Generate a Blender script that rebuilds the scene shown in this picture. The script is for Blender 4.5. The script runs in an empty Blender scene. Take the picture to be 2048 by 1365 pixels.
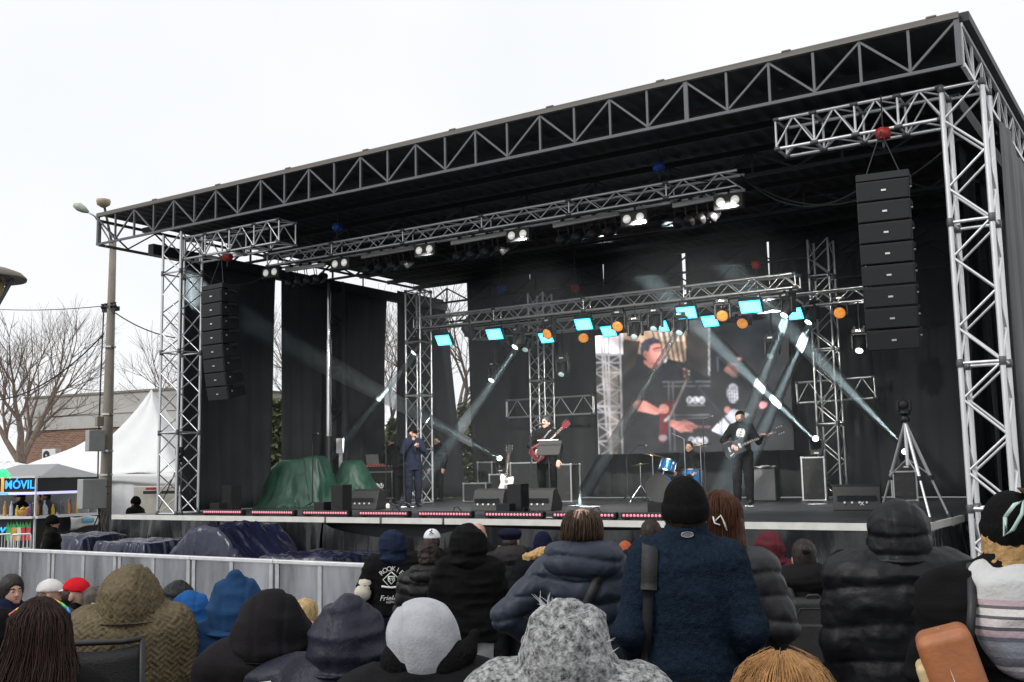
import bpy, bmesh, math, random
import numpy as np
from mathutils import Vector, Matrix
R_ = math.radians
random.seed(7); RNG = np.random.default_rng(7)
SC = bpy.context.scene
COL = SC.collection

# ------------------------------------------------------------------ camera, sky, sun, exposure
CAM = np.array([2.8345, -13.2516, 1.90]); FPX = 2112.83
RM = np.array([[0.8374374, 0.5462191, -0.0185293], [-0.0814673, 0.0912336, -0.9924916], [-0.5404273, 0.8326591, 0.1209014]])
cd = bpy.data.cameras.new('camera'); cam = bpy.data.objects.new('camera', cd); COL.objects.link(cam)
cd.sensor_width = 36.0; cd.lens = FPX / 2048 * 36; cd.clip_start = 0.05; cd.clip_end = 2000
_m = Matrix.Identity(4)
for i in range(3):
    _m[i][0] = RM[0][i]; _m[i][1] = -RM[1][i]; _m[i][2] = -RM[2][i]; _m[i][3] = CAM[i]
cam.matrix_world = _m
SC.camera = cam
SC.view_settings.view_transform = 'Standard'; SC.view_settings.look = 'None'
SC.view_settings.exposure = 0.0; SC.view_settings.gamma = 1.0
SC.render.engine = 'CYCLES'
cy = SC.cycles
cy.use_denoising = True
try: cy.denoiser = 'OPENIMAGEDENOISE'
except Exception: pass
cy.max_bounces = 6; cy.diffuse_bounces = 3; cy.glossy_bounces = 3; cy.transmission_bounces = 4; cy.volume_bounces = 0
cy.transparent_max_bounces = 6; cy.sample_clamp_indirect = 4.0; cy.caustics_reflective = False; cy.caustics_refractive = False
SUN_EL, SUN_AZ = R_(42), R_(205)          # azimuth clockwise from +Y: behind the camera
W = bpy.data.worlds.new('World'); SC.world = W; W.use_nodes = True
nt = W.node_tree; nt.nodes.clear()
_o = nt.nodes.new('ShaderNodeOutputWorld'); _mix = nt.nodes.new('ShaderNodeMixShader')
_b1 = nt.nodes.new('ShaderNodeBackground'); _b2 = nt.nodes.new('ShaderNodeBackground')
_sk = nt.nodes.new('ShaderNodeTexSky'); _sk.sky_type = 'NISHITA'; _sk.sun_disc = False
_sk.sun_elevation = SUN_EL; _sk.sun_rotation = SUN_AZ
_b1.inputs[1].default_value = 0.12
_b2.inputs[0].default_value = (0.965, 0.98, 1.0, 1); _b2.inputs[1].default_value = 1.03   # the overcast itself
_tc = nt.nodes.new('ShaderNodeTexCoord'); _nz = nt.nodes.new('ShaderNodeTexNoise')
_nz.inputs['Scale'].default_value = 2.2; _nz.inputs['Detail'].default_value = 4
_mr = nt.nodes.new('ShaderNodeMapRange')
_mr.inputs[1].default_value = 0.3; _mr.inputs[2].default_value = 0.62; _mr.inputs[3].default_value = 0.9; _mr.inputs[4].default_value = 1.0
nt.links.new(_tc.outputs['Generated'], _nz.inputs['Vector']); nt.links.new(_nz.outputs['Fac'], _mr.inputs[0])
nt.links.new(_sk.outputs[0], _b1.inputs[0]); nt.links.new(_mr.outputs[0], _mix.inputs[0])
nt.links.new(_b1.outputs[0], _mix.inputs[1]); nt.links.new(_b2.outputs[0], _mix.inputs[2]); nt.links.new(_mix.outputs[0], _o.inputs[0])
_sl = bpy.data.lights.new('sun', 'SUN'); _sl.energy = 1.5; _sl.angle = R_(25); _sl.color = (1.0, 0.98, 0.95)
sun = bpy.data.objects.new('sun', _sl); COL.objects.link(sun)
_sd = Vector((math.sin(SUN_AZ) * math.cos(SUN_EL), math.cos(SUN_AZ) * math.cos(SUN_EL), math.sin(SUN_EL)))
sun.rotation_euler = _sd.to_track_quat('Z', 'Y').to_euler()

# ------------------------------------------------------------------ from a place in the photograph to a point of the place
def ray(px, py): return RM.T @ np.array([(px - 1024) / FPX, (py - 682.5) / FPX, 1.0])
def onA(px, py, ax, val):
    d = ray(px, py); return Vector(CAM + d * ((val - CAM[ax]) / d[ax]))
def onX(px, py, v): return onA(px, py, 0, v)
def onY(px, py, v): return onA(px, py, 1, v)
def onZ(px, py, v): return onA(px, py, 2, v)
def atd(px, py, d): return Vector(CAM + ray(px, py) * d)
SF = 1.17                                   # stage floor
def gz(x, y):                               # the square slopes gently down to the stage
    t = min(1, max(0, (y + 11.0) / 6.5)); return -0.35 * t * t * (3 - 2 * t)

# ------------------------------------------------------------------ materials
def _n(nt, t, **k):
    n = nt.nodes.new(t)
    for a, v in k.items(): setattr(n, a, v)
    return n
def mat(name, col, rough=0.6, metal=0.0, var=0.12, vscale=6.0, bump=0.0, bscale=60.0, spec=0.5, emit=None, estr=0.0, kind=None, col2=None, coat=0.0, sheen=0.0, stretch=(1, 1, 1), alpha=1.0, trans=0.0, crease=0.0, cscale=12.0):
    m = bpy.data.materials.new(name); m.use_nodes = True; nt = m.node_tree
    p = nt.nodes['Principled BSDF']
    p.inputs['Roughness'].default_value = rough; p.inputs['Metallic'].default_value = metal
    p.inputs['Specular IOR Level'].default_value = spec
    p.inputs['Coat Weight'].default_value = coat; p.inputs['Sheen Weight'].default_value = sheen
    p.inputs['Alpha'].default_value = alpha; p.inputs['Transmission Weight'].default_value = trans
    p.inputs['Base Color'].default_value = (*col, 1)
    tc = _n(nt, 'ShaderNodeTexCoord'); mp = _n(nt, 'ShaderNodeMapping'); mp.inputs['Scale'].default_value = stretch
    nt.links.new(tc.outputs['Object'], mp.inputs[0]); V = mp.outputs[0]
    if var or col2 is not None:
        no = _n(nt, 'ShaderNodeTexNoise'); no.inputs['Scale'].default_value = vscale; no.inputs['Detail'].default_value = 5; no.inputs['Roughness'].default_value = 0.65
        nt.links.new(V, no.inputs['Vector'])
        cr = _n(nt, 'ShaderNodeValToRGB'); cr.color_ramp.elements[0].position = 0.32; cr.color_ramp.elements[1].position = 0.68
        a = col if col2 is not None else tuple(c * (1 - var) for c in col); b = col2 if col2 is not None else tuple(min(1, c * (1 + var)) for c in col)
        cr.color_ramp.elements[0].color = (*a, 1); cr.color_ramp.elements[1].color = (*b, 1)
        nt.links.new(no.outputs['Fac'], cr.inputs[0]); nt.links.new(cr.outputs[0], p.inputs['Base Color'])
        rr = _n(nt, 'ShaderNodeMapRange'); rr.inputs[3].default_value = max(0.02, rough - 0.08); rr.inputs[4].default_value = min(1, rough + 0.08)
        nt.links.new(no.outputs['Fac'], rr.inputs[0]); nt.links.new(rr.outputs[0], p.inputs['Roughness'])
    if bump:
        b_ = _n(nt, 'ShaderNodeBump'); b_.inputs['Strength'].default_value = min(1, bump); b_.inputs['Distance'].default_value = 0.01
        if kind == 'brick':
            t = _n(nt, 'ShaderNodeTexNoise'); t.inputs['Scale'].default_value = bscale
        elif kind == 'weave':
            t = _n(nt, 'ShaderNodeTexWave'); t.inputs['Scale'].default_value = bscale; t.inputs['Distortion'].default_value = 2.0
        elif kind == 'cells':
            t = _n(nt, 'ShaderNodeTexVoronoi'); t.inputs['Scale'].default_value = bscale
        else:
            t = _n(nt, 'ShaderNodeTexNoise'); t.inputs['Scale'].default_value = bscale; t.inputs['Detail'].default_value = 4
        nt.links.new(V, t.inputs['Vector']); nt.links.new(t.outputs[0], b_.inputs['Height']); nt.links.new(b_.outputs[0], p.inputs['Normal'])
        if crease:
            t2 = _n(nt, 'ShaderNodeTexNoise'); t2.noise_type = 'RIDGED_MULTIFRACTAL'; t2.inputs['Scale'].default_value = cscale; t2.inputs['Detail'].default_value = 3; t2.inputs['Distortion'].default_value = 0.6
            c_ = _n(nt, 'ShaderNodeBump'); c_.inputs['Strength'].default_value = crease; c_.inputs['Distance'].default_value = 0.03
            nt.links.new(V, t2.inputs['Vector']); nt.links.new(t2.outputs[0], c_.inputs['Height']); nt.links.new(c_.outputs[0], b_.inputs['Normal'])
    if emit is not None:
        p.inputs['Emission Color'].default_value = (*emit, 1); p.inputs['Emission Strength'].default_value = estr
    return m
M = {}
M['alu'] = mat('aluminium', (0.72, 0.73, 0.74), 0.34, 0.85, 0.1, 9)
M['aluw'] = mat('bright_aluminium', (0.85, 0.85, 0.86), 0.42, 0.6, 0.08, 7)
M['steel'] = mat('painted_grey_steel', (0.125, 0.13, 0.14), 0.5, 0.3, 0.2, 5)
M['dsteel'] = mat('dark_steel', (0.035, 0.036, 0.04), 0.55, 0.3, 0.2, 4)
M['beam'] = mat('weathered_roof_edge', (0.17, 0.155, 0.14), 0.6, 0.2, 0.25, 3, bump=0.2, bscale=30)
M['roofskin'] = mat('black_roof_sheet', (0.018, 0.019, 0.022), 0.65, 0, 0.3, 1.5, bump=0.3, bscale=6)
M['drape'] = mat('black_drape_cloth', (0.028, 0.029, 0.031), 0.85, 0, 0.25, 1.2, bump=0.25, bscale=5, spec=0.2)
M['drapeg'] = mat('grey_mesh_drape', (0.10, 0.105, 0.11), 0.8, 0, 0.2, 1.2, bump=0.25, bscale=7, sheen=0.2)
M['deck'] = mat('black_stage_deck', (0.042, 0.043, 0.048), 0.42, 0, 0.35, 2.5, bump=0.2, bscale=40)
M['trim'] = mat('white_stage_edge', (0.74, 0.73, 0.68), 0.5, 0, 0.1, 5)
M['plast'] = mat('black_plastic_sheet', (0.016, 0.017, 0.019), 0.22, 0, 0.3, 2, bump=0.4, bscale=24, crease=.5, cscale=3, stretch=(1, 1, .35))
M['navy'] = mat('navy_tarpaulin', (0.014, 0.016, 0.042), 0.24, 0, 0.4, 1.6, bump=0.4, bscale=24, crease=.6, cscale=3.2)
M['green'] = mat('green_tarpaulin', (0.016, 0.062, 0.042), 0.5, 0, 0.3, 2.5, bump=0.3, bscale=24, crease=.5, cscale=3.5)
M['black'] = mat('black_plastic', (0.014, 0.014, 0.016), 0.5, 0, 0.2, 8)
M['box'] = mat('black_cabinet_paint', (0.013, 0.0135, 0.015), 0.6, 0, 0.15, 14, bump=0.25, bscale=200)
M['grille'] = mat('black_grille_cloth', (0.017, 0.0175, 0.019), 0.75, 0, 0.12, 4, bump=0.3, bscale=260)
M['badge'] = mat('silver_badge', (0.8, 0.8, 0.8), 0.35, 0.5, 0.0)
M['chrome'] = mat('chrome', (0.85, 0.85, 0.87), 0.13, 1.0, 0.05, 8)
M['red'] = mat('red_paint', (0.42, 0.03, 0.03), 0.45, 0, 0.2, 12)
M['blue'] = mat('blue_paint', (0.02, 0.08, 0.36), 0.45, 0, 0.2, 12)
M['cable'] = mat('black_cable', (0.012, 0.012, 0.013), 0.5, 0, 0.1)
M['white'] = mat('white_paint', (0.8, 0.8, 0.8), 0.5, 0, 0.05)
M['tent'] = mat('white_tent_fabric', (0.82, 0.82, 0.82), 0.6, 0, 0.04, 2, bump=0.15, bscale=4)
M['asphalt'] = mat('wet_asphalt', (0.055, 0.055, 0.058), 0.55, 0, 0.35, 3, bump=0.5, bscale=90)
M['conc'] = mat('weathered_concrete', (0.27, 0.24, 0.20), 0.85, 0, 0.25, 4, bump=0.35, bscale=40, stretch=(1, 1, 0.25))
M['plaster'] = mat('grey_plaster', (0.52, 0.50, 0.47), 0.85, 0, 0.12, 0.7, bump=0.2, bscale=15)
M['bark'] = mat('tree_bark', (0.16, 0.12, 0.095), 0.9, 0, 0.35, 9, bump=0.6, bscale=40)
M['skin'] = mat('skin', (0.50, 0.29, 0.22), 0.5, 0, 0.1, 25)
M['lip'] = mat('lips', (0.36, 0.13, 0.12), 0.45, 0, 0.05)
M['eye'] = mat('eye_white', (0.7, 0.68, 0.66), 0.25, 0, 0.0)
M['pupil'] = mat('pupil', (0.02, 0.015, 0.012), 0.2, 0, 0.0)
M['cyanled'] = mat('cyan_led_panel', (0.1, 0.5, 0.6), 0.4, 0, 0.0, emit=(0.12, 0.74, 1.0), estr=3.6)
M['cyanrim'] = mat('cyan_led_rim', (0.1, 0.5, 0.6), 0.4, 0, 0.0, emit=(0.03, 0.62, 1.0), estr=2.4)
M['amber'] = mat('amber_led', (0.5, 0.2, 0.03), 0.4, 0, 0.0, emit=(1.0, 0.34, 0.05), estr=1.1)
M['whiteled'] = mat('white_lamp_lens', (0.8, 0.85, 0.85), 0.2, 0, 0.0, emit=(0.85, 1.0, 0.97), estr=6.0)
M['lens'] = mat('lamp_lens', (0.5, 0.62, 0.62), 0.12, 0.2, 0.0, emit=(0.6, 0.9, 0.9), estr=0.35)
M['blinder'] = mat('warm_lamp_lens', (0.7, 0.7, 0.66), 0.25, 0.4, 0.0, emit=(1.0, 0.97, 0.9), estr=0.4)
M['pinkled'] = mat('pink_led', (0.6, 0.2, 0.25), 0.3, 0, 0.0, emit=(1.0, 0.30, 0.40), estr=0.75)

_nt = M['drape'].node_tree; _po = _nt.nodes['Material Output']; _tr = _n(_nt, 'ShaderNodeBsdfTranslucent'); _tr.inputs[0].default_value = (.062, .067, .078, 1); _ad = _n(_nt, 'ShaderNodeAddShader')   # thin cloth: the daylight behind glows through
_nt.links.new(_nt.nodes['Principled BSDF'].outputs[0], _ad.inputs[0]); _nt.links.new(_tr.outputs[0], _ad.inputs[1]); _nt.links.new(_ad.outputs[0], _po.inputs['Surface'])
# ------------------------------------------------------------------ object helpers
def wmat(o):
    m = Matrix.LocRotScale(o.location, o.rotation_euler, o.scale)
    return wmat(o.parent) @ o.matrix_parent_inverse @ m if o.parent else m
def tag(o, label=None, cat=None, group=None, kind=None):
    if label: o['label'] = label
    if cat: o['category'] = cat
    if group: o['group'] = group
    if kind: o['kind'] = kind
    return o
def thing(name, label, cat, loc=(0, 0, 0), group=None, kind=None):
    o = bpy.data.objects.new(name, None); COL.objects.link(o); o.location = loc; o.empty_display_size = 0.2
    return tag(o, label, cat, group, kind)
def link(name, me, m=None, parent=None, mw=None):
    o = bpy.data.objects.new(name, me); COL.objects.link(o)
    if m is not None and len(me.materials) == 0: me.materials.append(m)
    if mw is not None:
        l, r, s = mw.decompose(); o.location = l; o.rotation_euler = r.to_euler(); o.scale = s
    if parent is not None:
        o.parent = parent; o.matrix_parent_inverse = wmat(parent).inverted()
    return o
def tree_of(o):
    out = {}
    for c in o.children: out.setdefault(o, []).append(c)
    return out
KIDS = {}
def copy_thing(root, mw, label=None, group=None, depth=0, parent=None):
    """a thing, its parts and their sub-parts, moved to the matrix mw"""
    r = root.copy(); COL.objects.link(r)
    if mw is not None:
        l, q, s = mw.decompose(); r.location = l; r.rotation_euler = q.to_euler(); r.scale = s
    if label: r['label'] = label
    if group: r['group'] = group
    for ch in kids(root):
        c = copy_thing(ch, None); c.parent = r; c.matrix_parent_inverse = ch.matrix_parent_inverse.copy()
    return r
def kids(o): return [c for c in bpy.data.objects if c.parent is o] if o.name not in KIDS else KIDS[o.name]
def cache_kids(root):
    KIDS[root.name] = list(root.children)
    for c in root.children: cache_kids(c)
def placed(root, loc, rz=0, label=None, group=None, s=1.0, rx=0, ry=0):
    mw = Matrix.Translation(loc) @ Matrix.Rotation(rz, 4, 'Z') @ Matrix.Rotation(rx, 4, 'X') @ Matrix.Rotation(ry, 4, 'Y') @ Matrix.Scale(s, 4)
    return copy_thing(root, mw, label, group)
class MB:
    def __init__(s): s.v = []; s.f = []
    def add(s, vs, fs):
        b = len(s.v); s.v += [tuple(v) for v in vs]; s.f += [tuple(b + i for i in f) for f in fs]; return s
    def box(s, c, d, M_=None):
        c = Vector(c); vs = [Vector((x * d[0] / 2, y * d[1] / 2, z * d[2] / 2)) for x in (-1, 1) for y in (-1, 1) for z in (-1, 1)]
        if M_ is not None: vs = [M_ @ v for v in vs]
        return s.add([v + c for v in vs], [(0, 1, 3, 2), (4, 6, 7, 5), (0, 4, 5, 1), (2, 3, 7, 6), (0, 2, 6, 4), (1, 5, 7, 3)])
    def bbox(s, a, b): return s.box([(a[i] + b[i]) / 2 for i in range(3)], [abs(b[i] - a[i]) for i in range(3)])
    def tube(s, path, rad, n=8, cap=True):
        P = [Vector(p) for p in path]
        if not hasattr(rad, '__len__'): rad = [rad] * len(P)
        rings = []; up = None
        for i, p in enumerate(P):
            t = (P[min(i + 1, len(P) - 1)] - P[max(i - 1, 0)]).normalized()
            if up is None:
                up = Vector((0, 0, 1)) if abs(t.z) < 0.9 else Vector((1, 0, 0))
            a = t.cross(up)
            if a.length < 1e-5: a = t.orthogonal()
            a.normalize(); b = a.cross(t).normalized(); up = b
            rings.append([p + (a * math.cos(2 * math.pi * k / n) + b * math.sin(2 * math.pi * k / n)) * rad[i] for k in range(n)])
        vs = [v for r in rings for v in r]; fs = []
        for i in range(len(P) - 1):
            for k in range(n): fs.append((i * n + k, i * n + (k + 1) % n, (i + 1) * n + (k + 1) % n, (i + 1) * n + k))
        if cap: fs += [tuple(range(n))[::-1], tuple((len(P) - 1) * n + k for k in range(n))]
        return s.add(vs, fs)
    def lathe(s, prof, n=20, M_=None):
        vs = []; fs = []
        for r, z in prof:
            for k in range(n): vs.append(Vector((r * math.cos(2 * math.pi * k / n), r * math.sin(2 * math.pi * k / n), z)))
        for i in range(len(prof) - 1):
            for k in range(n): fs.append((i * n + k, i * n + (k + 1) % n, (i + 1) * n + (k + 1) % n, (i + 1) * n + k))
        fs += [tuple(range(n))[::-1], tuple((len(prof) - 1) * n + k for k in range(n))]
        if M_ is not None: vs = [M_ @ v for v in vs]
        return s.add(vs, fs)
    def prism(s, poly, h, M_=None):
        """polygon in local xy, extruded by h along local z"""
        n = len(poly); vs = [Vector((x, y, 0)) for x, y in poly] + [Vector((x, y, h)) for x, y in poly]
        if M_ is not None: vs = [M_ @ v for v in vs]
        return s.add(vs, [tuple(range(n))[::-1], tuple(range(n, 2 * n))] + [(k, (k + 1) % n, n + (k + 1) % n, n + k) for k in range(n)])
    def grid(s, fn, nu, nv):
        vs = [fn(i / nu, j / nv) for j in range(nv + 1) for i in range(nu + 1)]
        return s.add(vs, [(j * (nu + 1) + i, j * (nu + 1) + i + 1, (j + 1) * (nu + 1) + i + 1, (j + 1) * (nu + 1) + i) for j in range(nv) for i in range(nu)])
    def mesh(s, name, m=None, smooth=False):
        me = bpy.data.meshes.new(name); me.from_pydata(s.v, [], s.f); me.update()
        if m is not None: me.materials.append(m)
        if smooth: me.shade_smooth()
        return me
    def build(s, name, m, parent=None, smooth=False, bev=0, solid=0):
        o = link(name, s.mesh(name, m, smooth), None, parent)
        if bev:
            b = o.modifiers.new('bevel', 'BEVEL'); b.width = bev; b.segments = 2; b.limit_method = 'ANGLE'
        if solid:
            b = o.modifiers.new('solid', 'SOLIDIFY'); b.thickness = solid
        return o
UNIT = {}
def unit(kind, m):
    k = (kind, m.name)
    if k not in UNIT:
        b = MB()
        if kind == 'cyl': b.lathe([(1, 0), (1, 1)], 8)
        elif kind == 'box': b.box((0, 0, 0.5), (1, 1, 1))
        me = b.mesh('bar_' + kind, m)
        if kind == 'cyl':
            me.polygons.foreach_set('use_smooth', [len(p.vertices) == 4 for p in me.polygons])
        UNIT[k] = me
    return UNIT[k]
def bar(p, q, r, m, name='brace', parent=None, kind='cyl', r2=None):
    p = Vector(p); q = Vector(q); d = q - p
    z = d.normalized(); x = Vector((0, 0, 1)).cross(z)
    if x.length < 1e-4: x = Vector((1, 0, 0))
    x.normalize(); y = z.cross(x)
    mw = Matrix(((x.x, y.x, z.x, p.x), (x.y, y.y, z.y, p.y), (x.z, y.z, z.z, p.z), (0, 0, 0, 1))) @ Matrix.Diagonal((r, r2 or r, d.length, 1))
    return link(name, unit(kind, m), None, parent, mw)
def box_truss(name, label, cat, p, q, w, h, n, m, rc=0.025, rb=0.012, up=(0, 0, 1), group=None, side=None, faces='fbtd', loc=None, batten=False):
    p = Vector(p); q = Vector(q); d = (q - p); t = d.normalized()
    u = Vector(up); s = t.cross(u).normalized(); u = s.cross(t).normalized()
    root = thing(name, label, cat, loc or p, group)
    off = [s * (w / 2) * a + u * (h / 2) * b for a, b in ((-1, -1), (1, -1), (1, 1), (-1, 1))]
    for o_ in off: bar(p + o_, q + o_, rc, m, 'chord', root)
    L = d.length / n
    fc = {'f': (0, 3), 'b': (1, 2), 't': (3, 2), 'd': (0, 1)}
    for f_ in faces:
        i, j = fc[f_]
        for k in range(n):
            a, b = (i, j) if k % 2 == 0 else (j, i)
            bar(p + t * (k * L) + off[a], p + t * ((k + 1) * L) + off[b], rb, m, 'brace', root)
    ends = [0, n] if not batten else list(range(0, n + 1, batten))
    for k in ends:
        kk = min(max(k * L, rc), d.length - rc)
        for i in range(4): bar(p + t * kk + off[i], p + t * kk + off[(i + 1) % 4], rb * 1.3, m, 'batten', root)
        for i in range(4): bar(p + off[i] + t * max(0, kk - .05), p + off[i] + t * min(d.length, kk + .05), rc * 1.35, M['steel'], 'coupler', root)
    return root
def text(body, size, m, parent, mw, name='lettering', extrude=0.002, align='CENTER', bold=0.0, shear=0.0):
    cu = bpy.data.curves.new(name, 'FONT'); cu.body = body; cu.size = size; cu.extrude = extrude; cu.align_x = align; cu.align_y = 'CENTER'; cu.offset = bold; cu.shear = shear
    cu.resolution_u = 3
    t = bpy.data.objects.new('tmp', cu); COL.objects.link(t); dg = bpy.context.evaluated_depsgraph_get()
    me = bpy.data.meshes.new_from_object(t.evaluated_get(dg)); bpy.data.objects.remove(t); me.materials.clear(); me.materials.append(m)
    return link(name, me, None, parent, mw)
def frame(o, x, y):
    """matrix with local x,y axes in the plane given, z out of it"""
    x = Vector(x).normalized(); z = x.cross(Vector(y)).normalized(); y = z.cross(x)
    return Matrix(((x.x, y.x, z.x, o[0]), (x.y, y.y, z.y, o[1]), (x.z, y.z, z.z, o[2]), (0, 0, 0, 1)))
def fold(u, seed=0.0):
    return (math.sin(u * 1.0 + seed) + 0.6 * math.sin(u * 2.3 + seed * 2.1 + 1.3) + 0.35 * math.sin(u * 4.9 + seed * 3.3)) / 1.95
def _hash(i, j, k):
    n = (i * 374761393 + j * 668265263 + k * 2147483647 + 1013) & 0x7fffffff; n = ((n ^ (n >> 13)) * 1274126177) & 0x7fffffff
    return ((n ^ (n >> 16)) & 0xffff) / 65535.0
def vnoise(P):
    P = np.asarray(P, float); I = np.floor(P).astype(np.int64); f = P - I; f = f * f * (3 - 2 * f); o = 0
    for a in (0, 1):
        for b_ in (0, 1):
            for c in (0, 1):
                w = (f[:, 0] if a else 1 - f[:, 0]) * (f[:, 1] if b_ else 1 - f[:, 1]) * (f[:, 2] if c else 1 - f[:, 2])
                o = o + w * _hash(I[:, 0] + a, I[:, 1] + b_, I[:, 2] + c)
    return o
def ridge(P): return 1 - np.abs(2 * vnoise(P) - 1)
# ------------------------------------------------------------------ ground and stage structure
b = MB(); NX, NY = 60, 60
def _g(u, v):
    x = -400 + 800 * (u if True else 0); y = -14 + (v ** 2.2) * 500 if v > 0 else -14
    return Vector((x, y, gz(x, y)))
xs = [-600, -120, -60, -40] + [-30 + i * 1.5 for i in range(30)] + [18, 30, 60, 120, 600]
ys = [-200, -40, -20] + [-14 + i * 0.75 for i in range(14)] + [-3, 0, 10, 40, 100, 700]
vs = [(x, y, gz(x, y)) for y in ys for x in xs]; n_ = len(xs)
b.add(vs, [(j * n_ + i, j * n_ + i + 1, (j + 1) * n_ + i + 1, (j + 1) * n_ + i) for j in range(len(ys) - 1) for i in range(n_ - 1)])
tag(b.build('ground', M['asphalt'], smooth=True), 'dark wet asphalt of the square in front of the stage', None, kind='structure')

SX0, SX1, SY1 = -15.15, 0.0, 10.2
st = thing('stage', 'black stage platform with white front edge and plastic skirt', 'stage', (-7.5, 0, -0.35))
nb = 12; wdt = (SX1 - SX0) / nb
for i in range(nb):                        # deck panels laid in bays
    for j in range(6):
        y0 = 0.012 + j * (SY1 / 6); b = MB(); b.bbox((SX0 + i * wdt + 0.004, y0, SF - 0.10), (SX0 + (i + 1) * wdt - 0.004, y0 + SY1 / 6 - 0.008, SF - random.random() * 0.002))
        b.build('deck_panel', M['deck'], st)
b = MB(); b.bbox((SX0, -0.028, SF - 0.085), (-9.55, 0.010, SF + 0.004)); b.build('edge_trim', M['trim'], st)
for a, c in ((-9.50, -8.35), (-8.30, -7.1), (-7.05, -0.0)):
    b = MB(); b.bbox((a, -0.030, SF - 0.085), (c, 0.010, SF + 0.004)); b.build('edge_trim', M['trim'], st)
b = MB(); b.bbox((-0.012, 0.012, SF - 0.085), (0.028, 2.3, SF + 0.004)); b.build('edge_trim', M['trim'], st)
b = MB(); b.bbox((-0.012, 2.32, SF - 0.085), (0.028, SY1, SF + 0.003)); b.build('edge_trim', M['dsteel'], st)
def skirt(a, c, y, seed, droop=False):
    a = Vector(a); c = Vector(c); L = (c - a).length; t = (c - a).normalized(); nrm = Vector((t.y, -t.x, 0))
    def fn(u, v):
        s = u * L; amp = 0.02 + 0.07 * v
        off = fold(s * 21 + .8 * math.sin(v * 4 + s), seed) * amp * 1.3 + abs(fold(s * 6 + v, seed + 1)) * .05 * v + fold(s * 3.1 + v * 2, seed + 4) * 0.05 * v + 0.02 * math.sin(v * 9 + s * 5)
        z = SF - 0.09 - v * (SF + 0.42)
        if droop and u > 0.0:
            z -= (1 - v) * droop * max(0, math.sin(math.pi * u)) ** 0.7
        return a + t * s + nrm * (0.03 + off + 0.05 * v) + Vector((0, 0, z - a.z))
    return MB().grid(fn, int(L * 26), 14)
for k, (a, c, dr) in enumerate(((SX0, -12.1, 0), (-12.05, -9.6, 0), (-9.55, -6.6, 0.22), (-6.55, -3.2, 0.05), (-3.15, 0.0, 0))):
    skirt((a, -0.01, 0), (c, -0.01, 0), 0, k * 1.7, dr).build('skirt', M['plast'], st, smooth=True)
skirt((0.0, 0, 0), (0.0, 5, 0), 0, 9).build('skirt', M['plast'], st, smooth=True)
b = MB(); b.bbox((SX0 + 0.1, 0.25, -0.35), (SX1 - 0.1, 0.35, SF - 0.12)); b.build('understage_panel', M['dsteel'], st)

# roof of the mobile stage: front truss with its chords and every strut
RX0, RX1, RY, RB = -15.2, 0.85, -0.5, 10.1
ZT, ZB = 6.98, 6.38
_t1 = onY(1918, 24, RY).z; _t0 = onY(194, 428, RY).z; ZT = (_t1 + _t0) / 2 - 0.04
ZB = (onY(1920, 130, RY).z + onY(330, 460, RY).z) / 2
rf = thing('stage_roof', 'black flat stage roof with grey lattice front edge', 'stage roof', (-7.5, 4.5, ZB))
NP = 28; PW = (RX1 - RX0) / NP
bar((RX0, RY, ZT), (RX1, RY, ZT), 0.065, M['beam'], 'top_chord', rf, 'box', 0.075)
bar((RX0, RY, ZB), (RX1, RY, ZB), 0.04, M['steel'], 'bottom_chord', rf, 'box', 0.04)
for k in range(NP + 1):
    x = RX1 - k * PW
    x = min(max(x, RX0 + 0.03), RX1 - 0.03)
    bar((x, RY, ZB + 0.02), (x, RY, ZT - 0.04), 0.032 if k not in (0, 6, NP) else 0.06, M['steel'], 'strut', rf, 'box', 0.032)
    if k < NP:
        x2 = RX1 - (k + 1) * PW
        za, zb = (ZT - 0.05, ZB + 0.03) if k % 2 == 0 else (ZB + 0.03, ZT - 0.05)
        bar((x, RY + 0.003, za), (max(x2, RX0), RY + 0.003, zb), 0.027, M['steel'], 'diagonal', rf, 'box', 0.027)
for k in range(9):                          # drip lugs and clamps along the roof edge
    x = RX1 - 0.3 - k * 1.75
    b = MB(); b.box((x, RY - 0.01, ZT + 0.045), (0.12, 0.06, 0.03)); b.build('edge_clamp', M['beam'], rf, bev=0.01)
# right side and left side lattice
for xs_, mt in ((RX1, M['aluw']), (RX0, M['beam'])):
    bar((xs_, RY + 0.05, ZB), (xs_, RB, ZB), 0.05, mt, 'side_chord', rf, 'box', 0.05)
    bar((xs_, RY + 0.05, ZT - 0.10), (xs_, RB, ZT - 0.10), 0.05, mt, 'side_chord', rf, 'box', 0.05)
    n = 16; L = (RB - RY - 0.1) / n
    for k in range(n + 1):
        y = RY + 0.07 + k * L
        if xs_ == RX1 or k % 4 == 0: bar((xs_, y, ZB + 0.02), (xs_, y, ZT - 0.12), 0.03, mt, 'strut', rf, 'box', 0.03)
        if k < n and (xs_ == RX1 or k < 4):
            za, zb = (ZT - 0.13, ZB + 0.03) if k % 2 == 0 else (ZB + 0.03, ZT - 0.13)
            bar((xs_, y, za), (xs_, y + L, zb), 0.026, mt, 'diagonal', rf, 'box', 0.026)
b = MB(); b.bbox((RX1 - 0.02, RY + 0.06, ZT - 0.06), (RX1 + 0.10, RB, ZT + 0.05)); b.build('side_edge', M['dsteel'], rf)
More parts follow.
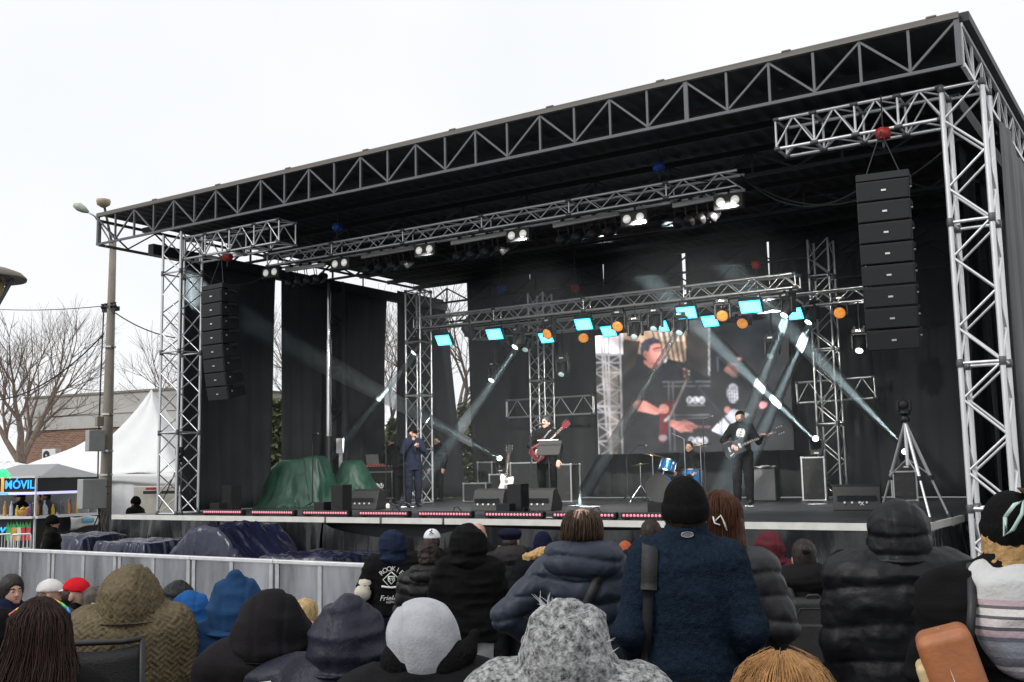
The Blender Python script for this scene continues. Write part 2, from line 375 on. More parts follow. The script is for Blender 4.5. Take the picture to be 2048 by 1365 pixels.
# deck of the roof: ribbed sheets seen from below
ns = 14; sw = (RX1 - 0.06 - RX0) / ns
for k in range(ns):
    def fn(u, v, k=k):
        return Vector((RX0 + 0.02 + (k + u) * sw, RY + 0.06 + v * (RB - RY - 0.1), ZT + 0.02 - 0.025 * (abs(math.sin(math.pi * u * 4)) ** 3)))
    MB().grid(fn, 32, 1).build('roof_sheet', M['roofskin'], rf, solid=0.02)
for j in range(9):                          # purlins across
    y = 0.55 + j * 1.12
    bar((RX0 + 0.05, y, ZT - 0.12), (RX1 - 0.05, y, ZT - 0.12), 0.06, M['dsteel'], 'purlin', rf, 'box', 0.10)
for y in (2.6, 5.2, 9.75):                  # dark inner lattice girders
    bar((RX0 + 0.1, y, ZB), (RX1 - 0.1, y, ZB), 0.05, M['dsteel'], 'girder_chord', rf, 'box', 0.05)
    for k in range(22):
        x = RX0 + 0.3 + k * 0.71
        za, zb = (ZT - 0.2, ZB) if k % 2 else (ZB, ZT - 0.2)
        bar((x, y, za), (x + 0.71, y, zb), 0.035, M['dsteel'], 'girder_web', rf, 'box', 0.035)
        if k % 2: bar((x, y, ZB), (x, y, ZT - 0.2), 0.035, M['dsteel'], 'girder_post', rf, 'box', 0.035)
bar((RX0 + 0.2, 9.75, ZB - 0.55), (RX1 - 0.2, 9.75, ZB - 0.55), 0.05, M['dsteel'], 'girder_chord', rf, 'box', 0.05)
for k in range(11):
    x = -13.8 + k * 1.42
    bar((x, 9.75, ZB - 0.55), (x + 0.71, 9.75, ZB), 0.03, M['dsteel'], 'girder_web', rf, 'box', 0.03)
    bar((x + 0.71, 9.75, ZB), (x + 1.42, 9.75, ZB - 0.55), 0.03, M['dsteel'], 'girder_web', rf, 'box', 0.03)
# beam carrying the left wing and masts
bar((-14.45, 0.2, ZB - 0.08), (-14.45, 10, ZB - 0.08), 0.16, M['dsteel'], 'side_beam', rf, 'box', 0.22)
bar((0.55, 0.6, ZB - 0.08), (0.55, 10, ZB - 0.08), 0.14, M['dsteel'], 'side_beam', rf, 'box', 0.2)

# speaker towers
def tower(name, label, cx, cy, z0, z1, w, d, n, m, rc, rb, group, batten=4):
    return box_truss(name, label, 'truss tower', (cx, cy, z0), (cx, cy, z1), w, d, n, m, rc, rb, up=(0, 1, 0), group=group, loc=(cx, cy, z0), batten=batten)
tower('truss_tower', 'bright aluminium lattice tower standing off the right corner of the stage', 0.73, 0.30, -0.35, 6.45, 0.46, 0.46, 16, M['aluw'], 0.032, 0.016, 'speaker truss towers')
tower('truss_tower', 'pale lattice tower at the left end of the stage beside the camera tripod', -13.68, 0.36, SF, 6.6, 0.52, 0.52, 14, M['alu'], 0.026, 0.013, 'speaker truss towers')
box_truss('outrigger_truss', 'short box truss reaching out from the right tower above the right speaker stack', 'truss', (-1.62, 0.33, 6.26), (0.50, 0.33, 6.26), 0.42, 0.40, 8, M['aluw'], 0.024, 0.013, batten=2, group='short outrigger trusses')
box_truss('outrigger_truss', 'short dark box truss reaching out from the left tower above the left speaker stack', 'truss', (-13.5, 0.40, 6.28), (-10.85, 0.40, 6.28), 0.42, 0.42, 8, M['alu'], 0.024, 0.013, batten=2, group='short outrigger trusses')
# lighting trusses
FT0, FT1 = Vector((-12.4, 1.5, 6.10)), Vector((-2.62, 1.5, 6.12))
box_truss('lighting_truss', 'long silver box truss of lamps hanging under the front of the roof', 'truss', FT0, FT1, 0.29, 0.24, 34, M['alu'], 0.024, 0.010, group='lighting trusses', batten=6)
BT0, BT1 = Vector((-12.30, 6.0, 5.30)), Vector((-3.25, 6.0, 5.30))
box_truss('lighting_truss', 'silver box truss over the screen carrying the cyan panels', 'truss', BT0, BT1, 0.29, 0.26, 32, M['alu'], 0.024, 0.010, group='lighting trusses', batten=8)
B20, B21 = Vector((-11.6, 7.4, 5.14)), Vector((-2.32, 7.4, 5.14))
box_truss('lighting_truss', 'second silver truss behind the cyan panels reaching the right rear tower', 'truss', B20, B21, 0.29, 0.26, 30, M['alu'], 0.022, 0.010, group='lighting trusses', batten=10)
tower('truss_tower', 'silver lattice tower behind the singer in the dark cap', -12.25, 6.0, SF, 6.1, 0.42, 0.42, 12, M['alu'], 0.025, 0.012, 'rear truss towers', batten=3)
tower('truss_tower', 'silver lattice tower behind the guitarist at centre stage', -10.6, 8.75, SF, 6.2, 0.42, 0.42, 14, M['alu'], 0.025, 0.012, 'rear truss towers', batten=4)
tower('truss_tower', 'silver lattice tower to the right of the video screen, lit bluish', -3.62, 8.75, SF, 6.6, 0.42, 0.42, 14, M['alu'], 0.025, 0.012, 'rear truss towers', batten=4)
box_truss('cross_truss', 'horizontal ladder truss crossing behind the guitarist at head height', 'truss', (-11.95, 9.2, 3.43), (-9.4, 9.2, 3.43), 0.06, 0.44, 8, M['alu'], 0.022, 0.012, faces='f', group='screen support trusses')
box_truss('cross_truss', 'horizontal ladder truss right of the video screen crossing the rear tower', 'truss', (-4.45, 9.2, 3.43), (-2.76, 9.2, 3.46), 0.06, 0.44, 6, M['alu'], 0.022, 0.012, faces='f', group='screen support trusses')

# drapes round the stage
def drape(label, a, c, z0, z1, seed, m=None, amp=0.07, freq=7.0, lean0=0.0, lean1=0.0, group='black stage drapes', gap=0):
    """hanging cloth from a to c; lean0/lean1 pull its lower corners along the wall"""
    a = Vector((a[0], a[1], 0)); c = Vector((c[0], c[1], 0)); L = (c - a).length; t = (c - a) / L; nrm = Vector((t.y, -t.x, 0))
    def fn(u, v):
        s = u * (L + v * (lean1 - lean0)) + v * lean0
        bow = gap * math.sin(math.pi * v) * (1 - 2 * u)
        off = fold(u * L * freq + 0.5 * math.sin(v * 3 + seed), seed) * amp * (0.45 + 0.55 * v) + fold(u * L * 1.3 + v * 1.2, seed + 3) * 0.06
        return a + t * (s + bow) + nrm * off + Vector((0, 0, z1 + (z0 - z1) * v))
    o = MB().grid(fn, max(24, int(L * 16)), 16).build('stage_drape', m or M['drape'], None, smooth=True, solid=0.006)
    return tag(o, label, 'drape', group)
XL = -14.5
drape('black drape closing the left wing beside the left speaker stack', (XL, 1.0), (XL, 3.62), SF + 0.02, 6.35, 1.0, lean1=-0.12, gap=0.04)
drape('black drape behind the shiny steel mast in the left wing', (XL, 3.86), (XL, 7.62), SF + 0.02, 6.35, 2.0, lean1=-0.25)
drape('narrow black drape behind the singer with the dark cap', (XL, 7.95), (XL, 9.95), SF + 0.02, 6.6, 3.0, lean0=-0.1, lean1=1.05)
def bx(px, py=760): return onY(px, py, 10.0).x
drape('black rear drape left of the guitarist', (bx(936), 10.0), (bx(1062), 10.0), SF + 0.02, 7.05, 4.0, lean0=0.14, lean1=0.09)
drape('black rear drape behind the centre lattice tower', (bx(1065), 10.0), (bx(1212), 10.0), SF + 0.02, 7.05, 5.0, lean0=-0.09, lean1=0.09)
drape('black rear drape behind the left half of the video screen', (bx(1215), 10.0), (bx(1373), 10.0), SF + 0.02, 7.05, 6.0, lean0=-0.09, lean1=0.09)
drape('black rear drape behind the right half of the video screen', (bx(1380), 10.0), (bx(1547), 10.0), SF + 0.02, 7.05, 7.0, lean0=-0.09, lean1=0.09)
drape('black rear drape behind the right rear tower', (bx(1550), 10.0), (bx(1744), 10.0), SF + 0.02, 7.05, 8.0, lean0=-0.09, lean1=0.09)
drape('black rear drape behind the camera tripod on the right', (bx(1747), 10.0), (0.3, 10.0), SF + 0.02, 7.05, 9.0, lean0=-0.05)
drape('black drape closing the right wing inside the speaker tower', (0.25, 4.2), (0.25, 9.9), SF + 0.02, 6.3, 10.0)
drape('grey drape on the outer right side of the stage', (0.94, 1.35), (0.94, 6.0), -0.2, 6.3, 11.0, M['drapeg'])
drape('narrow black drape beside the right speaker tower', (0.30, 2.0), (0.30, 3.6), SF + 0.02, 6.3, 12.0)

# the hydraulic mast unit of the mobile stage in the left wing
ms = thing('roof_mast', 'dark lift mast frame with a shiny steel cylinder in the left wing', 'mast', (-14.2, 5.2, SF))
mx = onY(657, 700, 5.0).x
bar((mx, 5.0, 2.75), (mx, 5.0, 5.0), 0.075, M['chrome'], 'piston', ms); bar((mx, 5.0, 5.0), (mx, 5.0, 6.35), 0.055, M['chrome'], 'piston', ms)
bar((mx, 5.0, SF), (mx, 5.0, 2.75), 0.10, M['black'], 'cylinder_barrel', ms)
for px, w_ in ((583, 0.16), (690, 0.10)):
    x = onY(px, 700, 5.3).x
    bar((x, 5.3, SF), (x, 5.3, 6.35), w_, M['steel'] if px == 583 else M['dsteel'], 'mast_post', ms, 'box', w_)
xa, xb = onY(598, 700, 5.3).x, onY(684, 700, 5.3).x
for k in range(5):
    z = 1.4 + k * 1.0
    bar((xa, 5.35, z), (xb, 5.35, z), 0.06, M['dsteel'], 'mast_rung', ms, 'box', 0.06)
    bar((xa, 5.35, z), (xb, 5.35, z + 1.0), 0.045, M['dsteel'], 'mast_brace', ms, 'box', 0.045)
    bar((xb, 5.36, z), (xa, 5.36, z + 1.0), 0.045, M['dsteel'], 'mast_brace', ms, 'box', 0.045)
for q in range(6):
    bar((xa - 0.1, 4.9, 2.15 + q * 0.09), (xa + 0.12, 4.9, 2.15 + q * 0.09), 0.035, M['dsteel'], 'spring_coil', ms)
# ------------------------------------------------------------------ line arrays on chain hoists
def line_array(label, cx, cy, rz, ztop, n=8):
    root = thing('line_array', label, 'speaker array', (0, 0, 0), 'hanging line arrays')
    b = MB(); b.box((0, 0, 0), (0.62, 0.42, 0.09)); b.build('rigging_frame', M['box'], root, bev=0.008)
    for s in (-1, 1): bar((0.2 * s, -0.1, 0.04), (0, 0, 0.62), 0.008, M['cable'], 'bridle_cable', root)
    z, y, a = -0.055, 0.0, 0.0; H = 0.255
    for k in range(n):
        a += R_(0.7 + k * 0.25)
        Mx = Matrix.Translation((0, y, z)) @ Matrix.Rotation(a, 4, 'X')
        b = MB(); w = 0.31
        # trapezoid cabinet, wide face to the front (-y)
        b.add([Mx @ Vector(v) for v in ((-w, -0.22, 0), (w, -0.22, 0), (w * 0.72, 0.25, -0.03), (-w * 0.72, 0.25, -0.03), (-w, -0.22, -H + 0.008), (w, -0.22, -H + 0.008), (w * 0.72, 0.25, -H + 0.035), (-w * 0.72, 0.25, -H + 0.035))],
              [(0, 1, 2, 3)[::-1], (4, 5, 6, 7), (0, 1, 5, 4), (1, 2, 6, 5), (2, 3, 7, 6), (3, 0, 4, 7)])
        c = b.build('cabinet', M['box'], root, bev=0.006)
        b = MB(); b.box((0, 0, 0), (0.585, 0.012, H - 0.035)); b.v = [tuple(Mx @ (Vector(v) + Vector((0, -0.225, -H / 2)))) for v in b.v]; b.build('grille', M['grille'], c, bev=0.004)
        b = MB(); b.box((0, 0, 0), (0.055, 0.008, 0.022)); b.v = [tuple(Mx @ (Vector(v) + Vector((0.01, -0.236, -H / 2)))) for v in b.v]; b.build('badge', M['badge'], c)
        for s in (-1, 1):
            b = MB(); b.box((0, 0, 0), (0.02, 0.20, 0.05)); b.v = [tuple(Mx @ (Vector(v) + Vector((s * 0.30, 0.03, -0.02)))) for v in b.v]; b.build('rigging_link', M['dsteel'], c)
            b = MB(); b.lathe([(0.012, 0), (0.012, 0.02)], 8, Matrix.Translation((0, 0, 0))); b.v = [tuple(Mx @ (Vector((v[2], v[0], v[1])) + Vector((s * 0.305, -0.13, -0.10)))) for v in b.v]; b.build('rigging_pin', M['badge'], c)
        d = Mx.to_3x3() @ Vector((0, 0, -H)); z += d.z; y += d.y
    root.location = (cx, cy, ztop); root.rotation_euler = (0, 0, rz)
    return root
line_array('tall black line array hanging beside the right speaker tower', -0.22, -0.02, R_(8), 5.38)
line_array('tall black line array hanging beside the left speaker tower', -12.45, 0.25, R_(-4), 5.40)

def hoist(p, top, m, label, low=None):
    root = thing('chain_hoist', label, 'hoist', p, 'chain hoists on the trusses')
    b = MB(); b.lathe([(0.03, -0.09), (0.075, -0.075), (0.085, 0), (0.075, 0.075), (0.03, 0.09)], 14, Matrix.Translation(p) @ Matrix.Rotation(R_(90), 4, 'Y') @ Matrix.Scale(1.0, 4)); b.build('motor_drum', m, root, smooth=True)
    b = MB(); b.box(Vector(p), (0.07, 0.13, 0.15)); b.build('motor_body', m, root, bev=0.015)
    bar(p, (p[0], p[1], top), 0.009, M['dsteel'], 'chain', root)
    if low: bar(p, (p[0], p[1], low), 0.009, M['dsteel'], 'chain', root)
    b = MB(); b.box(Vector(p) + Vector((0, 0, -0.13)), (0.03, 0.02, 0.10)); b.build('hook', M['dsteel'], root)
hoist(Vector((-0.22, 0.1, 6.0)), 6.5, M['red'], 'red chain hoist above the right line array')
hoist(Vector((-12.45, 0.4, 6.02)), 6.5, M['red'], 'red chain hoist above the left line array')
hoist(onY(1318, 335, 1.5), 7.0, M['blue'], 'bright blue chain hoist over the right part of the front truss', 6.3)
hoist(onY(675, 455, 1.5), 7.0, M['blue'], 'dark blue chain hoist over the left part of the front truss', 6.3)
hoist(onY(1150, 577, 7.4), 7.0, M['red'], 'dull red chain hoist above the rear truss near the centre', 5.3)
hoist(onY(1512, 530, 7.4), 7.0, M['red'], 'dull red chain hoist above the right end of the rear truss', 5.3)
hoist(onY(1003, 578, 6.0), 7.0, M['blue'], 'blue chain hoist above the left part of the rear truss', 5.4)

# ------------------------------------------------------------------ lamps on the trusses
def moving_head(name, lensm, head_pitch, label0, wash=False, floor=False):
    """hangs from the origin; the head points to -y tilted down by head_pitch"""
    r = thing(name, label0, 'stage light')
    s = -1 if not floor else 1
    b = MB(); b.box((0, 0, s * 0.07), (0.26, 0.20, 0.09)); b.build('base', M['black'], r, bev=0.012)
    b = MB(); b.box((0, -0.101, s * 0.07), (0.10, 0.004, 0.03)); b.build('display', M['badge'], r)
    if not floor:
        for x in (-0.09, 0.09):
            b = MB(); b.box((x, 0, 0.0), (0.05, 0.04, 0.07)); b.build('clamp', M['dsteel'], r, bev=0.006)
    b = MB()
    for x in (-0.14, 0.14): b.box((x, 0, s * 0.26), (0.045, 0.11, 0.30))
    b.box((0, 0, s * 0.13), (0.3, 0.12, 0.04)); b.build('yoke', M['black'], r, bev=0.012)
    Mx = Matrix.Translation((0, 0, s * 0.32)) @ Matrix.Rotation(R_(90) + head_pitch, 4, 'X')
    if wash: prof = [(0.03, -0.14), (0.09, -0.13), (0.115, -0.04), (0.122, 0.07), (0.125, 0.09)]; rl = 0.112; zl = 0.092
    else: prof = [(0.05, -0.20), (0.10, -0.17), (0.115, -0.05), (0.10, 0.06), (0.085, 0.13), (0.082, 0.17)]; rl = 0.07; zl = 0.172
    b = MB(); b.lathe(prof, 18, Mx); h = b.build('head', M['black'], r, smooth=True)
    b = MB(); b.lathe([(rl * 0.98, zl - 0.01), (rl, zl + 0.004), (rl * 0.6, zl + 0.016)], 20, Mx); b.build('lens', lensm, h, smooth=True)
    cache_kids(r); return r
M['honey'] = mat('amber_honeycomb', (0.55, 0.2, 0.03), 0.4, 0, 0.0, bump=0.8, kind='cells', bscale=36, emit=(1.0, 0.30, 0.04), estr=0.75)
_nt = M['honey'].node_tree; _p = _nt.nodes['Principled BSDF']; _vo = _n(_nt, 'ShaderNodeTexVoronoi'); _vo.inputs['Scale'].default_value = 34; _vo.feature = 'DISTANCE_TO_EDGE'
_tc2 = _n(_nt, 'ShaderNodeTexCoord'); _nt.links.new(_tc2.outputs['Object'], _vo.inputs['Vector'])
_rp = _n(_nt, 'ShaderNodeValToRGB'); _rp.color_ramp.elements[0].color = (0.25, 0.05, 0.005, 1); _rp.color_ramp.elements[1].color = (1.0, 0.42, 0.09, 1); _rp.color_ramp.elements[1].position = 0.15
_nt.links.new(_vo.outputs['Distance'], _rp.inputs[0]); _nt.links.new(_rp.outputs[0], _p.inputs['Emission Color'])
PROTO = []
spot_off = moving_head('moving_head', M['lens'], R_(48), 'x'); spot_on = moving_head('moving_head', M['whiteled'], R_(52), 'x')
wash_on = moving_head('wash_light', M['honey'], R_(28), 'x', wash=True); PROTO += [spot_off, spot_on, wash_on]
def hang(proto, px, py, Y, rz, label, zref=None, group='moving lights on the rear trusses'):
    """py is the lens; the fixture hangs from the truss above"""
    p = onY(px, py, Y); top = Vector((p.x, Y, p.z + (0.40 if proto is not wash_on else 0.36)))
    o = placed(proto, top, rz, label, group)
    tz = zref if zref else (5.17 if Y < 6.7 else 5.01)
    if tz - top.z > 0.06: bar((top.x, Y, top.z - 0.02), (top.x, Y, tz), 0.016, M['dsteel'], 'drop_pole', o)
    return o
hang(spot_on, 836, 702, 5.95, R_(-28), 'lit moving head at the left end of the rear truss by the tower')
hang(spot_off, 938, 672, 5.95, R_(150), 'unlit dark moving head between the two leftmost cyan panels')
hang(spot_on, 1038, 690, 5.95, R_(-25), 'lit moving head left of the centre tower, beam to the lower left')
hang(spot_off, 1054, 697, 7.35, R_(10), 'moving head just behind the lit one left of the centre tower')
hang(spot_on, 989, 757, 7.35, R_(-10), 'low hanging lit moving head above the white guitar')
hang(spot_off, 1126, 746, 7.35, R_(8), 'low hanging moving head to the right of the centre tower')
hang(wash_on, 1014, 692, 7.35, R_(-95), 'amber wash light seen edge-on left of the centre tower')
hang(wash_on, 1099, 669, 5.95, R_(-10), 'amber wash light in front of the cyan panel at the centre tower')
hang(wash_on, 1167, 677, 7.35, R_(30), 'amber wash light hanging at the left edge of the screen')
hang(wash_on, 1238, 654, 5.95, R_(5), 'round amber wash light over the left part of the screen')
hang(spot_off, 1271, 671, 5.95, R_(12), 'dark moving head over the hair of the big singer on the screen')
hang(spot_off, 1311, 655, 5.95, R_(5), 'moving head above the face of the big singer on the screen')
hang(spot_off, 1362, 663, 5.95, R_(5), 'moving head hanging above the middle of the screen')
hang(wash_on, 1446, 633, 5.95, R_(12), 'large amber wash light above the right half of the screen')
hang(wash_on, 1487, 648, 7.35, R_(5), 'amber wash light just below the rightmost bright cyan panel')
hang(spot_on, 1577, 626, 5.95, R_(-30), 'big lit moving head near the right end of the rear truss')
hang(spot_on, 1625, 640, 7.35, R_(-35), 'lit moving head left of the right rear tower')
hang(spot_off, 1545, 709, 7.35, R_(-5), 'low hanging dark moving head at the top right corner of the screen')
hang(wash_on, 1680, 627, 7.35, R_(12), 'amber wash light at the far right end beside the rear tower')
hang(spot_on, 1721, 697, 7.35, R_(0), 'lit moving head hanging alone beside the right speaker stack')
def panel(px, py, Y, w, label, rz=0, pitch=38, h=0.26):
    p = onY(px, py, Y); r = thing('led_wash_light', label, 'LED panel', (p.x, Y, p.z), 'cyan LED panels on the rear trusses')
    Mx = Matrix.Translation(p) @ Matrix.Rotation(rz, 4, 'Z') @ Matrix.Rotation(R_(-90 + pitch), 4, 'X') @ Matrix.Scale(-1, 4, (0, 0, 1))
    Mr = Matrix.Translation(p) @ Matrix.Rotation(rz, 4, 'Z') @ Matrix.Rotation(R_(pitch), 4, 'X')
    b = MB(); b.box((0, 0.045, 0), (w + 0.05, 0.08, h + 0.05)); b.v = [tuple(Mr @ Vector(v)) for v in b.v]; b.build('housing', M['black'], r, bev=0.01)
    b = MB(); b.box((0, 0, 0), (w, 0.014, h)); b.v = [tuple(Mr @ Vector(v)) for v in b.v]; b.build('light_rim', M['cyanrim'], r)
    b = MB(); b.box((0, -0.009, 0), (w - 0.035, 0.006, h - 0.04)); b.v = [tuple(Mr @ Vector(v)) for v in b.v]; b.build('light_face', M['cyanled'], r)
    tz = 5.17 if Y < 6.7 else 5.01
    for s in (-1, 1): bar(Mr @ Vector((s * w * 0.52, 0.05, 0)), (p.x + s * w * 0.4, Y + 0.05, tz), 0.012, M['dsteel'], 'bracket', r)
for k, (px, py, Y, w) in enumerate(((887, 681, 5.9, .36), (989, 669, 5.9, .36), (1092, 676, 7.3, .34), (1167, 649, 5.9, .36), (1217, 663, 7.3, .34), (1326, 653, 7.3, .22), (1373, 626, 5.9, .38), (1420, 643, 7.3, .34), (1501, 614, 5.9, .40), (1590, 628, 7.3, .30))):
    lab = ['leftmost glowing cyan LED panel over the singer in the cap', 'glowing cyan LED panel above the low hanging moving head', 'glowing cyan LED panel at the top of the centre tower', 'glowing cyan LED panel above the left screen edge', 'glowing cyan LED panel low over the left part of the screen',
           'small glowing cyan LED panel half hidden above the big singer', 'glowing cyan LED panel high above the middle of the screen', 'glowing cyan LED panel low above the right half of the screen', 'largest glowing cyan LED panel high at the right of the screen', 'glowing cyan LED panel partly behind the big lit moving head'][k]
    panel(px, py, Y, w, lab, R_(6 if Y < 6.7 else -4))
# front truss: blinders and bars of par cans
def blinder(px, py, label):
    p = onY(px, py, 1.42); r = thing('blinder', label, 'stage light', p, 'twin blinders on the front truss')
    b = MB(); b.box(p, (0.46, 0.10, 0.22)); b.build('housing', M['black'], r, bev=0.01)
    for s in (-1, 1):
        Mx = Matrix.Translation(p + Vector((s * 0.115, -0.05, 0))) @ Matrix.Rotation(R_(90), 4, 'X')
        b = MB(); b.lathe([(0.066, 0.0), (0.068, 0.014), (0.045, 0.024), (0.02, 0.028)], 18, Mx); b.build('lamp', M['blinder'], r, smooth=True)
    bar(p + Vector((0, 0, 0.1)), (p.x, 1.42, 5.99), 0.02, M['dsteel'], 'hanger', r)
for (px, py, lab) in ((544, 546, 'twin white blinder at the left end of the front truss'), (683, 528, 'twin white blinder, second from the left end of the front truss'), (852, 501, 'twin white blinder, third from the left end of the front truss'), (1038, 471, 'twin white blinder, third from the right end of the front truss'), (1270, 438, 'twin white blinder, second from the right end of the front truss'), (1458, 404, 'twin white blinder at the right end of the front truss')):
    blinder(px, py, lab)
def parbar(px0, py0, px1, py1, label):
    a = onY(px0, py0, 1.56); c = onY(px1, py1, 1.56); r = thing('par_bar', label, 'stage light', (a + c) / 2, 'bars of par cans on the front truss')
    bar(a, c, 0.055, M['trim'], 'bar', r, 'box', 0.07)
    for k in range(4):
        p = a.lerp(c, 0.14 + 0.24 * k)
        Mx = Matrix.Translation(p + Vector((0, 0.05, -0.24))) @ Matrix.Rotation(R_(118), 4, 'X') @ Matrix.Rotation(0, 4, 'Z')
        b = MB(); b.lathe([(0.045, -0.16), (0.07, -0.12), (0.085, -0.02), (0.088, 0.14), (0.095, 0.145)], 14, Mx); c_ = b.build('par_can', M['black'], r, smooth=True)
        b = MB(); b.lathe([(0.08, 0.12), (0.078, 0.13)], 14, Mx); b.build('lens', M['lens'], c_)
        for s in (-1, 1): bar(p + Vector((s * 0.095, 0, -0.03)), p + Vector((s * 0.095, 0.05, -0.24)), 0.008, M['dsteel'], 'yoke_arm', r)
        b = MB(); b.box(p + Vector((0, 0, 0.045)), (0.05, 0.05, 0.09)); b.build('clamp', M['dsteel'], r)
for q in ((572, 541, 650, 530, 'bar of four black par cans at the left end of the front truss'), (724, 514, 828, 496, 'bar of four black par cans, second from the left on the front truss'), (903, 487, 1020, 466, 'bar of four black par cans in the middle of the front truss'), (1107, 452, 1238, 427, 'bar of four black par cans, second from the right on the front truss'), (1346, 412, 1438, 395, 'bar of four black par cans at the right end of the front truss')):
    parbar(*q)

# ------------------------------------------------------------------ video screen and its picture
SX = (-9.22, -4.5); SZ = (2.22, 5.06); SYY = 9.0
sc_ = thing('video_screen', 'large LED video screen showing a singer with a guitar', 'screen', (-6.9, SYY, SZ[0]))
b = MB(); b.bbox((SX[0] - 0.01, SYY + 0.01, SZ[0] - 0.01), (SX[1] + 0.01, SYY + 0.12, SZ[1] + 0.01)); b.build('screen_cabinet', M['black'], sc_)
def _pp(P):
    c = (P - CAM) @ RM.T; return 1024 + FPX * c[:, 0] / c[:, 2], 682.5 + FPX * c[:, 1] / c[:, 2]
nu, nv = 240, 150
U, V_ = np.meshgrid(np.linspace(SX[0], SX[1], nu + 1), np.linspace(SZ[1], SZ[0], nv + 1))
P_ = np.stack([U.ravel(), np.full(U.size, SYY), V_.ravel()], 1)
qx, qy = _pp(P_); zx = (qx - 1180) * 4.655; zy = (qy - 640) * 4.655
img = np.zeros((U.size, 3)); img[:] = (0.012, 0.014, 0.019)
nzs = lambda a, b_, s: 0.5 + 0.5 * np.sin(zx * a + 3 * np.sin(zy * b_ * 0.7 + s) + s) * np.sin(zy * b_ + 2 * np.sin(zx * a * 0.6 + s))
img += (0.012 * nzs(0.01, 0.013, 1.0))[:, None] * np.array((1, 1.1, 1.3))
def inpoly(pts):
    pts = np.array(pts, float); ins = np.zeros(zx.size, bool); j = len(pts) - 1
    for i in range(len(pts)):
        xi, yi = pts[i]; xj, yj = pts[j]
        c = ((yi > zy) != (yj > zy)) & (zx < (xj - xi) * (zy - yi) / (yj - yi + 1e-9) + xi); ins ^= c; j = i
    return ins
def poly(pts, c, shade=None, a=1.0):
    m_ = inpoly(pts); cc = np.array(c, float)[None, :] * np.ones((m_.sum(), 1))
    if shade is not None: cc = cc * shade[m_][:, None]
    img[m_] = img[m_] * (1 - a) + cc * a
def seg(x0, y0, x1, y1, w, c, a=1.0):
    dx, dy = x1 - x0, y1 - y0; t = np.clip(((zx - x0) * dx + (zy - y0) * dy) / (dx * dx + dy * dy + 1e-9), 0, 1)
    d = np.hypot(zx - x0 - t * dx, zy - y0 - t * dy); k = np.clip((w / 2 - d) / 3 + 0.5, 0, 1) * a
    img[:] = img * (1 - k[:, None]) + np.array(c)[None, :] * k[:, None]
def ell(x, y, rx, ry, c, a=1.0):
    d = np.sqrt(((zx - x) / rx) ** 2 + ((zy - y) / ry) ** 2); k = np.clip((1 - d) * min(rx, ry) / 4 + 0.5, 0, 1) * a
    img[:] = img * (1 - k[:, None]) + np.array(c)[None, :] * k[:, None]
sh = 0.55 + 0.7 * nzs(0.045, 0.05, 2.0)
poly([(10, 60), (305, 60), (310, 1260), (80, 1260)], (0.05, 0.045, 0.042), sh)
poly([(10, 0), (310, 0), (308, 320), (25, 320)], (0.92, 0.84, 0.86)); poly([(100, 440), (260, 440), (270, 1240), (170, 1240)], (0.22, 0.185, 0.16), sh)
poly([(310, 60), (900, 20), (890, 400), (560, 330), (320, 300)], (0.55, 0.40, 0.30), 0.75 + 0.5 * nzs(0.02, 0.01, 3)); poly([(620, 40), (900, 30), (880, 200), (640, 200)], (0.95, 0.82, 0.66), 0.7 + 0.5 * nzs(0.05, 0.004, 5))
for k in range(7): seg(560 + k * 52, 20, 660 + k * 44, 420, 16 + 5 * (k % 3), (0.03, 0.025, 0.03), 0.8)
poly([(900, 0), (1120, 0), (1130, 560), (900, 420)], (0.05, 0.045, 0.045)); poly([(310, 180), (470, 200), (420, 420), (315, 520)], (0.06, 0.05, 0.045))
for q in range(26): seg(1106 + (q % 3) * 3, 60 + q * 18, 1108, 66 + q * 18, 12, (0.62, 0.62, 0.62), 0.9)
for (x0, y0, x1, y1) in ((18, 60, 80, 1250), (120, 60, 205, 1250), (170, 60, 190, 1250), (272, 60, 305, 1250), (100, 60, 150, 1000)): seg(x0, y0, x1, y1, 15, (0.42, 0.40, 0.41))
for k in range(6):
    y = 330 + k * 160; seg(30 + k * 8, y, 290, y + 150, 10, (0.40, 0.40, 0.42)); seg(290, y, 35 + k * 8, y + 150, 10, (0.36, 0.36, 0.38)); seg(30 + k * 8, y, 285, y, 12, (0.38, 0.38, 0.4))
for y in (320, 400, 800, 860): seg(25, y, 290, y, 15, (0.34, 0.34, 0.36))
for (x0, y0, x1, y1, w) in ((640, 580, 1120, 575, 14), (660, 620, 1115, 615, 10), (730, 580, 745, 1220, 14), (770, 580, 790, 1220, 12), (780, 890, 1110, 885, 12), (780, 920, 1110, 915, 8), (1185, 345, 1190, 480, 10), (1185, 350, 1330, 330, 10)): seg(x0, y0, x1, y1, w, (0.16, 0.17, 0.19))
seg(820, 1000, 1110, 995, 22, (0.25, 0.12, 0.15))
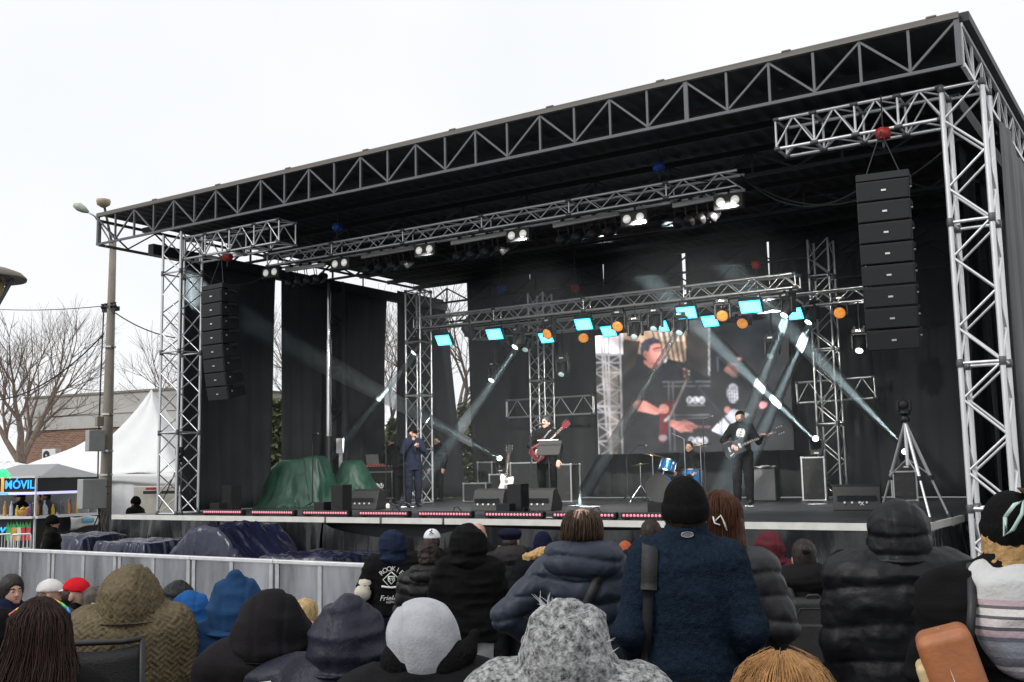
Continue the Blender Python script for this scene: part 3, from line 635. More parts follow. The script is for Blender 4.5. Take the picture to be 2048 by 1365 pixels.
for (cx_, cy_, s_) in ((927, 748, 1.0), (945, 1125, 1.05)):
    for k, L_ in enumerate('PLU'):
        ex = cx_ + k * 57 * s_; ell(ex, cy_, 30 * s_, 34 * s_, (0.55, 0.56, 0.6)); dk = (0.02, 0.02, 0.03)
        if L_ == 'P': seg(ex - 9, cy_ - 16, ex - 9, cy_ + 20, 8, dk); ell(ex + 2, cy_ - 8, 13, 12, dk); ell(ex + 2, cy_ - 8, 6, 5, (0.55, 0.56, 0.6))
        if L_ == 'L': seg(ex - 7, cy_ - 18, ex - 7, cy_ + 18, 8, dk); seg(ex - 7, cy_ + 18, ex + 12, cy_ + 18, 8, dk)
        if L_ == 'U': seg(ex - 11, cy_ - 18, ex - 11, cy_ + 12, 8, dk); seg(ex + 11, cy_ - 18, ex + 11, cy_ + 12, 8, dk); seg(ex - 11, cy_ + 15, ex + 11, cy_ + 15, 9, dk)
    seg(cx_ - 20, cy_ + 48, cx_ + 135, cy_ + 48, 10, (0.28, 0.29, 0.31))
# second musician on the screen
poly([(1190, 540), (1290, 475), (1400, 520), (1450, 620), (1420, 770), (1260, 860), (1170, 790), (1140, 660)], (0.012, 0.013, 0.018))
poly([(1245, 470), (1300, 390), (1395, 410), (1393, 480), (1350, 540), (1310, 525)], (0.30, 0.17, 0.15)); poly([(1235, 420), (1250, 330), (1340, 300), (1415, 350), (1415, 400), (1300, 385)], (0.035, 0.03, 0.035)); ell(1390, 365, 24, 14, (0.85, 0.45, 0.5)); ell(1345, 525, 30, 14, (0.2, 0.17, 0.16))
seg(1330, 440, 1390, 435, 14, (0.09, 0.05, 0.05)); ell(1330, 685, 56, 92, (0.75, 0.76, 0.84))
for k in range(5): seg(1290 + k * 22, 620, 1285 + k * 24, 760, 8, (0.02, 0.02, 0.03)); seg(1280, 640 + k * 30, 1385, 650 + k * 28, 6, (0.02, 0.02, 0.03), 0.7)
seg(1330, 880, 1600, 790, 22, (0.09, 0.08, 0.085)); poly([(1560, 775), (1600, 758), (1660, 770), (1650, 815), (1590, 830)], (0.70, 0.33, 0.36)); ell(1280, 840, 30, 34, (0.6, 0.30, 0.3))
poly([(1128, 1030), (1330, 828), (1485, 880), (1240, 1082)], (0.72, 0.74, 0.82)); seg(1225, 930, 1230, 1080, 10, (0.05, 0.05, 0.06)); seg(1205, 930, 1212, 1060, 8, (0.05, 0.05, 0.06))
# the singer on the screen
skn = (0.62, 0.28, 0.24); sshade = 0.8 + 0.35 * nzs(0.03, 0.03, 4)
poly([(480, 385), (400, 440), (350, 560), (310, 700), (308, 810), (385, 800), (360, 900), (370, 1250), (640, 1250), (655, 900), (730, 780), (665, 560), (625, 445), (560, 400)], (0.016, 0.017, 0.022), 0.8 + 0.7 * nzs(0.02, 0.02, 6))
poly([(500, 375), (560, 392), (612, 432), (590, 470), (498, 405)], (0.42, 0.19, 0.16))
fs_ = 0.72 + 0.55 * np.clip((zx - 520) / 150, 0, 1)
poly([(515, 345), (512, 290), (545, 285), (560, 235), (600, 212), (642, 214), (662, 240), (664, 296), (680, 345), (662, 362), (664, 392), (655, 428), (620, 432), (560, 398), (530, 375)], skn, fs_)
poly([(468, 300), (474, 220), (515, 185), (580, 165), (640, 182), (646, 214), (600, 222), (563, 240), (548, 292), (535, 300), (505, 285), (498, 340), (485, 345)], (0.055, 0.055, 0.07), 0.7 + 0.8 * nzs(0.08, 0.05, 2))
ell(517, 326, 16, 30, (0.5, 0.20, 0.18)); ell(518, 328, 8, 18, (0.32, 0.12, 0.11)); seg(588, 274, 655, 258, 14, (0.05, 0.035, 0.035)); seg(602, 292, 656, 288, 11, (0.11, 0.05, 0.05)); seg(622, 376, 660, 372, 10, (0.22, 0.07, 0.07)); seg(655, 300, 672, 348, 9, (0.75, 0.37, 0.33)); seg(560, 400, 640, 425, 14, (0.35, 0.17, 0.15)); ell(585, 345, 26, 30, (0.66, 0.31, 0.27), 0.5)
poly([(640, 1140), (648, 905), (690, 770), (778, 732), (772, 800), (735, 940), (722, 1060), (690, 1150)], (0.14, 0.02, 0.028), sshade); ell(680, 1100, 40, 30, (0.32, 0.30, 0.3), 0.7); seg(700, 940, 740, 900, 22, (0.45, 0.42, 0.42))
seg(735, 930, 905, 560, 24, (0.13, 0.10, 0.10)); seg(728, 935, 898, 560, 6, (0.45, 0.42, 0.4)); ell(892, 505, 26, 55, (0.16, 0.07, 0.06))
for k in range(3): ell(875 + k * 4, 460 + k * 32, 8, 8, (0.75, 0.5, 0.45)); ell(920, 480 + k * 30, 7, 7, (0.7, 0.7, 0.7))
poly([(385, 792), (440, 745), (520, 757), (635, 825), (680, 782), (735, 808), (732, 860), (690, 872), (600, 882), (450, 852)], skn, sshade); ell(688, 826, 44, 42, (0.66, 0.30, 0.26)); seg(655, 860, 730, 850, 8, (0.36, 0.13, 0.12))
poly([(750, 925), (830, 945), (885, 930), (945, 955), (1003, 988), (990, 1016), (955, 1010), (962, 1048), (900, 1040), (840, 1050), (740, 985)], skn, sshade); seg(890, 990, 945, 1040, 9, (0.3, 0.1, 0.1)); seg(930, 985, 990, 1005, 6, (0.34, 0.12, 0.12)); ell(925, 965, 32, 12, (0.8, 0.42, 0.4), 0.7)
seg(715, 385, 835, 412, 34, (0.02, 0.02, 0.025)); ell(695, 378, 20, 22, (0.62, 0.66, 0.68)); seg(820, 420, 1320, 985, 16, (0.035, 0.037, 0.045)); seg(930, 520, 1200, 860, 8, (0.05, 0.05, 0.06))
G = img.reshape(nv + 1, nu + 1, 3)                      # soften to video sharpness, then a little picture noise and the module seams
for _ in range(1):
    G[1:-1, 1:-1] = (G[1:-1, 1:-1] * 4 + 2 * (G[:-2, 1:-1] + G[2:, 1:-1] + G[1:-1, :-2] + G[1:-1, 2:]) + G[:-2, :-2] + G[2:, 2:] + G[:-2, 2:] + G[2:, :-2]) / 16
lowf = vn2 = (0.8 + 0.25 * np.sin(zx * .013 + np.sin(zy * .011)) + 0.15 * np.sin(zy * .031 + 2 * np.sin(zx * .017)))[:, None]
img = np.clip(G.reshape(-1, 3), 0, 1) ** 1.15 * lowf * (1 + 0.10 * (RNG.random((len(img), 1)) - .5)) + 0.002
me = bpy.data.meshes.new('screen_picture')
idx = np.arange(U.size).reshape(nv + 1, nu + 1)
fc_ = np.stack([idx[:-1, :-1].ravel(), idx[1:, :-1].ravel(), idx[1:, 1:].ravel(), idx[:-1, 1:].ravel()], 1)
me.from_pydata(P_.tolist(), [], fc_.tolist()); me.update()
ca = me.color_attributes.new('picture', 'FLOAT_COLOR', 'POINT'); ca.data.foreach_set('color', np.concatenate([img, np.ones((len(img), 1))], 1).ravel())
pm = bpy.data.materials.new('video_picture'); pm.use_nodes = True; _nt = pm.node_tree; _p = _nt.nodes['Principled BSDF']; _at = _n(_nt, 'ShaderNodeVertexColor'); _at.layer_name = 'picture'
_p.inputs['Base Color'].default_value = (0.01, 0.01, 0.012, 1); _p.inputs['Roughness'].default_value = 0.6
_nt.links.new(_at.outputs[0], _p.inputs['Emission Color']); _p.inputs['Emission Strength'].default_value = 1.75
me.materials.append(pm); link('screen_picture', me, None, sc_)
# ------------------------------------------------------------------ gear on the stage
def flight_case(label, c, d, rz=0, logo=None, group='flight cases on the stage', wheels=False, lid=False):
    """c: bottom centre, d: size"""
    r = thing('flight_case', label, 'flight case', (0, 0, 0), group); z0 = 0.11 if wheels else 0.0
    w, dp, h = d
    b = MB(); b.box((0, 0, z0 + h / 2), (w - 0.02, dp - 0.02, h - 0.02)); b.build('body', M['box'], r)
    e = 0.014
    for sx in (-1, 1):
        for sy in (-1, 1):
            bar((sx * w / 2, sy * dp / 2, z0), (sx * w / 2, sy * dp / 2, z0 + h), e * 2, M['alu'], 'edge', r, 'box', e * 2)
    for sz in (z0, z0 + h):
        for s in (-1, 1):
            bar((-w / 2, s * dp / 2, sz), (w / 2, s * dp / 2, sz), e * 2, M['alu'], 'edge', r, 'box', e * 2); bar((s * w / 2, -dp / 2, sz), (s * w / 2, dp / 2, sz), e * 2, M['alu'], 'edge', r, 'box', e * 2)
        for sx in (-1, 1):
            for sy in (-1, 1):
                b = MB(); b.box((sx * w / 2, sy * dp / 2, sz), (0.05, 0.05, 0.05)); b.build('corner', M['alu'], r, bev=0.012)
    for s in (-1, 1):
        b = MB(); b.box((s * w * 0.28, -dp / 2 - 0.006, z0 + h * 0.75), (0.10, 0.012, 0.08)); b.build('latch', M['dsteel'], r)
        b = MB(); b.box((s * w * 0.28, -dp / 2 - 0.006, z0 + h * 0.22), (0.10, 0.012, 0.08)); b.build('latch', M['dsteel'], r)
    if wheels:
        for sx in (-1, 1):
            for sy in (-1, 1):
                b = MB(); b.lathe([(0.045, -0.015), (0.05, 0), (0.045, 0.015)], 14, Matrix.Translation((sx * w * 0.4, sy * dp * 0.38, 0.05)) @ Matrix.Rotation(R_(90), 4, 'Y')); b.build('castor', M['alu'], r, smooth=True)
                bar((sx * w * 0.4, sy * dp * 0.38, 0.05), (sx * w * 0.4, sy * dp * 0.38, z0), 0.02, M['dsteel'], 'castor_fork', r)
    if logo:
        lm = M['white']
        for k, L_ in enumerate(logo):
            x = (k - (len(logo) - 1) / 2) * 0.125
            b = MB(); b.lathe([(0.062, 0), (0.062, 0.003)], 20, frame((x, -dp / 2 + 0.008, z0 + h * 0.48), (1, 0, 0), (0, 0, 1))); b.build('logo_disc', lm, r)
            text(L_, 0.12, M['black'], r, frame((x, -dp / 2 + 0.003, z0 + h * 0.48), (1, 0, 0), (0, 0, 1)), 'logo_letter', bold=0.004)
        b = MB(); b.box((0, -dp / 2 + 0.006, z0 + h * 0.48 - 0.09), (0.34, 0.004, 0.014)); b.build('logo_line', lm, r)
    r.location = c; r.rotation_euler = (0, 0, rz); return r
def fl(px, py): p = onZ(px, py, SF); return Vector((p.x, p.y, SF + 0.003))
def onfloor(px, Y, py=1000): p = onY(px, py, Y); return Vector((p.x, Y, SF + 0.003))
flight_case('black flight case with white PLU logo discs beside the laptop', onfloor(766, 6.6), (0.85, 0.6, 0.62), R_(10), 'PLU', wheels=True)
flight_case('black rack case on castors half under the green tarpaulin', onfloor(628, 4.2), (0.62, 0.55, 0.58), R_(8), None, wheels=True)
flight_case('upright black flight case with silver edges left of the right rear tower', onfloor(1630, 8.35, 990), (0.44, 0.44, 0.86), R_(14))
flight_case('low flight case behind the legs of the big tripod', onfloor(1809, 8.2, 985), (0.42, 0.42, 0.55), R_(18))
flight_case('flight case under the floor light left of the white guitar', onfloor(1003, 7.9, 990), (0.42, 0.42, 0.62), R_(8))
flight_case('small open case on the dark stack left of the floor light', onfloor(978, 8.6, 985), (0.40, 0.4, 0.92), R_(6))
flight_case('dark blue amplifier case behind the left stage monitor', onfloor(958, 7.6, 990), (0.62, 0.4, 0.42), R_(4))
flight_case('black cabinet behind the guitarist on the left', onfloor(1062, 8.0, 992), (0.80, 0.5, 0.88), R_(4))
flight_case('silver framed rack to the right of the guitarist', onfloor(1135, 7.6, 992), (0.42, 0.5, 0.82), R_(6))
M['ampf'] = mat('grey_amp_cloth', (0.16, 0.16, 0.17), 0.8, 0, 0.3, 60, bump=0.4, bscale=200)
am = thing('bass_amplifier', 'grey fronted bass amplifier with a cloth on top behind the bassist', 'amplifier', (0, 0, 0))
b = MB(); b.box((0, 0, 0.33), (0.55, 0.42, 0.66)); b.build('cabinet', M['box'], am, bev=0.01)
b = MB(); b.box((0, -0.214, 0.33), (0.51, 0.012, 0.62)); b.build('grille', M['ampf'], am)
b = MB(); b.grid(lambda u, v: Vector((-0.18 + u * 0.42, -0.22 + v * 0.3, 0.675 + 0.03 * fold(u * 9 + v * 5, 1) + 0.02)), 14, 10); b.build('folded_cloth', M['white'], am, smooth=True, solid=0.01)
am.location = onfloor(1530, 7.8, 996); am.rotation_euler = (0, 0, R_(8))

def wedge(label, p, rz, w=0.62, mark=None):
    r = thing('monitor_wedge', label, 'stage monitor', (0, 0, 0), 'floor monitor wedges')
    prof = [(-0.25, 0), (0.22, 0), (0.26, 0.12), (0.02, 0.40), (-0.12, 0.36)]      # side profile: y, z
    b = MB(); n = len(prof); vs = [(x, y, z) for x in (-w / 2, w / 2) for y, z in prof]
    b.add(vs, [tuple(range(n)), tuple(range(n, 2 * n))[::-1]] + [(k, n + k, n + (k + 1) % n, (k + 1) % n) for k in range(n)]); b.build('cabinet', M['box'], r, bev=0.012)
    b = MB(); b.box((0, -0.20, 0.15), (w * 0.8, 0.02, 0.16), Matrix.Rotation(R_(18), 3, 'X')); b.build('socket_panel', M['dsteel'], r)
    for k in range(4):
        b = MB(); b.lathe([(0.018, 0), (0.018, 0.01)], 10, frame((-0.18 + k * 0.11, -0.225, 0.12), (1, 0, 0), (0, 0, 1))); b.build('socket', M['badge'], r)
    b = MB(); b.box((0, 0.15, 0.265), (w * 0.92, 0.30, 0.012), Matrix.Rotation(R_(-49), 3, 'X')); b.build('grille', M['grille'], r)
    if mark: text(mark, 0.09, M['white'], r, frame((0.08, -0.235, 0.10), (1, 0, 0), (0, 0.3, 1)), 'lettering')
    r.location = p; r.rotation_euler = (0, 0, rz); return r
wedge('black monitor wedge on the floor before the singer in the cap', fl(737, 1019), R_(10))
wedge('black monitor wedge on the floor left of the small column speaker', fl(985, 1022), R_(6))
wedge('black monitor wedge on the floor at the feet of the guitarist', fl(1082, 1022), R_(6))
wedge('black monitor wedge on the floor beside the big tripod', fl(1716, 1020), R_(12), 0.72, 'X')
def column(label, p, rz, w, h, d, badge=True):
    r = thing('front_fill_speaker', label, 'speaker', (0, 0, 0), 'small speakers along the stage front')
    b = MB(); b.box((0, 0, h / 2), (w, d, h)); b.build('cabinet', M['box'], r, bev=0.008)
    b = MB(); b.box((0, -d / 2 - 0.003, h / 2), (w * 0.92, 0.008, h * 0.94)); b.build('grille', M['grille'], r)
    if badge: b = MB(); b.box((-w * 0.25, -d / 2 - 0.009, h * 0.25), (w * 0.14, 0.004, w * 0.16)); b.build('badge', M['white'], r)
    if badge: b = MB(); b.box((0.0 + w * 0.12, -d / 2 - 0.009, h * 0.26), (w * 0.4, 0.004, w * 0.05)); b.build('badge_line', M['badge'], r)
    r.location = p; r.rotation_euler = (0, 0, rz)
def fr(px, Y): p = onY(px, 1030, Y); return Vector((p.x, Y, SF + 0.003))
column('tall narrow black speaker standing right of the green tarpaulin', fr(683, 1.0), R_(10), 0.25, 0.52, 0.30, False)
column('small square black speaker left of the tall narrow one', fr(645, 0.9), R_(8), 0.22, 0.22, 0.22)
column('tall narrow black speaker beside the white guitar', fr(1037, 1.1), R_(8), 0.25, 0.50, 0.30, False)
column('small square black speaker in front of the wedge at centre stage', fr(1012, 0.75), R_(8), 0.24, 0.20, 0.22)
column('small square black speaker left of the man in the black beanie', fr(1318, 0.8), R_(6), 0.26, 0.22, 0.24)
column('tall narrow grey speaker at the foot of the left drape', fr(463, 1.3), R_(6), 0.24, 0.52, 0.30, False)
column('small square black speaker by the leftmost LED bar', fr(437, 0.9), R_(6), 0.24, 0.20, 0.22)
# LED bars along the front edge
M['ledface'] = mat('led_bar_face', (0.012, 0.012, 0.014), 0.35, 0, 0.0)
def led_bar(label, p, L):
    r = thing('led_bar', label, 'LED bar', (0, 0, 0), 'LED bars along the stage edge')
    b = MB(); b.box((0, 0, 0.055), (L, 0.10, 0.085)); b.build('housing', M['black'], r, bev=0.008)
    b = MB(); b.box((0, -0.0515, 0.058), (L * 0.93, 0.004, 0.06)); b.build('face', M['ledface'], r)
    b = MB(); n = 18
    for k in range(n): b.lathe([(0.021, 0), (0.018, 0.008), (0.008, 0.012)], 10, frame((-L * 0.45 + L * 0.9 * k / (n - 1), -0.054, 0.058), (1, 0, 0), (0, 0, 1)))
    tag(b.build('lens_row', M['pinkled'], r), kind='stuff')
    for s in (-1, 1): b = MB(); b.box((s * L * 0.44, 0, 0.006), (0.06, 0.14, 0.012)); b.build('foot', M['dsteel'], r)
    b = MB(); b.tube([(L * 0.1, 0.05, 0.07), (L * 0.1, 0.08, 0.15), (L * 0.14, 0.12, 0.16), (L * 0.2, 0.16, 0.06), (L * 0.3, 0.18, 0.012)], 0.007, 6); b.build('cable', M['cable'], r)
    r.location = p
_lb = [(448, 'leftmost pink LED bar on the stage edge'), (548, 'second pink LED bar from the left on the stage edge'), (654, 'pink LED bar in front of the small square speaker'), (770, 'pink LED bar in front of the singer in the cap'), (892, 'pink LED bar behind the white cap'), (1030, 'pink LED bar in front of the tall narrow speaker at centre'), (1170, 'pink LED bar behind the balding man'), (1312, 'rightmost pink LED bar beside the man in the beanie')]
for px, lab in _lb:
    p = onY(px, 1035, 0.28); led_bar(lab, Vector((p.x, 0.28, SF + 0.003)), 1.05)
# drum kit
dk = thing('drum_kit', 'drum kit with black bass drum and blue rack tom behind the bassist', 'drum kit', (0, 0, 0))
M['bluedrum'] = mat('blue_sparkle_lacquer', (0.01, 0.16, 0.42), 0.2, 0.3, 0.2, 90, coat=0.6)
M['cymb'] = mat('bronze_cymbal', (0.35, 0.28, 0.14), 0.3, 0.9, 0.1, 5)
Mk = Matrix.Translation((0, 0, 0.29)) @ Matrix.Rotation(R_(90), 4, 'X')
b = MB(); b.lathe([(0.27, -0.2), (0.285, -0.2), (0.285, 0.2), (0.27, 0.2)], 32, Mk); kd = b.build('bass_drum', M['bluedrum'], dk, smooth=True)
b = MB(); b.lathe([(0.262, 0.18), (0.262, 0.205)], 32, Mk); b.build('drum_head', M['black'], kd)
b = MB(); b.lathe([(0.262, 0.19), (0.29, 0.19), (0.29, 0.22), (0.262, 0.22), (0.262, 0.19)], 32, Mk); b.build('hoop', M['box'], kd)
def drum(x, y, z, rr, h, tx, ty):
    Mt = Matrix.Translation((x, y, z)) @ Matrix.Rotation(tx, 4, 'X') @ Matrix.Rotation(ty, 4, 'Y')
    b = MB(); b.lathe([(rr, -h / 2), (rr, h / 2)], 28, Mt); o = b.build('tom', M['bluedrum'], dk, smooth=False)
    for zz in (-h / 2, h / 2): b = MB(); b.lathe([(rr + 0.002, zz - 0.012), (rr + 0.012, zz - 0.012), (rr + 0.012, zz + 0.012), (rr + 0.002, zz + 0.012)], 28, Mt); b.build('rim', M['chrome'], o)
    for k in range(8):
        a = k * math.pi / 4; bar(Mt @ Vector((math.cos(a) * (rr + .01), math.sin(a) * (rr + .01), -h * .4)), Mt @ Vector((math.cos(a) * (rr + .01), math.sin(a) * (rr + .01), h * .4)), 0.006, M['chrome'], 'lug', o)
    b = MB(); b.lathe([(rr - 0.002, h / 2 - 0.004), (rr - 0.004, h / 2 + 0.004)], 28, Mt); b.build('drum_head', M['white'], o)
drum(0.16, 0.02, 0.74, 0.16, 0.24, R_(-16), R_(14)); drum(0.62, 0.35, 0.52, 0.20, 0.3, 0, 0)
bar((0.05, 0, 0.55), (0.1, 0.02, 0.68), 0.014, M['chrome'], 'tom_arm', dk)
def stand(x, y, h, tilt=0.0, cym=0.2):
    bar((x, y, 0.35), (x, y, h), 0.011, M['chrome'], 'stand_pole', dk)
    for k in range(3):
        a = k * 2.1 + x; bar((x, y, 0.36), (x + 0.26 * math.cos(a), y + 0.26 * math.sin(a), 0.015), 0.009, M['chrome'], 'stand_leg', dk)
    if cym:
        b = MB(); b.lathe([(cym, 0), (cym * 0.6, 0.012), (cym * 0.2, 0.018), (0.03, 0.035), (0.005, 0.036)], 26, Matrix.Translation((x, y, h)) @ Matrix.Rotation(tilt, 4, 'Y')); b.build('cymbal', M['cymb'], dk, smooth=True)
stand(-0.45, 0.15, 0.78, R_(-8), 0.20); stand(-0.2, 0.25, 0.98, R_(12), 0.24); stand(0.85, 0.1, 1.15, R_(-10), 0.25); stand(0.55, -0.1, 1.3, 0, 0)
bar((0.55, -0.1, 1.3), (0.3, -0.1, 1.42), 0.009, M['chrome'], 'stand_boom', dk)
b = MB(); b.lathe([(0.17, 0.0), (0.17, 0.07)], 20, Matrix.Translation((0.25, 0.75, 0.45))); b.build('drum_stool', M['black'], dk); bar((0.25, 0.75, 0.0), (0.25, 0.75, 0.46), 0.02, M['chrome'], 'stool_post', dk)
dk.location = onfloor(1322, 7.2, 998); dk.rotation_euler = (0, 0, R_(14))
# microphone stands
def mic(p, h, boom=None, label='', group='microphone stands', leg=0.3, aim=None):
    r = thing('microphone_stand', label, 'mic stand', p, group); p = Vector(p)
    bar(p + Vector((0, 0, 0.12)), p + Vector((0, 0, h)), 0.012, M['black'], 'pole', r)
    for k in range(3):
        a = 0.6 + k * 2.094; bar(p + Vector((0, 0, 0.13)), p + Vector((leg * math.cos(a), leg * math.sin(a), 0.012)), 0.011, M['black'], 'leg', r)
    e = p + Vector((0, 0, h))
    if boom: bar(e - Vector(boom) * 0.3, e + Vector(boom), 0.009, M['black'], 'boom', r); e = e + Vector(boom)
    if aim is not None:
        d = Vector(aim).normalized(); bar(e, e + d * 0.16, 0.016, M['black'], 'microphone', r)
        b = MB(); b.lathe([(0.0, -0.024), (0.017, -0.016), (0.022, 0), (0.017, 0.016), (0.0, 0.024)], 12, Matrix.Translation(e + d * 0.18)); b.build('mic_head', M['ampf'], r, smooth=True)
mic(onfloor(625, 3.4, 1010), 1.42, (0.1, -0.1, 0.12), 'slim boom microphone stand in front of the green tarpaulin', aim=(1, -0.2, 0.1))
mic(onfloor(772, 3.6, 1010), 1.2, (0.22, 0.1, 0.42), 'slanting boom microphone stand beside the singer in the cap')
mic(onfloor(808, 3.2, 1012), 1.25, None, 'straight microphone stand directly before the singer in the cap')
mic(onfloor(1064, 3.95, 1010), 1.40, (0.05, 0.12, 0.16), 'microphone stand at the mouth of the guitarist', aim=(0.3, 0.4, 0.1))
mic(onfloor(1255, 7.0, 997), 0.95, (0.3, 0.0, 0.25), 'low boom microphone stand left of the drum kit', aim=(1, 0, -0.1))
mic(onfloor(1412, 6.4, 1000), 1.55, (0.0, 0.05, 0.1), 'tall microphone stand left of the bassist', aim=(0.6, 0.2, 0.2))
# music stand before the guitarist
mu = thing('music_stand', 'black music stand with a sheet in front of the guitarist', 'music stand', onfloor(1100, 3.9, 1012))
p = onfloor(1100, 3.9, 1012)
bar(p + Vector((0, 0, 0.1)), p + Vector((0, 0, 1.0)), 0.014, M['black'], 'pole', mu)
for k in range(3): bar(p + Vector((0, 0, 0.14)), p + Vector((0.26 * math.cos(k * 2.1), 0.26 * math.sin(k * 2.1), 0.012)), 0.011, M['black'], 'leg', mu)
b = MB(); b.box(p + Vector((0, 0.02, 1.12)), (0.50, 0.02, 0.30), Matrix.Rotation(R_(-24), 3, 'X')); b.build('desk', M['black'], mu)
b = MB(); b.box(p + Vector((0, -0.05, 0.99)), (0.50, 0.06, 0.012)); b.build('ledge', M['black'], mu)
b = MB(); b.box(p + Vector((0.01, -0.045, 1.268)), (0.46, 0.004, 0.014), Matrix.Rotation(R_(-24), 3, 'X')); b.build('sheet', M['white'], mu)
# guitars
M['maroon'] = mat('maroon_lacquer', (0.13, 0.008, 0.012), 0.2, 0, 0.2, 5, coat=0.5); M['cream'] = mat('cream_lacquer', (0.78, 0.76, 0.70), 0.25, 0, 0.05, coat=0.4); M['wood'] = mat('fretboard_wood', (0.10, 0.055, 0.035), 0.5, 0, 0.3, 30); M['blackl'] = mat('black_lacquer', (0.012, 0.012, 0.014), 0.18, 0, 0.1, coat=0.4)
def guitar(name, label, bm, neck, shape, rx=None):
    """body in the local xz plane, neck along +x, strings to -y"""
    r = thing(name, label, 'guitar', (0, 0, 0), 'guitars')
    b = MB(); b.prism(shape, 0.042, Matrix(((1, 0, 0, 0), (0, 0, 1, -0.021), (0, 1, 0, 0), (0, 0, 0, 1)))); b.build('body', bm, r, bev=0.012)
    L = neck; b = MB(); b.box((0.17 + L / 2, -0.026, 0), (L, 0.022, 0.05)); nk = b.build('neck', M['wood'], r, bev=0.005)
    for k in range(9): b = MB(); b.box((0.2 + L * (1 - 0.94 ** (k * 1.6)) , -0.0385, 0), (0.012, 0.003, 0.02)); b.build('inlay', M['white'], nk)
    b = MB(); b.prism([(0.17 + L, -0.03), (0.24 + L, -0.05), (0.36 + L, -0.045), (0.37 + L, 0.03), (0.26 + L, 0.05), (0.17 + L, 0.03)], 0.018, Matrix(((1, 0, 0, 0), (0, 0, 1, -0.02), (0, 1, 0, 0), (0, 0, 0, 1)))); hd = b.build('headstock', bm if bm is not M['cream'] else M['black'], r)
    for k in range(3):
        for s in (-1, 1): b = MB(); b.lathe([(0.012, -0.012), (0.016, 0), (0.012, 0.012)], 8, Matrix.Translation((0.25 + L + k * 0.045, -0.01, s * 0.06))); b.build('tuner', M['chrome'], hd)
    for x in (0.0, 0.1): b = MB(); b.box((x, -0.026, 0), (0.045, 0.014, 0.085)); b.build('pickup', M['chrome'], r, bev=0.004)
    b = MB(); b.box((-0.1, -0.027, 0), (0.03, 0.016, 0.09)); b.build('bridge', M['chrome'], r)
    for k in range(3): b = MB(); b.lathe([(0.012, 0), (0.01, 0.02)], 10, frame((-0.12 + k * 0.03, -0.021, -0.11 + k * 0.01), (1, 0, 0), (0, 0, 1))); b.build('knob', M['badge'], r)
    for k in range(6): bar((-0.1, -0.042, -0.02 + k * 0.008), (0.2 + L, -0.042, -0.016 + k * 0.0064), 0.0012, M['chrome'], 'string', r)
    return r
sg = [(-0.20, -0.06), (-0.19, -0.13), (-0.10, -0.17), (0.02, -0.13), (0.10, -0.12), (0.19, -0.15), (0.23, -0.11), (0.18, -0.05), (0.18, 0.05), (0.23, 0.11), (0.19, 0.15), (0.10, 0.12), (0.02, 0.13), (-0.10, 0.17), (-0.19, 0.13), (-0.20, 0.06)]
tele = [(-0.21, -0.08), (-0.18, -0.16), (-0.08, -0.165), (0.02, -0.12), (0.10, -0.14), (0.20, -0.13), (0.17, -0.04), (0.19, 0.05), (0.24, 0.10), (0.18, 0.14), (0.06, 0.115), (-0.06, 0.155), (-0.17, 0.155), (-0.21, 0.08)]
g1 = guitar('electric_guitar', 'dark red electric guitar held by the singer at the microphone', M['maroon'], 0.42, sg)
g2 = guitar('electric_guitar', 'white electric guitar standing upright behind the small column speaker', M['cream'], 0.42, tele)
g3 = guitar('bass_guitar', 'black bass guitar played by the man in the black logo shirt', M['blackl'], 0.58, tele)
gp = onfloor(1013, 5.6, 1000)
g2.location = gp + Vector((0, 0, 0.38)); g2.rotation_euler = (R_(-8), R_(-84), R_(24)); g2.scale = (1.12, 1.12, 1.12)
gs = thing('guitar_stand', 'black stand under the white electric guitar', 'guitar stand', gp)
for s in (-1, 0, 1): bar(gp + Vector((0, 0.12, 0.45)), gp + Vector((s * 0.16, -0.1 if s else 0.28, 0.01)), 0.011, M['black'], 'leg', gs)
bar(gp + Vector((-0.1, -0.03, 0.15)), gp + Vector((0.1, -0.03, 0.15)), 0.012, M['black'], 'cradle', gs)
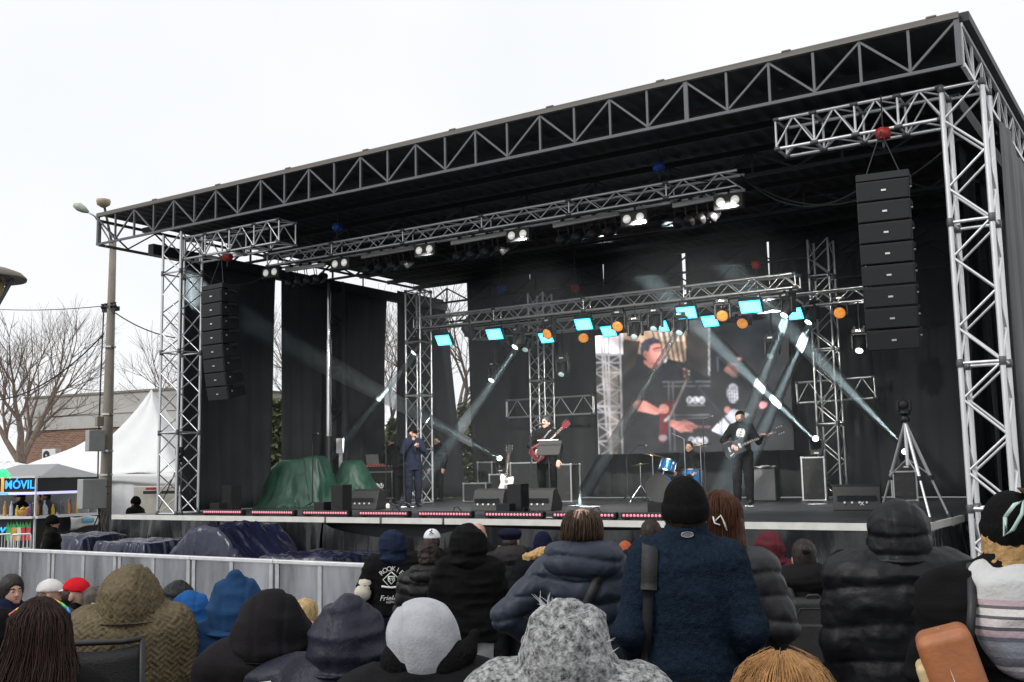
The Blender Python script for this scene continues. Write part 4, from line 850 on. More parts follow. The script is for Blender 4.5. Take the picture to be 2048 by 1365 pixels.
# camera tripods on the stage
def tripod(label, feet, apex, m, r0, camlabel, head=True, foot=M['black'], braces=True):
    r = thing('camera_tripod', label, 'tripod', feet[0], 'camera tripods on the stage'); apex = Vector(apex)
    for f in feet:
        f = Vector(f); mid = f.lerp(apex, 0.42); bar(f, mid, r0 * 0.7, m, 'leg', r); bar(mid, apex, r0, m, 'leg_upper', r)
        b = MB(); b.lathe([(r0 * 1.6, -0.03), (r0 * 1.6, 0.03)], 10, Matrix.Translation(mid)); b.build('leg_lock', M['black'], r)
        b = MB(); b.lathe([(r0 * 2.0, 0.0), (r0 * 1.5, 0.06)], 10, Matrix.Translation(f)); b.build('rubber_foot', foot, r)
        if braces: bar(f.lerp(apex, 0.45), Vector((apex.x, apex.y, f.lerp(apex, 0.62).z)), r0 * 0.4, m, 'spreader', r)
    bar((apex.x, apex.y, feet[0][2] + (apex.z - feet[0][2]) * 0.55), apex, r0 * 1.1, m, 'column', r)
    b = MB(); b.lathe([(0.05, 0), (0.065, 0.03), (0.05, 0.08), (0.03, 0.1)], 14, Matrix.Translation(apex)); b.build('head', M['black'], r, smooth=True)
    bar(apex + Vector((0, 0, 0.06)), apex + Vector((0.22, -0.25, -0.22)), 0.009, M['black'], 'pan_handle', r)
    c = thing('robot_camera', camlabel, 'camera', apex + Vector((0, 0, 0.1)), 'remote cameras on tripods')
    q = apex + Vector((0, 0, 0.1))
    b = MB(); b.lathe([(0.075, 0), (0.08, 0.03), (0.06, 0.05)], 18, Matrix.Translation(q)); b.build('base', M['black'], c, smooth=True)
    b = MB()
    for s in (-1, 1): b.box(q + Vector((s * 0.075, 0, 0.11)), (0.03, 0.08, 0.14))
    b.build('yoke', M['black'], c, bev=0.01)
    b = MB(); b.lathe([(0.03, -0.07), (0.06, -0.05), (0.065, 0.03), (0.045, 0.07)], 18, Matrix.Translation(q + Vector((0, 0, 0.13))) @ Matrix.Rotation(R_(-80), 4, 'X')); h = b.build('camera_head', M['box'], c, smooth=True)
    b = MB(); b.lathe([(0.035, 0.068), (0.03, 0.075)], 14, Matrix.Translation(q + Vector((0, 0, 0.13))) @ Matrix.Rotation(R_(-80), 4, 'X')); b.build('lens', M['lens'], h)
tp = onY(1810, 845, 1.15)
tripod('big silver camera tripod near the right corner of the stage', [Vector((onY(1758, 1000, 2.0).x, 2.0, SF + 0.003)), Vector((onY(1862, 1040, 0.45).x, 0.45, SF + 0.003)), Vector((onY(1902, 1030, 1.6).x - 0.02, 1.6, SF + 0.003))], tp, M['aluw'], 0.022, 'black robotic camera on the big silver tripod')
tl = onY(359, 925, 0.35)
tripod('thin black camera tripod at the left end of the stage', [onZ(313, 1030, SF + 0.003), Vector((onY(364, 1030, 0.15).x, 0.15, SF + 0.003)), Vector((onY(398, 1026, 0.55).x, 0.55, SF + 0.003))], tl, M['black'], 0.012, 'black robotic camera on the thin tripod at the left')
# floor lights
fspot = moving_head('floor_light', M['whiteled'], R_(-25), 'x', floor=True); PROTO.append(fspot)
FL = []
for px, py, Y, hb, lab in ((1003, 925, 7.9, 0.62, 'lit floor light on the flight case left of the guitarist'), (1632, 885, 8.35, 0.86, 'lit floor light on the upright flight case'), (1809, 893, 8.2, 0.55, 'lit floor light on the low case behind the tripod')):
    p = onY(px, py, Y); o = placed(fspot, Vector((p.x, Y, SF + hb + 0.03)), R_(15), lab, 'floor lights on flight cases', s=0.9); FL.append(Vector((p.x, Y - 0.18, SF + hb + 0.33)))
# laptop on the case, small things on the floor
lp = thing('laptop', 'open silver laptop on the desk left of the two men in black', 'laptop', (0, 0, 0))
b = MB(); b.box((0, 0, 0.01), (0.34, 0.24, 0.02)); b.build('base', M['alu'], lp); b = MB(); b.box((0, -0.14, 0.13), (0.34, 0.012, 0.24), Matrix.Rotation(R_(12), 3, 'X')); b.build('lid', M['alu'], lp)
dsk = thing('mixing_desk', 'low mixing desk on the PLU case', 'mixing desk', (0, 0, 0)); q = onfloor(766, 6.6)
b = MB(); b.box((0, 0, 0.06), (0.9, 0.55, 0.12)); b.build('console', M['box'], dsk, bev=0.01)
for k in range(10): b = MB(); b.box((-0.38 + k * 0.085, -0.1, 0.125), (0.02, 0.03, 0.02)); b.build('fader', M['badge'], dsk)
dsk.location = q + Vector((0, 0, 0.745)); dsk.rotation_euler = (0, 0, R_(10)); lp.location = q + Vector((-0.28, 0.05, 0.91)); lp.rotation_euler = (0, 0, R_(10))
b = MB(); b.bbox((-0.2, -0.15, 0), (0.2, 0.15, 0.04)); o = b.build('laptop_riser', M['red'], None); tag(o, 'thin dark red riser under the silver laptop', 'riser'); o.location = q + Vector((-0.28, 0.05, 0.868)); o.rotation_euler = (0, 0, R_(10))
M['bottle'] = mat('clear_plastic_bottle', (0.6, 0.75, 0.75), 0.1, 0, 0.0, alpha=0.55)
def bottle(name, label, p, m, h=0.22, r=0.032, cap=None, group=None, cat='bottle'):
    t = thing(name, label, cat, p, group)
    b = MB(); b.lathe([(r * 0.9, 0), (r, 0.01), (r, h * 0.55), (r * 0.9, h * 0.66), (r * 0.4, h * 0.82), (r * 0.38, h * 0.95)], 12, Matrix.Translation(p)); b.build('glass', m, t, smooth=True)
    b = MB(); b.lathe([(r * 0.45, h * 0.95), (r * 0.45, h)], 10, Matrix.Translation(p)); b.build('cap', cap or M['white'], t)
    return t
bottle('water_bottle', 'clear water bottle at the feet of the singer in the cap', fl(818, 1014), M['bottle']); bottle('water_bottle', 'clear water bottle on the floor right of the guitarist', fl(1160, 1012), M['bottle'])
M['lightpool'] = mat('white_light_pool', (0.75, 0.75, 0.75), 0.5, 0, 0.03)
def disc(p, r, name, label, cat, m, squash=1.0):
    b = MB(); b.lathe([(r, 0), (r, 0.006)], 24, Matrix.Translation(p)); tag(b.build(name, m, None), label, cat)
disc(fl(1635, 1009), 0.17, 'light_pool_disc', 'white disc standing in for a pool of light right of the bassist', 'light_pool', M['lightpool']); disc(fl(1180, 1014), 0.20, 'light_pool_disc', 'white disc standing in for a pool of light behind the balding man', 'light_pool', M['lightpool'])  # white discs stand in for the pools of light on the floor
def sheet(p, w, d, rz, label, name='paper_sheet', m=None, h=0.005):
    b = MB(); b.box((0, 0, h / 2), (w, d, h)); o = b.build(name, m or M['white'], None); o.location = p; o.rotation_euler = (0, 0, rz); tag(o, label, 'paper', 'set lists on the stage floor')
sheet(fl(1105, 1036), 0.30, 0.22, 0.4, 'white set list sheet near the stage edge left of the balding man'); sheet(fl(1472, 1014), 0.16, 0.24, 0.2, 'white sheet under the left shoe of the bassist'); sheet(fl(1498, 1013), 0.16, 0.24, 0.4, 'white sheet under the right shoe of the bassist')
b = MB(); b.box((0, 0, 0.05), (0.2, 0.12, 0.1)); o = b.build('sponge_block', M['cream'], None, bev=0.02); o.location = fl(769, 1018); tag(o, 'cream coloured block on the floor left of the singer in the cap', 'block')
# sheets and stand at the keyboards
for (px, py, w, h, Y, lab) in ((596, 870, 0.24, 0.34, 4.6, 'white sheet on a stand above the green tarpaulin'), (680, 892, 0.22, 0.34, 5.0, 'pale notice fixed to the mast beside the shiny cylinder')):
    p = onY(px, py, Y); t = thing('notice_sheet', lab, 'notice', p); b = MB(); b.box(p, (w, 0.01, h)); b.build('sheet', M['white'], t)
    b = MB(); b.box(p + Vector((0, -0.008, 0.03)), (w * 0.6, 0.004, h * 0.5)); b.build('print', M['ampf'] if px < 650 else M['trim'], t)
    for s in (-1, 0, 1): bar(p + Vector((s * 0.04, 0.02, -h / 2 - 0.75)), p + Vector((s * 0.04, 0.02, h * 0.3)), 0.012, M['alu'], 'stand_rod', t)
# green tarpaulin over the keyboards
def tarp(name, label, m, c, rx, ry, hf, nx=84, ny=66, seed=0, rz=0.0, wr=0.03, group=None, cat='tarpaulin'):
    """cloth over hidden gear: hf(u,v) height for u,v in -1..1, creased at random"""
    cr, sr = math.cos(rz), math.sin(rz)
    U_, W_ = np.meshgrid(np.linspace(-1, 1, nx + 1), np.linspace(-1, 1, ny + 1)); A_, D_ = U_.ravel(), W_.ravel()
    H_ = np.array([hf(a, d) for a, d in zip(A_, D_)]); S3 = np.full(A_.size, seed * 3.7)
    P3 = np.stack([A_ * rx * 2.2 + .6 * H_, D_ * ry * 2.2 + .6 * H_, S3], 1)
    w_ = (ridge(P3) ** 2 - .4) + .55 * (ridge(P3 * 2.3 + 5) ** 2 - .4) + .25 * (ridge(P3 * 5.1 + 9) - .5)
    r_ = np.maximum(np.abs(A_), np.abs(D_)); sd = np.clip((r_ - .5) / .4, 0, 1)
    Z_ = np.where(H_ < .01, 0, np.maximum(0, H_ + wr * 1.6 * w_ * (1 - .4 * sd)))
    nx_ = vnoise(np.stack([A_ * 3.1, D_ * 3.1, S3 + 4], 1)) - .5; ny_ = vnoise(np.stack([A_ * 3.1 + 9, D_ * 3.1, S3 + 8], 1)) - .5; fx = ridge(np.stack([A_ * 7, D_ * 7, S3 + H_ * 1.5], 1)) - .5
    X_ = A_ * rx + sd * rx * (.22 * nx_ + .10 * fx * np.sign(A_)); Y_ = D_ * ry + sd * ry * (.22 * ny_ + .10 * fx * np.sign(D_))
    b = MB(); vs = np.stack([c[0] + X_ * cr - Y_ * sr, c[1] + X_ * sr + Y_ * cr, c[2] + Z_ + .004], 1).tolist()
    b.add(vs, [(j * (nx + 1) + i, j * (nx + 1) + i + 1, (j + 1) * (nx + 1) + i + 1, (j + 1) * (nx + 1) + i) for j in range(ny) for i in range(nx)])
    return tag(b.build(name, m, None, smooth=True, solid=0.008), label, cat, group)
def sstep(a, b_, x): t = min(1, max(0, (x - a) / (b_ - a))); return t * t * (3 - 2 * t)
def dome(h, p=2.2, edge=0.15):
    def f(a, d):
        q = (abs(a) ** p + abs(d) ** p); return h * max(0.0, 1 - q) ** 0.42 if q < 1 else 0.0
    return f
def boxy(h, e=0.72, tilt=0.0, lift=0.0):
    def f(a, d):
        m_ = max(abs(a), abs(d)); base = 1 - sstep(e, 0.985, m_); return max(0.0, (h + tilt * a + lift * d) * base)
    return f
gc = onfloor(590, 3.9, 1010)
tarp('green_tarpaulin', 'crumpled green tarpaulin over keyboards at the left of the stage', M['green'], (gc.x, gc.y, SF), 1.10, 0.85, lambda a, d: max(0, (.96 + .10 * math.sin(a * 2.2 + .5)) * (1 - sstep(.48 + .12 * math.sin(a * 3 + d * 2), .98, math.hypot(a * (1.0 if a < 0 else .92), d)))), seed=1, rz=R_(12), wr=0.05)
gc = onfloor(706, 4.9, 1005)
tarp('green_tarpaulin', 'second green tarpaulin drooping towards the PLU case', M['green'], (gc.x, gc.y, SF + 0.32), 0.62, 0.6, lambda a, d: max(0, .62 * (1 - sstep(.3, .98, math.hypot(a, d)))), seed=5, rz=R_(12), wr=0.04)
b = MB(); b.box((0, 0, 0.15), (0.9, 0.8, 0.3)); o = b.build('gear_box', M['black'], None); o.location = (gc.x, gc.y, SF + 0.003); tag(o, 'dark gear box under the drooping green tarpaulin', 'box')
# tarpaulined subwoofers on the ground before the stage
tarp('subwoofer_tarpaulin', 'tall navy tarpaulin draped up to the stage edge', M['navy'], (onY(478, 1090, -1.0).x, -0.95, -0.35), 1.15, 0.85, lambda a, d: max(0, (1.40 - 0.95 * max(0, abs(a + 0.12) - 0.22)) * (1 - sstep(0.75, 0.98, max(abs(a), abs(d))))), seed=3, wr=0.06, group='navy tarpaulins before the stage')
tarp('subwoofer_tarpaulin', 'navy tarpaulin over a box just right of the tall draped one', M['navy'], (onY(645, 1110, -1.2).x, -1.2, -0.35), 0.95, 0.9, boxy(1.02, 0.70), seed=6, wr=0.04, group='navy tarpaulins before the stage')
tarp('subwoofer_tarpaulin', 'navy tarpaulin with a pale shiny top left of the tall draped one', M['navy'], (onY(300, 1080, -1.0).x, -1.0, -0.35), 0.85, 0.8, boxy(1.13, 0.72), seed=8, wr=0.03, group='navy tarpaulins before the stage')
tarp('subwoofer_tarpaulin', 'wide crumpled navy tarpaulin at the far left end of the stage', M['navy'], (onY(165, 1075, -1.0).x, -0.9, -0.35), 0.85, 0.8, boxy(1.16, 0.62), seed=11, wr=0.05, group='navy tarpaulins before the stage')
tarp('subwoofer_tarpaulin', 'clear crumpled plastic and navy sheet behind the beret', M['navy'], (onY(1050, 1100, -1.2).x, -1.2, -0.35), 1.1, 0.8, boxy(1.15, 0.6, 0.05), seed=14, wr=0.05, group='navy tarpaulins before the stage')
tarp('subwoofer_tarpaulin', 'low navy tarpaulin showing between the hooded people on the right', M['navy'], (onY(1660, 1125, -1.2).x, -1.2, -0.35), 1.3, 0.8, boxy(0.95, 0.6), seed=17, wr=0.05, group='navy tarpaulins before the stage')
# crowd barrier
M['perf'] = mat('perforated_aluminium', (0.46, 0.47, 0.50), 0.3, 0.9, 0.38, 1.5, bump=0.0, stretch=(1.6, 1, .35))  # upright mottling in the colour imitates blurred reflections in the metal
_nt = M['perf'].node_tree; _p = _nt.nodes['Principled BSDF']; _tc3 = _n(_nt, 'ShaderNodeTexCoord'); _vo = _n(_nt, 'ShaderNodeTexVoronoi'); _vo.inputs['Scale'].default_value = 55; _vo.inputs['Randomness'].default_value = 0.0
_bp = _n(_nt, 'ShaderNodeBump'); _bp.inputs['Strength'].default_value = 0.2; _bp.inputs['Distance'].default_value = 0.002
_rg = _n(_nt, 'ShaderNodeMapRange'); _rg.inputs[1].default_value = 0.2; _rg.inputs[2].default_value = 0.35
_nt.links.new(_tc3.outputs['Object'], _vo.inputs['Vector']); _nt.links.new(_vo.outputs['Distance'], _rg.inputs[0]); _nt.links.new(_rg.outputs[0], _bp.inputs['Height']); _nt.links.new(_bp.outputs[0], _p.inputs['Normal'])
BY = -4.2; bl = 1.45; x = onY(738, 1128, BY).x; btop = onY(500, 1117, BY).z; k = 0
while x > -13.5:
    r = thing('crowd_barrier', ('perforated aluminium crowd barrier section at the right end, beside the letterman jacket' if k == 0 else 'perforated aluminium crowd barrier section, number %s from its right end' % ('two three four five six seven eight'.split()[k - 1])), 'barrier', (x - bl / 2, BY, -0.35), 'crowd barrier sections')
    g = gz(x, BY)
    b = MB(); b.bbox((x - bl + 0.006, BY, g + 0.06), (x - 0.006, BY + 0.006, btop - 0.04)); b.build('panel', M['perf'], r)
    b = MB(); b.bbox((x - bl + 0.004, BY - 0.035, btop - 0.045), (x - 0.004, BY + 0.04, btop)); b.build('top_rail', M['aluw'], r, bev=0.008)
    for s in (0.05, bl / 2, bl - 0.05): b = MB(); b.bbox((x - s - 0.03, BY - 0.012, g + 0.05), (x - s + 0.03, BY - 0.001, btop - 0.05)); b.build('post', M['alu'], r)
    b = MB(); b.bbox((x - bl + 0.01, BY - 0.9, g + 0.01), (x - 0.01, BY + 0.01, g + 0.035)); b.build('foot_plate', M['alu'], r)
    for s in (0.08, bl - 0.08): bar((x - s, BY + 0.75, g + 0.03), (x - s, BY + 0.03, btop - 0.15), 0.02, M['alu'], 'stay', r)
    x -= bl; k += 1
# ------------------------------------------------------------------ people: smooth bodies and clothes from distance fields
def cap(a, b_, r1, r2=None, sc=(1, 1, 1), k=0.03, op='add'):
    a = np.array(a, float); b_ = np.array(b_, float); r2 = r1 if r2 is None else r2; sc = np.array(sc, float)
    m = max(r1, r2) * sc.max() + 0.05
    def fn(P):
        q = (P - a) / sc; d = (b_ - a) / sc; t = np.clip((q @ d) / (d @ d + 1e-12), 0, 1)
        return (np.linalg.norm(q - t[..., None] * d, axis=-1) - (r1 + (r2 - r1) * t)) * sc.min()
    return (fn, np.minimum(a, b_) - m, np.maximum(a, b_) + m, k, op)
def ell3(c, r, k=0.03, op='add', rx=0.0):
    c = np.array(c, float); r = np.array(r, float); cx, sx = math.cos(rx), math.sin(rx)
    def fn(P):
        q = P - c
        if rx: q = np.stack([q[..., 0], q[..., 1] * cx + q[..., 2] * sx, -q[..., 1] * sx + q[..., 2] * cx], -1)
        k0 = np.linalg.norm(q / r, axis=-1); k1 = np.linalg.norm(q / (r * r), axis=-1)
        return k0 * (k0 - 1) / np.maximum(k1, 1e-6)
    m = r.max() if rx else r
    return (fn, c - m - 0.05, c + m + 0.05, k, op)
def loft(prof, k=0.03):
    """prof rows: z, half width x, half depth y, y centre"""
    pr = np.array(sorted(prof), float)
    def fn(P):
        z = P[..., 2]; wx = np.interp(z, pr[:, 0], pr[:, 1]); wy = np.interp(z, pr[:, 0], pr[:, 2]); yc = np.interp(z, pr[:, 0], pr[:, 3])
        q = ((np.abs(P[..., 0]) / wx) ** 2.4 + (np.abs(P[..., 1] - yc) / wy) ** 2.4) ** (1 / 2.4)
        d = (q - 1) * np.minimum(wx, wy); return np.maximum(d, np.maximum(pr[0, 0] - z, z - pr[-1, 0]))
    mx = pr[:, 1].max(); my = pr[:, 2].max() + np.abs(pr[:, 3]).max()
    return (fn, np.array((-mx - .05, -my - .05, pr[0, 0] - .05)), np.array((mx + .05, my + .05, pr[-1, 0] + .05)), k, 'add')
def cutz(z, above=False):
    def fn(P): return (z - P[..., 2]) if above else (P[..., 2] - z)
    return (fn, np.array((-9., -9, -9)), np.array((9., 9, 9)), 0.0, 'int')
def surf(prims, h):
    lo = np.min([p[1] for p in prims if p[4] == 'add'], 0) + 0.03; hi = np.max([p[2] for p in prims if p[4] == 'add'], 0) - 0.03
    n = np.ceil((hi - lo) / h).astype(int) + 2
    F = np.full(tuple(n), 0.2); ax = [lo[i] + h * np.arange(n[i]) for i in range(3)]
    for fn, a, b_, k, op in prims:
        s = [slice(max(0, int((a[i] - lo[i]) / h)), min(n[i], int((b_[i] - lo[i]) / h) + 2)) for i in range(3)]
        if any(q.stop <= q.start for q in s): continue
        G = np.stack(np.meshgrid(*[ax[i][s[i]] for i in range(3)], indexing='ij'), -1); d = fn(G); c = F[s[0], s[1], s[2]]
        if op == 'add':
            if k > 0: hh = np.clip(0.5 + 0.5 * (c - d) / k, 0, 1); F[s[0], s[1], s[2]] = c * (1 - hh) + d * hh - k * hh * (1 - hh)
            else: F[s[0], s[1], s[2]] = np.minimum(c, d)
        elif op == 'sub':
            k = max(k, 1e-4); hh = np.clip(0.5 - 0.5 * (c + d) / k, 0, 1); F[s[0], s[1], s[2]] = c * (1 - hh) - d * hh + k * hh * (1 - hh)
        else: F[s[0], s[1], s[2]] = np.maximum(c, d)
    F[0] = F[-1] = 0.2; F[:, 0] = F[:, -1] = 0.2; F[:, :, 0] = F[:, :, -1] = 0.2
    S = F < 0
    C8 = [(a, b_, c) for a in (0, 1) for b_ in (0, 1) for c in (0, 1)]
    sub = lambda A, o: A[o[0]:n[0] - 1 + o[0], o[1]:n[1] - 1 + o[1], o[2]:n[2] - 1 + o[2]]
    cnt = sum(sub(S, o).astype(np.int8) for o in C8); act = (cnt > 0) & (cnt < 8)
    I = np.argwhere(act); vid = np.full(act.shape, -1); vid[act] = np.arange(len(I))
    acc = np.zeros((len(I), 3)); num = np.zeros(len(I))
    for a in C8:
        for d in range(3):
            if a[d]: continue
            b_ = list(a); b_[d] = 1
            fa = F[I[:, 0] + a[0], I[:, 1] + a[1], I[:, 2] + a[2]]; fb = F[I[:, 0] + b_[0], I[:, 1] + b_[1], I[:, 2] + b_[2]]
            m = (fa < 0) != (fb < 0); t = np.where(m, fa / np.where(m, fa - fb, 1), 0)
            p = np.tile(np.array(a, float), (len(I), 1)); p[:, d] += t; acc[m] += p[m]; num[m] += 1
    V = lo + (I + acc / np.maximum(num, 1)[:, None]) * h
    gx, gy, gz_ = np.gradient(F); N = np.stack([g[I[:, 0], I[:, 1], I[:, 2]] for g in (gx, gy, gz_)], 1); N /= np.linalg.norm(N, axis=1, keepdims=True) + 1e-9
    Q = []
    for d in range(3):
        e = [slice(None)] * 3; e2 = [slice(None)] * 3; e[d] = slice(0, -1); e2[d] = slice(1, None)
        ch = S[tuple(e)] != S[tuple(e2)]; J = np.argwhere(ch); u, w = [(1, 2), (2, 0), (0, 1)][d]
        J = J[(J[:, u] > 0) & (J[:, w] > 0) & (J[:, u] < n[u] - 1) & (J[:, w] < n[w] - 1)]
        du = np.zeros(3, int); du[u] = 1; dw = np.zeros(3, int); dw[w] = 1
        g = lambda K: vid[K[:, 0], K[:, 1], K[:, 2]]
        q = np.stack([g(J - du - dw), g(J - dw), g(J), g(J - du)], 1); ins = S[J[:, 0], J[:, 1], J[:, 2]]
        q[~ins] = q[~ins][:, ::-1]; Q.append(q)
    return V, N, np.concatenate(Q)
def mk(name, V, Q, smooth=True):
    me = bpy.data.meshes.new(name); me.vertices.add(len(V)); me.vertices.foreach_set('co', np.asarray(V, np.float32).ravel())
    me.loops.add(Q.size); me.loops.foreach_set('vertex_index', Q.ravel().astype(np.int32)); me.polygons.add(len(Q))
    me.polygons.foreach_set('loop_start', np.arange(0, Q.size, 4, dtype=np.int32)); me.polygons.foreach_set('loop_total', np.full(len(Q), 4, np.int32))
    me.update(calc_edges=True); me.validate()
    if smooth: me.shade_smooth()
    return me
def joinvq(parts):
    V = []; Q = []; o = 0
    for v, q in parts: V.append(v); Q.append(q + o); o += len(v)
    return np.concatenate(V), np.concatenate(Q)
ARMS = {'down': ((.225, -.03, 1.13), (.235, .05, .89)), 'pocket': ((.262, -.08, 1.13), (.20, .12, .96)), 'akimbo': ((.43, -.07, 1.17), (.22, .09, 1.0)),
        'front': ((.235, .03, 1.13), (.06, .23, 1.17)), 'mouth': ((.25, .08, 1.16), (.06, .21, 1.44)), 'chest': ((.26, .05, 1.14), (.05, .23, 1.30)), 'strum': ((.33, .03, 1.17), (.16, .24, 1.07)),
        'neck': ((.31, .10, 1.13), (.36, .27, 1.22)), 'low': ((.26, .02, 1.12), (.24, .13, .88)), 'drum': ((.26, .08, 1.12), (.22, .33, 1.05)), 'lap': ((.25, .06, 1.10), (.12, .28, 1.0)), 'clasp': ((.23, .10, 1.12), (.04, .24, 1.34))}
def handprims(w, e, side, curl):
    """palm, four fingers and a thumb beyond the wrist w; e is the elbow"""
    w = np.array(w, float); e = np.array(e, float); d = w - e; d /= np.linalg.norm(d)
    s = np.array((side, 0, 0.25)); s -= d * (s @ d); s /= np.linalg.norm(s); nrm = np.cross(d, s) * side
    if nrm[1] > 0 and False: nrm = -nrm
    pr = [cap(w - d * .03, w + d * .02, .026, .026, k=.01), cap(w + d * .03 - s * .018, w + d * .075 - s * .022, .02, .018, k=.015), cap(w + d * .03 + s * .018, w + d * .075 + s * .02, .02, .018, k=.015)]
    for i, (off, L) in enumerate(((-.030, .062), (-.010, .075), (.011, .080), (.031, .070))):
        a = w + d * .085 + s * off; c1 = math.cos(curl * .5); s1 = math.sin(curl * .5); b_ = a + (d * c1 + nrm * s1) * L * .55; c2 = math.cos(curl * 1.3); s2 = math.sin(curl * 1.3); c = b_ + (d * c2 + nrm * s2) * L * .5
        pr += [cap(a, b_, .0095, .009, k=.004), cap(b_, c, .009, .0075, k=.004)]
    t0 = w + d * .03 + s * .03 * 1.0; t1 = t0 + d * .03 + s * .025 + nrm * .012; t2 = t1 + d * .03 + nrm * .018
    return pr + [cap(t0, t1, .012, .0105, k=.006), cap(t1, t2, .0105, .009, k=.004)]
HEADC = {}
def headpart(h=0.0085):
    if h in HEADC: return HEADC[h]
    pr = [ell3((0, -.012, 1.648), (.076, .095, .103)), ell3((0, .022, 1.585), (.060, .070, .078), .03), cap((0, .06, 1.545), (0, .066, 1.54), .024, k=.02), cap((0, .083, 1.628), (0, .102, 1.598), .010, .0145, k=.012),
          cap((-.03, .076, 1.648), (.03, .076, 1.648), .012, k=.02), cap((0, -.03, 1.40), (0, -.012, 1.56), .060, .054, k=.03), cap((-.022, .078, 1.563), (.022, .078, 1.563), .008, k=.01),
          ell3((.078, -.012, 1.612), (.012, .024, .034), .008), ell3((-.078, -.012, 1.612), (.012, .024, .034), .008), ell3((.031, .098, 1.630), (.018, .022, .012), .012, 'sub'), ell3((-.031, .098, 1.630), (.018, .022, .012), .012, 'sub')]
    V, N, Q = surf(pr, h); HEADC[h] = (V, Q); return HEADC[h]
def legs_pts(sit): 
    if sit: return [((.10, 0, .50), (.13, .43, .50)), ((.13, .43, .50), (.13, .46, .08))]
    return [((.095, 0, .90), (.105, .012, .50)), ((.105, .012, .50), (.11, -.01, .09))]
def side3(p, s): return (p[0] * s, p[1], p[2])
def shift(p, dz): return (p[0], p[1], p[2] + dz)
HD = -.03
HDC = [HD]                                   # how far the head sits down between the shoulders
def rot_head(V, yaw, tilt=0.0, dz=0.0):
    V = V + np.array((0, 0, HDC[0])) * np.clip((V[:, 2] - 1.44) / .1, 0, 1)[:, None]
    if not yaw and not tilt: return V
    c, s = math.cos(yaw), math.sin(yaw); V = V.copy(); p = V - np.array((0, -.012, 1.52)); w = np.clip((V[:, 2] - 1.42) / 0.12, 0, 1)[:, None]
    ct, st_ = math.cos(tilt), math.sin(tilt); p = np.stack([p[:, 0], p[:, 1] * ct - p[:, 2] * st_, p[:, 1] * st_ + p[:, 2] * ct], 1)
    q = np.stack([p[:, 0] * c - p[:, 1] * s, p[:, 0] * s + p[:, 1] * c, p[:, 2]], 1) + np.array((0, -.012, 1.52))
    return V * (1 - w) + q * w
def leanv(V, lean, z0):
    if not lean: return V
    V = V.copy(); V[:, 1] += lean * np.clip(V[:, 2] - z0, 0, 2); return V
MESHC = {}
def body_mesh(armL, armR, sit, hy, tilt, lean, fine, hands, curl):
    key = ('body', HDC[0], armL, armR, sit, hy, tilt, lean, fine, hands, curl)
    if key in MESHC: return MESHC[key]
    dz = -.42 if sit else 0.0
    pr = [loft([(.86 + dz, .14, .09, 0), (1.05 + dz, .13, .085, 0), (1.25 + dz, .155, .10, 0), (1.40 + dz, .13, .075, -.01), (1.46 + dz, .06, .055, -.02)], .04), cap((0, -.02, 1.38 + dz), (0, -.012, 1.50 + dz), .052, k=.03)]
    for s, am in ((1, armR), (-1, armL)):
        e, w = ARMS[am]; pr += [cap(side3((.14, 0, 1.38 + dz), s), shift(side3(e, s), dz), .042, .036), cap(shift(side3(e, s), dz), shift(side3(w, s), dz), .035, .026, k=.02)]
        for a, b_ in legs_pts(sit): pr.append(cap(side3(a, s), side3(b_, s), .062 if a[2] > .6 or a[1] < .1 else .045, .042, k=.03))
    V, N, Q = surf(pr, .022); parts = [(leanv(V, lean, .95 + dz), Q)]
    hv, hq = headpart(.0085 if fine else .012); hv = rot_head(hv, hy, tilt) + np.array((0, 0, dz)); parts.append((leanv(hv, lean, .95 + dz), hq))
    if hands:
        for s, am in ((1, armR), (-1, armL)):
            e, w = ARMS[am]; v, n, q = surf(handprims(side3(w, s), side3(e, s), s, curl), .0055 if fine else .008); parts.append((leanv(v + np.array((0, 0, dz)), lean, .95 + dz), q))
    me = mk('body', *joinvq(parts)); me.materials.append(M['skin']); MESHC[key] = me; return me
def d_wrinkle(V, N, amp, f, seed):
    P = V * np.array((f, f, f * 1.8)) + seed; return amp * (ridge(P) ** 2 - 0.35) + amp * 0.5 * (ridge(P * 2.1 + 7) - 0.5)
def d_puffer(V, N, amp, pitch, seed):
    z = V[:, 2] + 0.02 * np.sin(V[:, 0] * 9 + seed) + 0.018 * (vnoise(V * 7 + seed) - 0.5); fr_ = np.abs(np.sin(math.pi * z / pitch)); fl_ = np.clip(1.3 - np.abs(N[:, 2]), 0, 1)
    return amp * (np.sqrt(fr_) - 0.7) * fl_ + amp * 0.45 * (ridge(V * np.array((22, 22, 9)) + seed) - 0.5) * (0.4 + 0.6 * (1 - fr_))
def d_quilt(V, N, amp, c):
    a = np.arctan2(V[:, 0], -(V[:, 1])) * 0.17; v = V[:, 2]; s = 0.047
    p, q = (a + v) / s, (a - v) / s                  # herringbone channels at 45 degrees
    sel = (np.floor(p) + np.floor(q)) % 2 == 0; A = np.where(sel, p, q); fr2 = np.abs(np.sin(math.pi * A * 2)); e = np.abs(np.sin(math.pi * p)) * np.abs(np.sin(math.pi * q))
    return amp * (fr2 ** 0.6 - 0.6) * np.clip(e * 4, 0, 1) + 0.004 * (vnoise(V * 14) - .5)
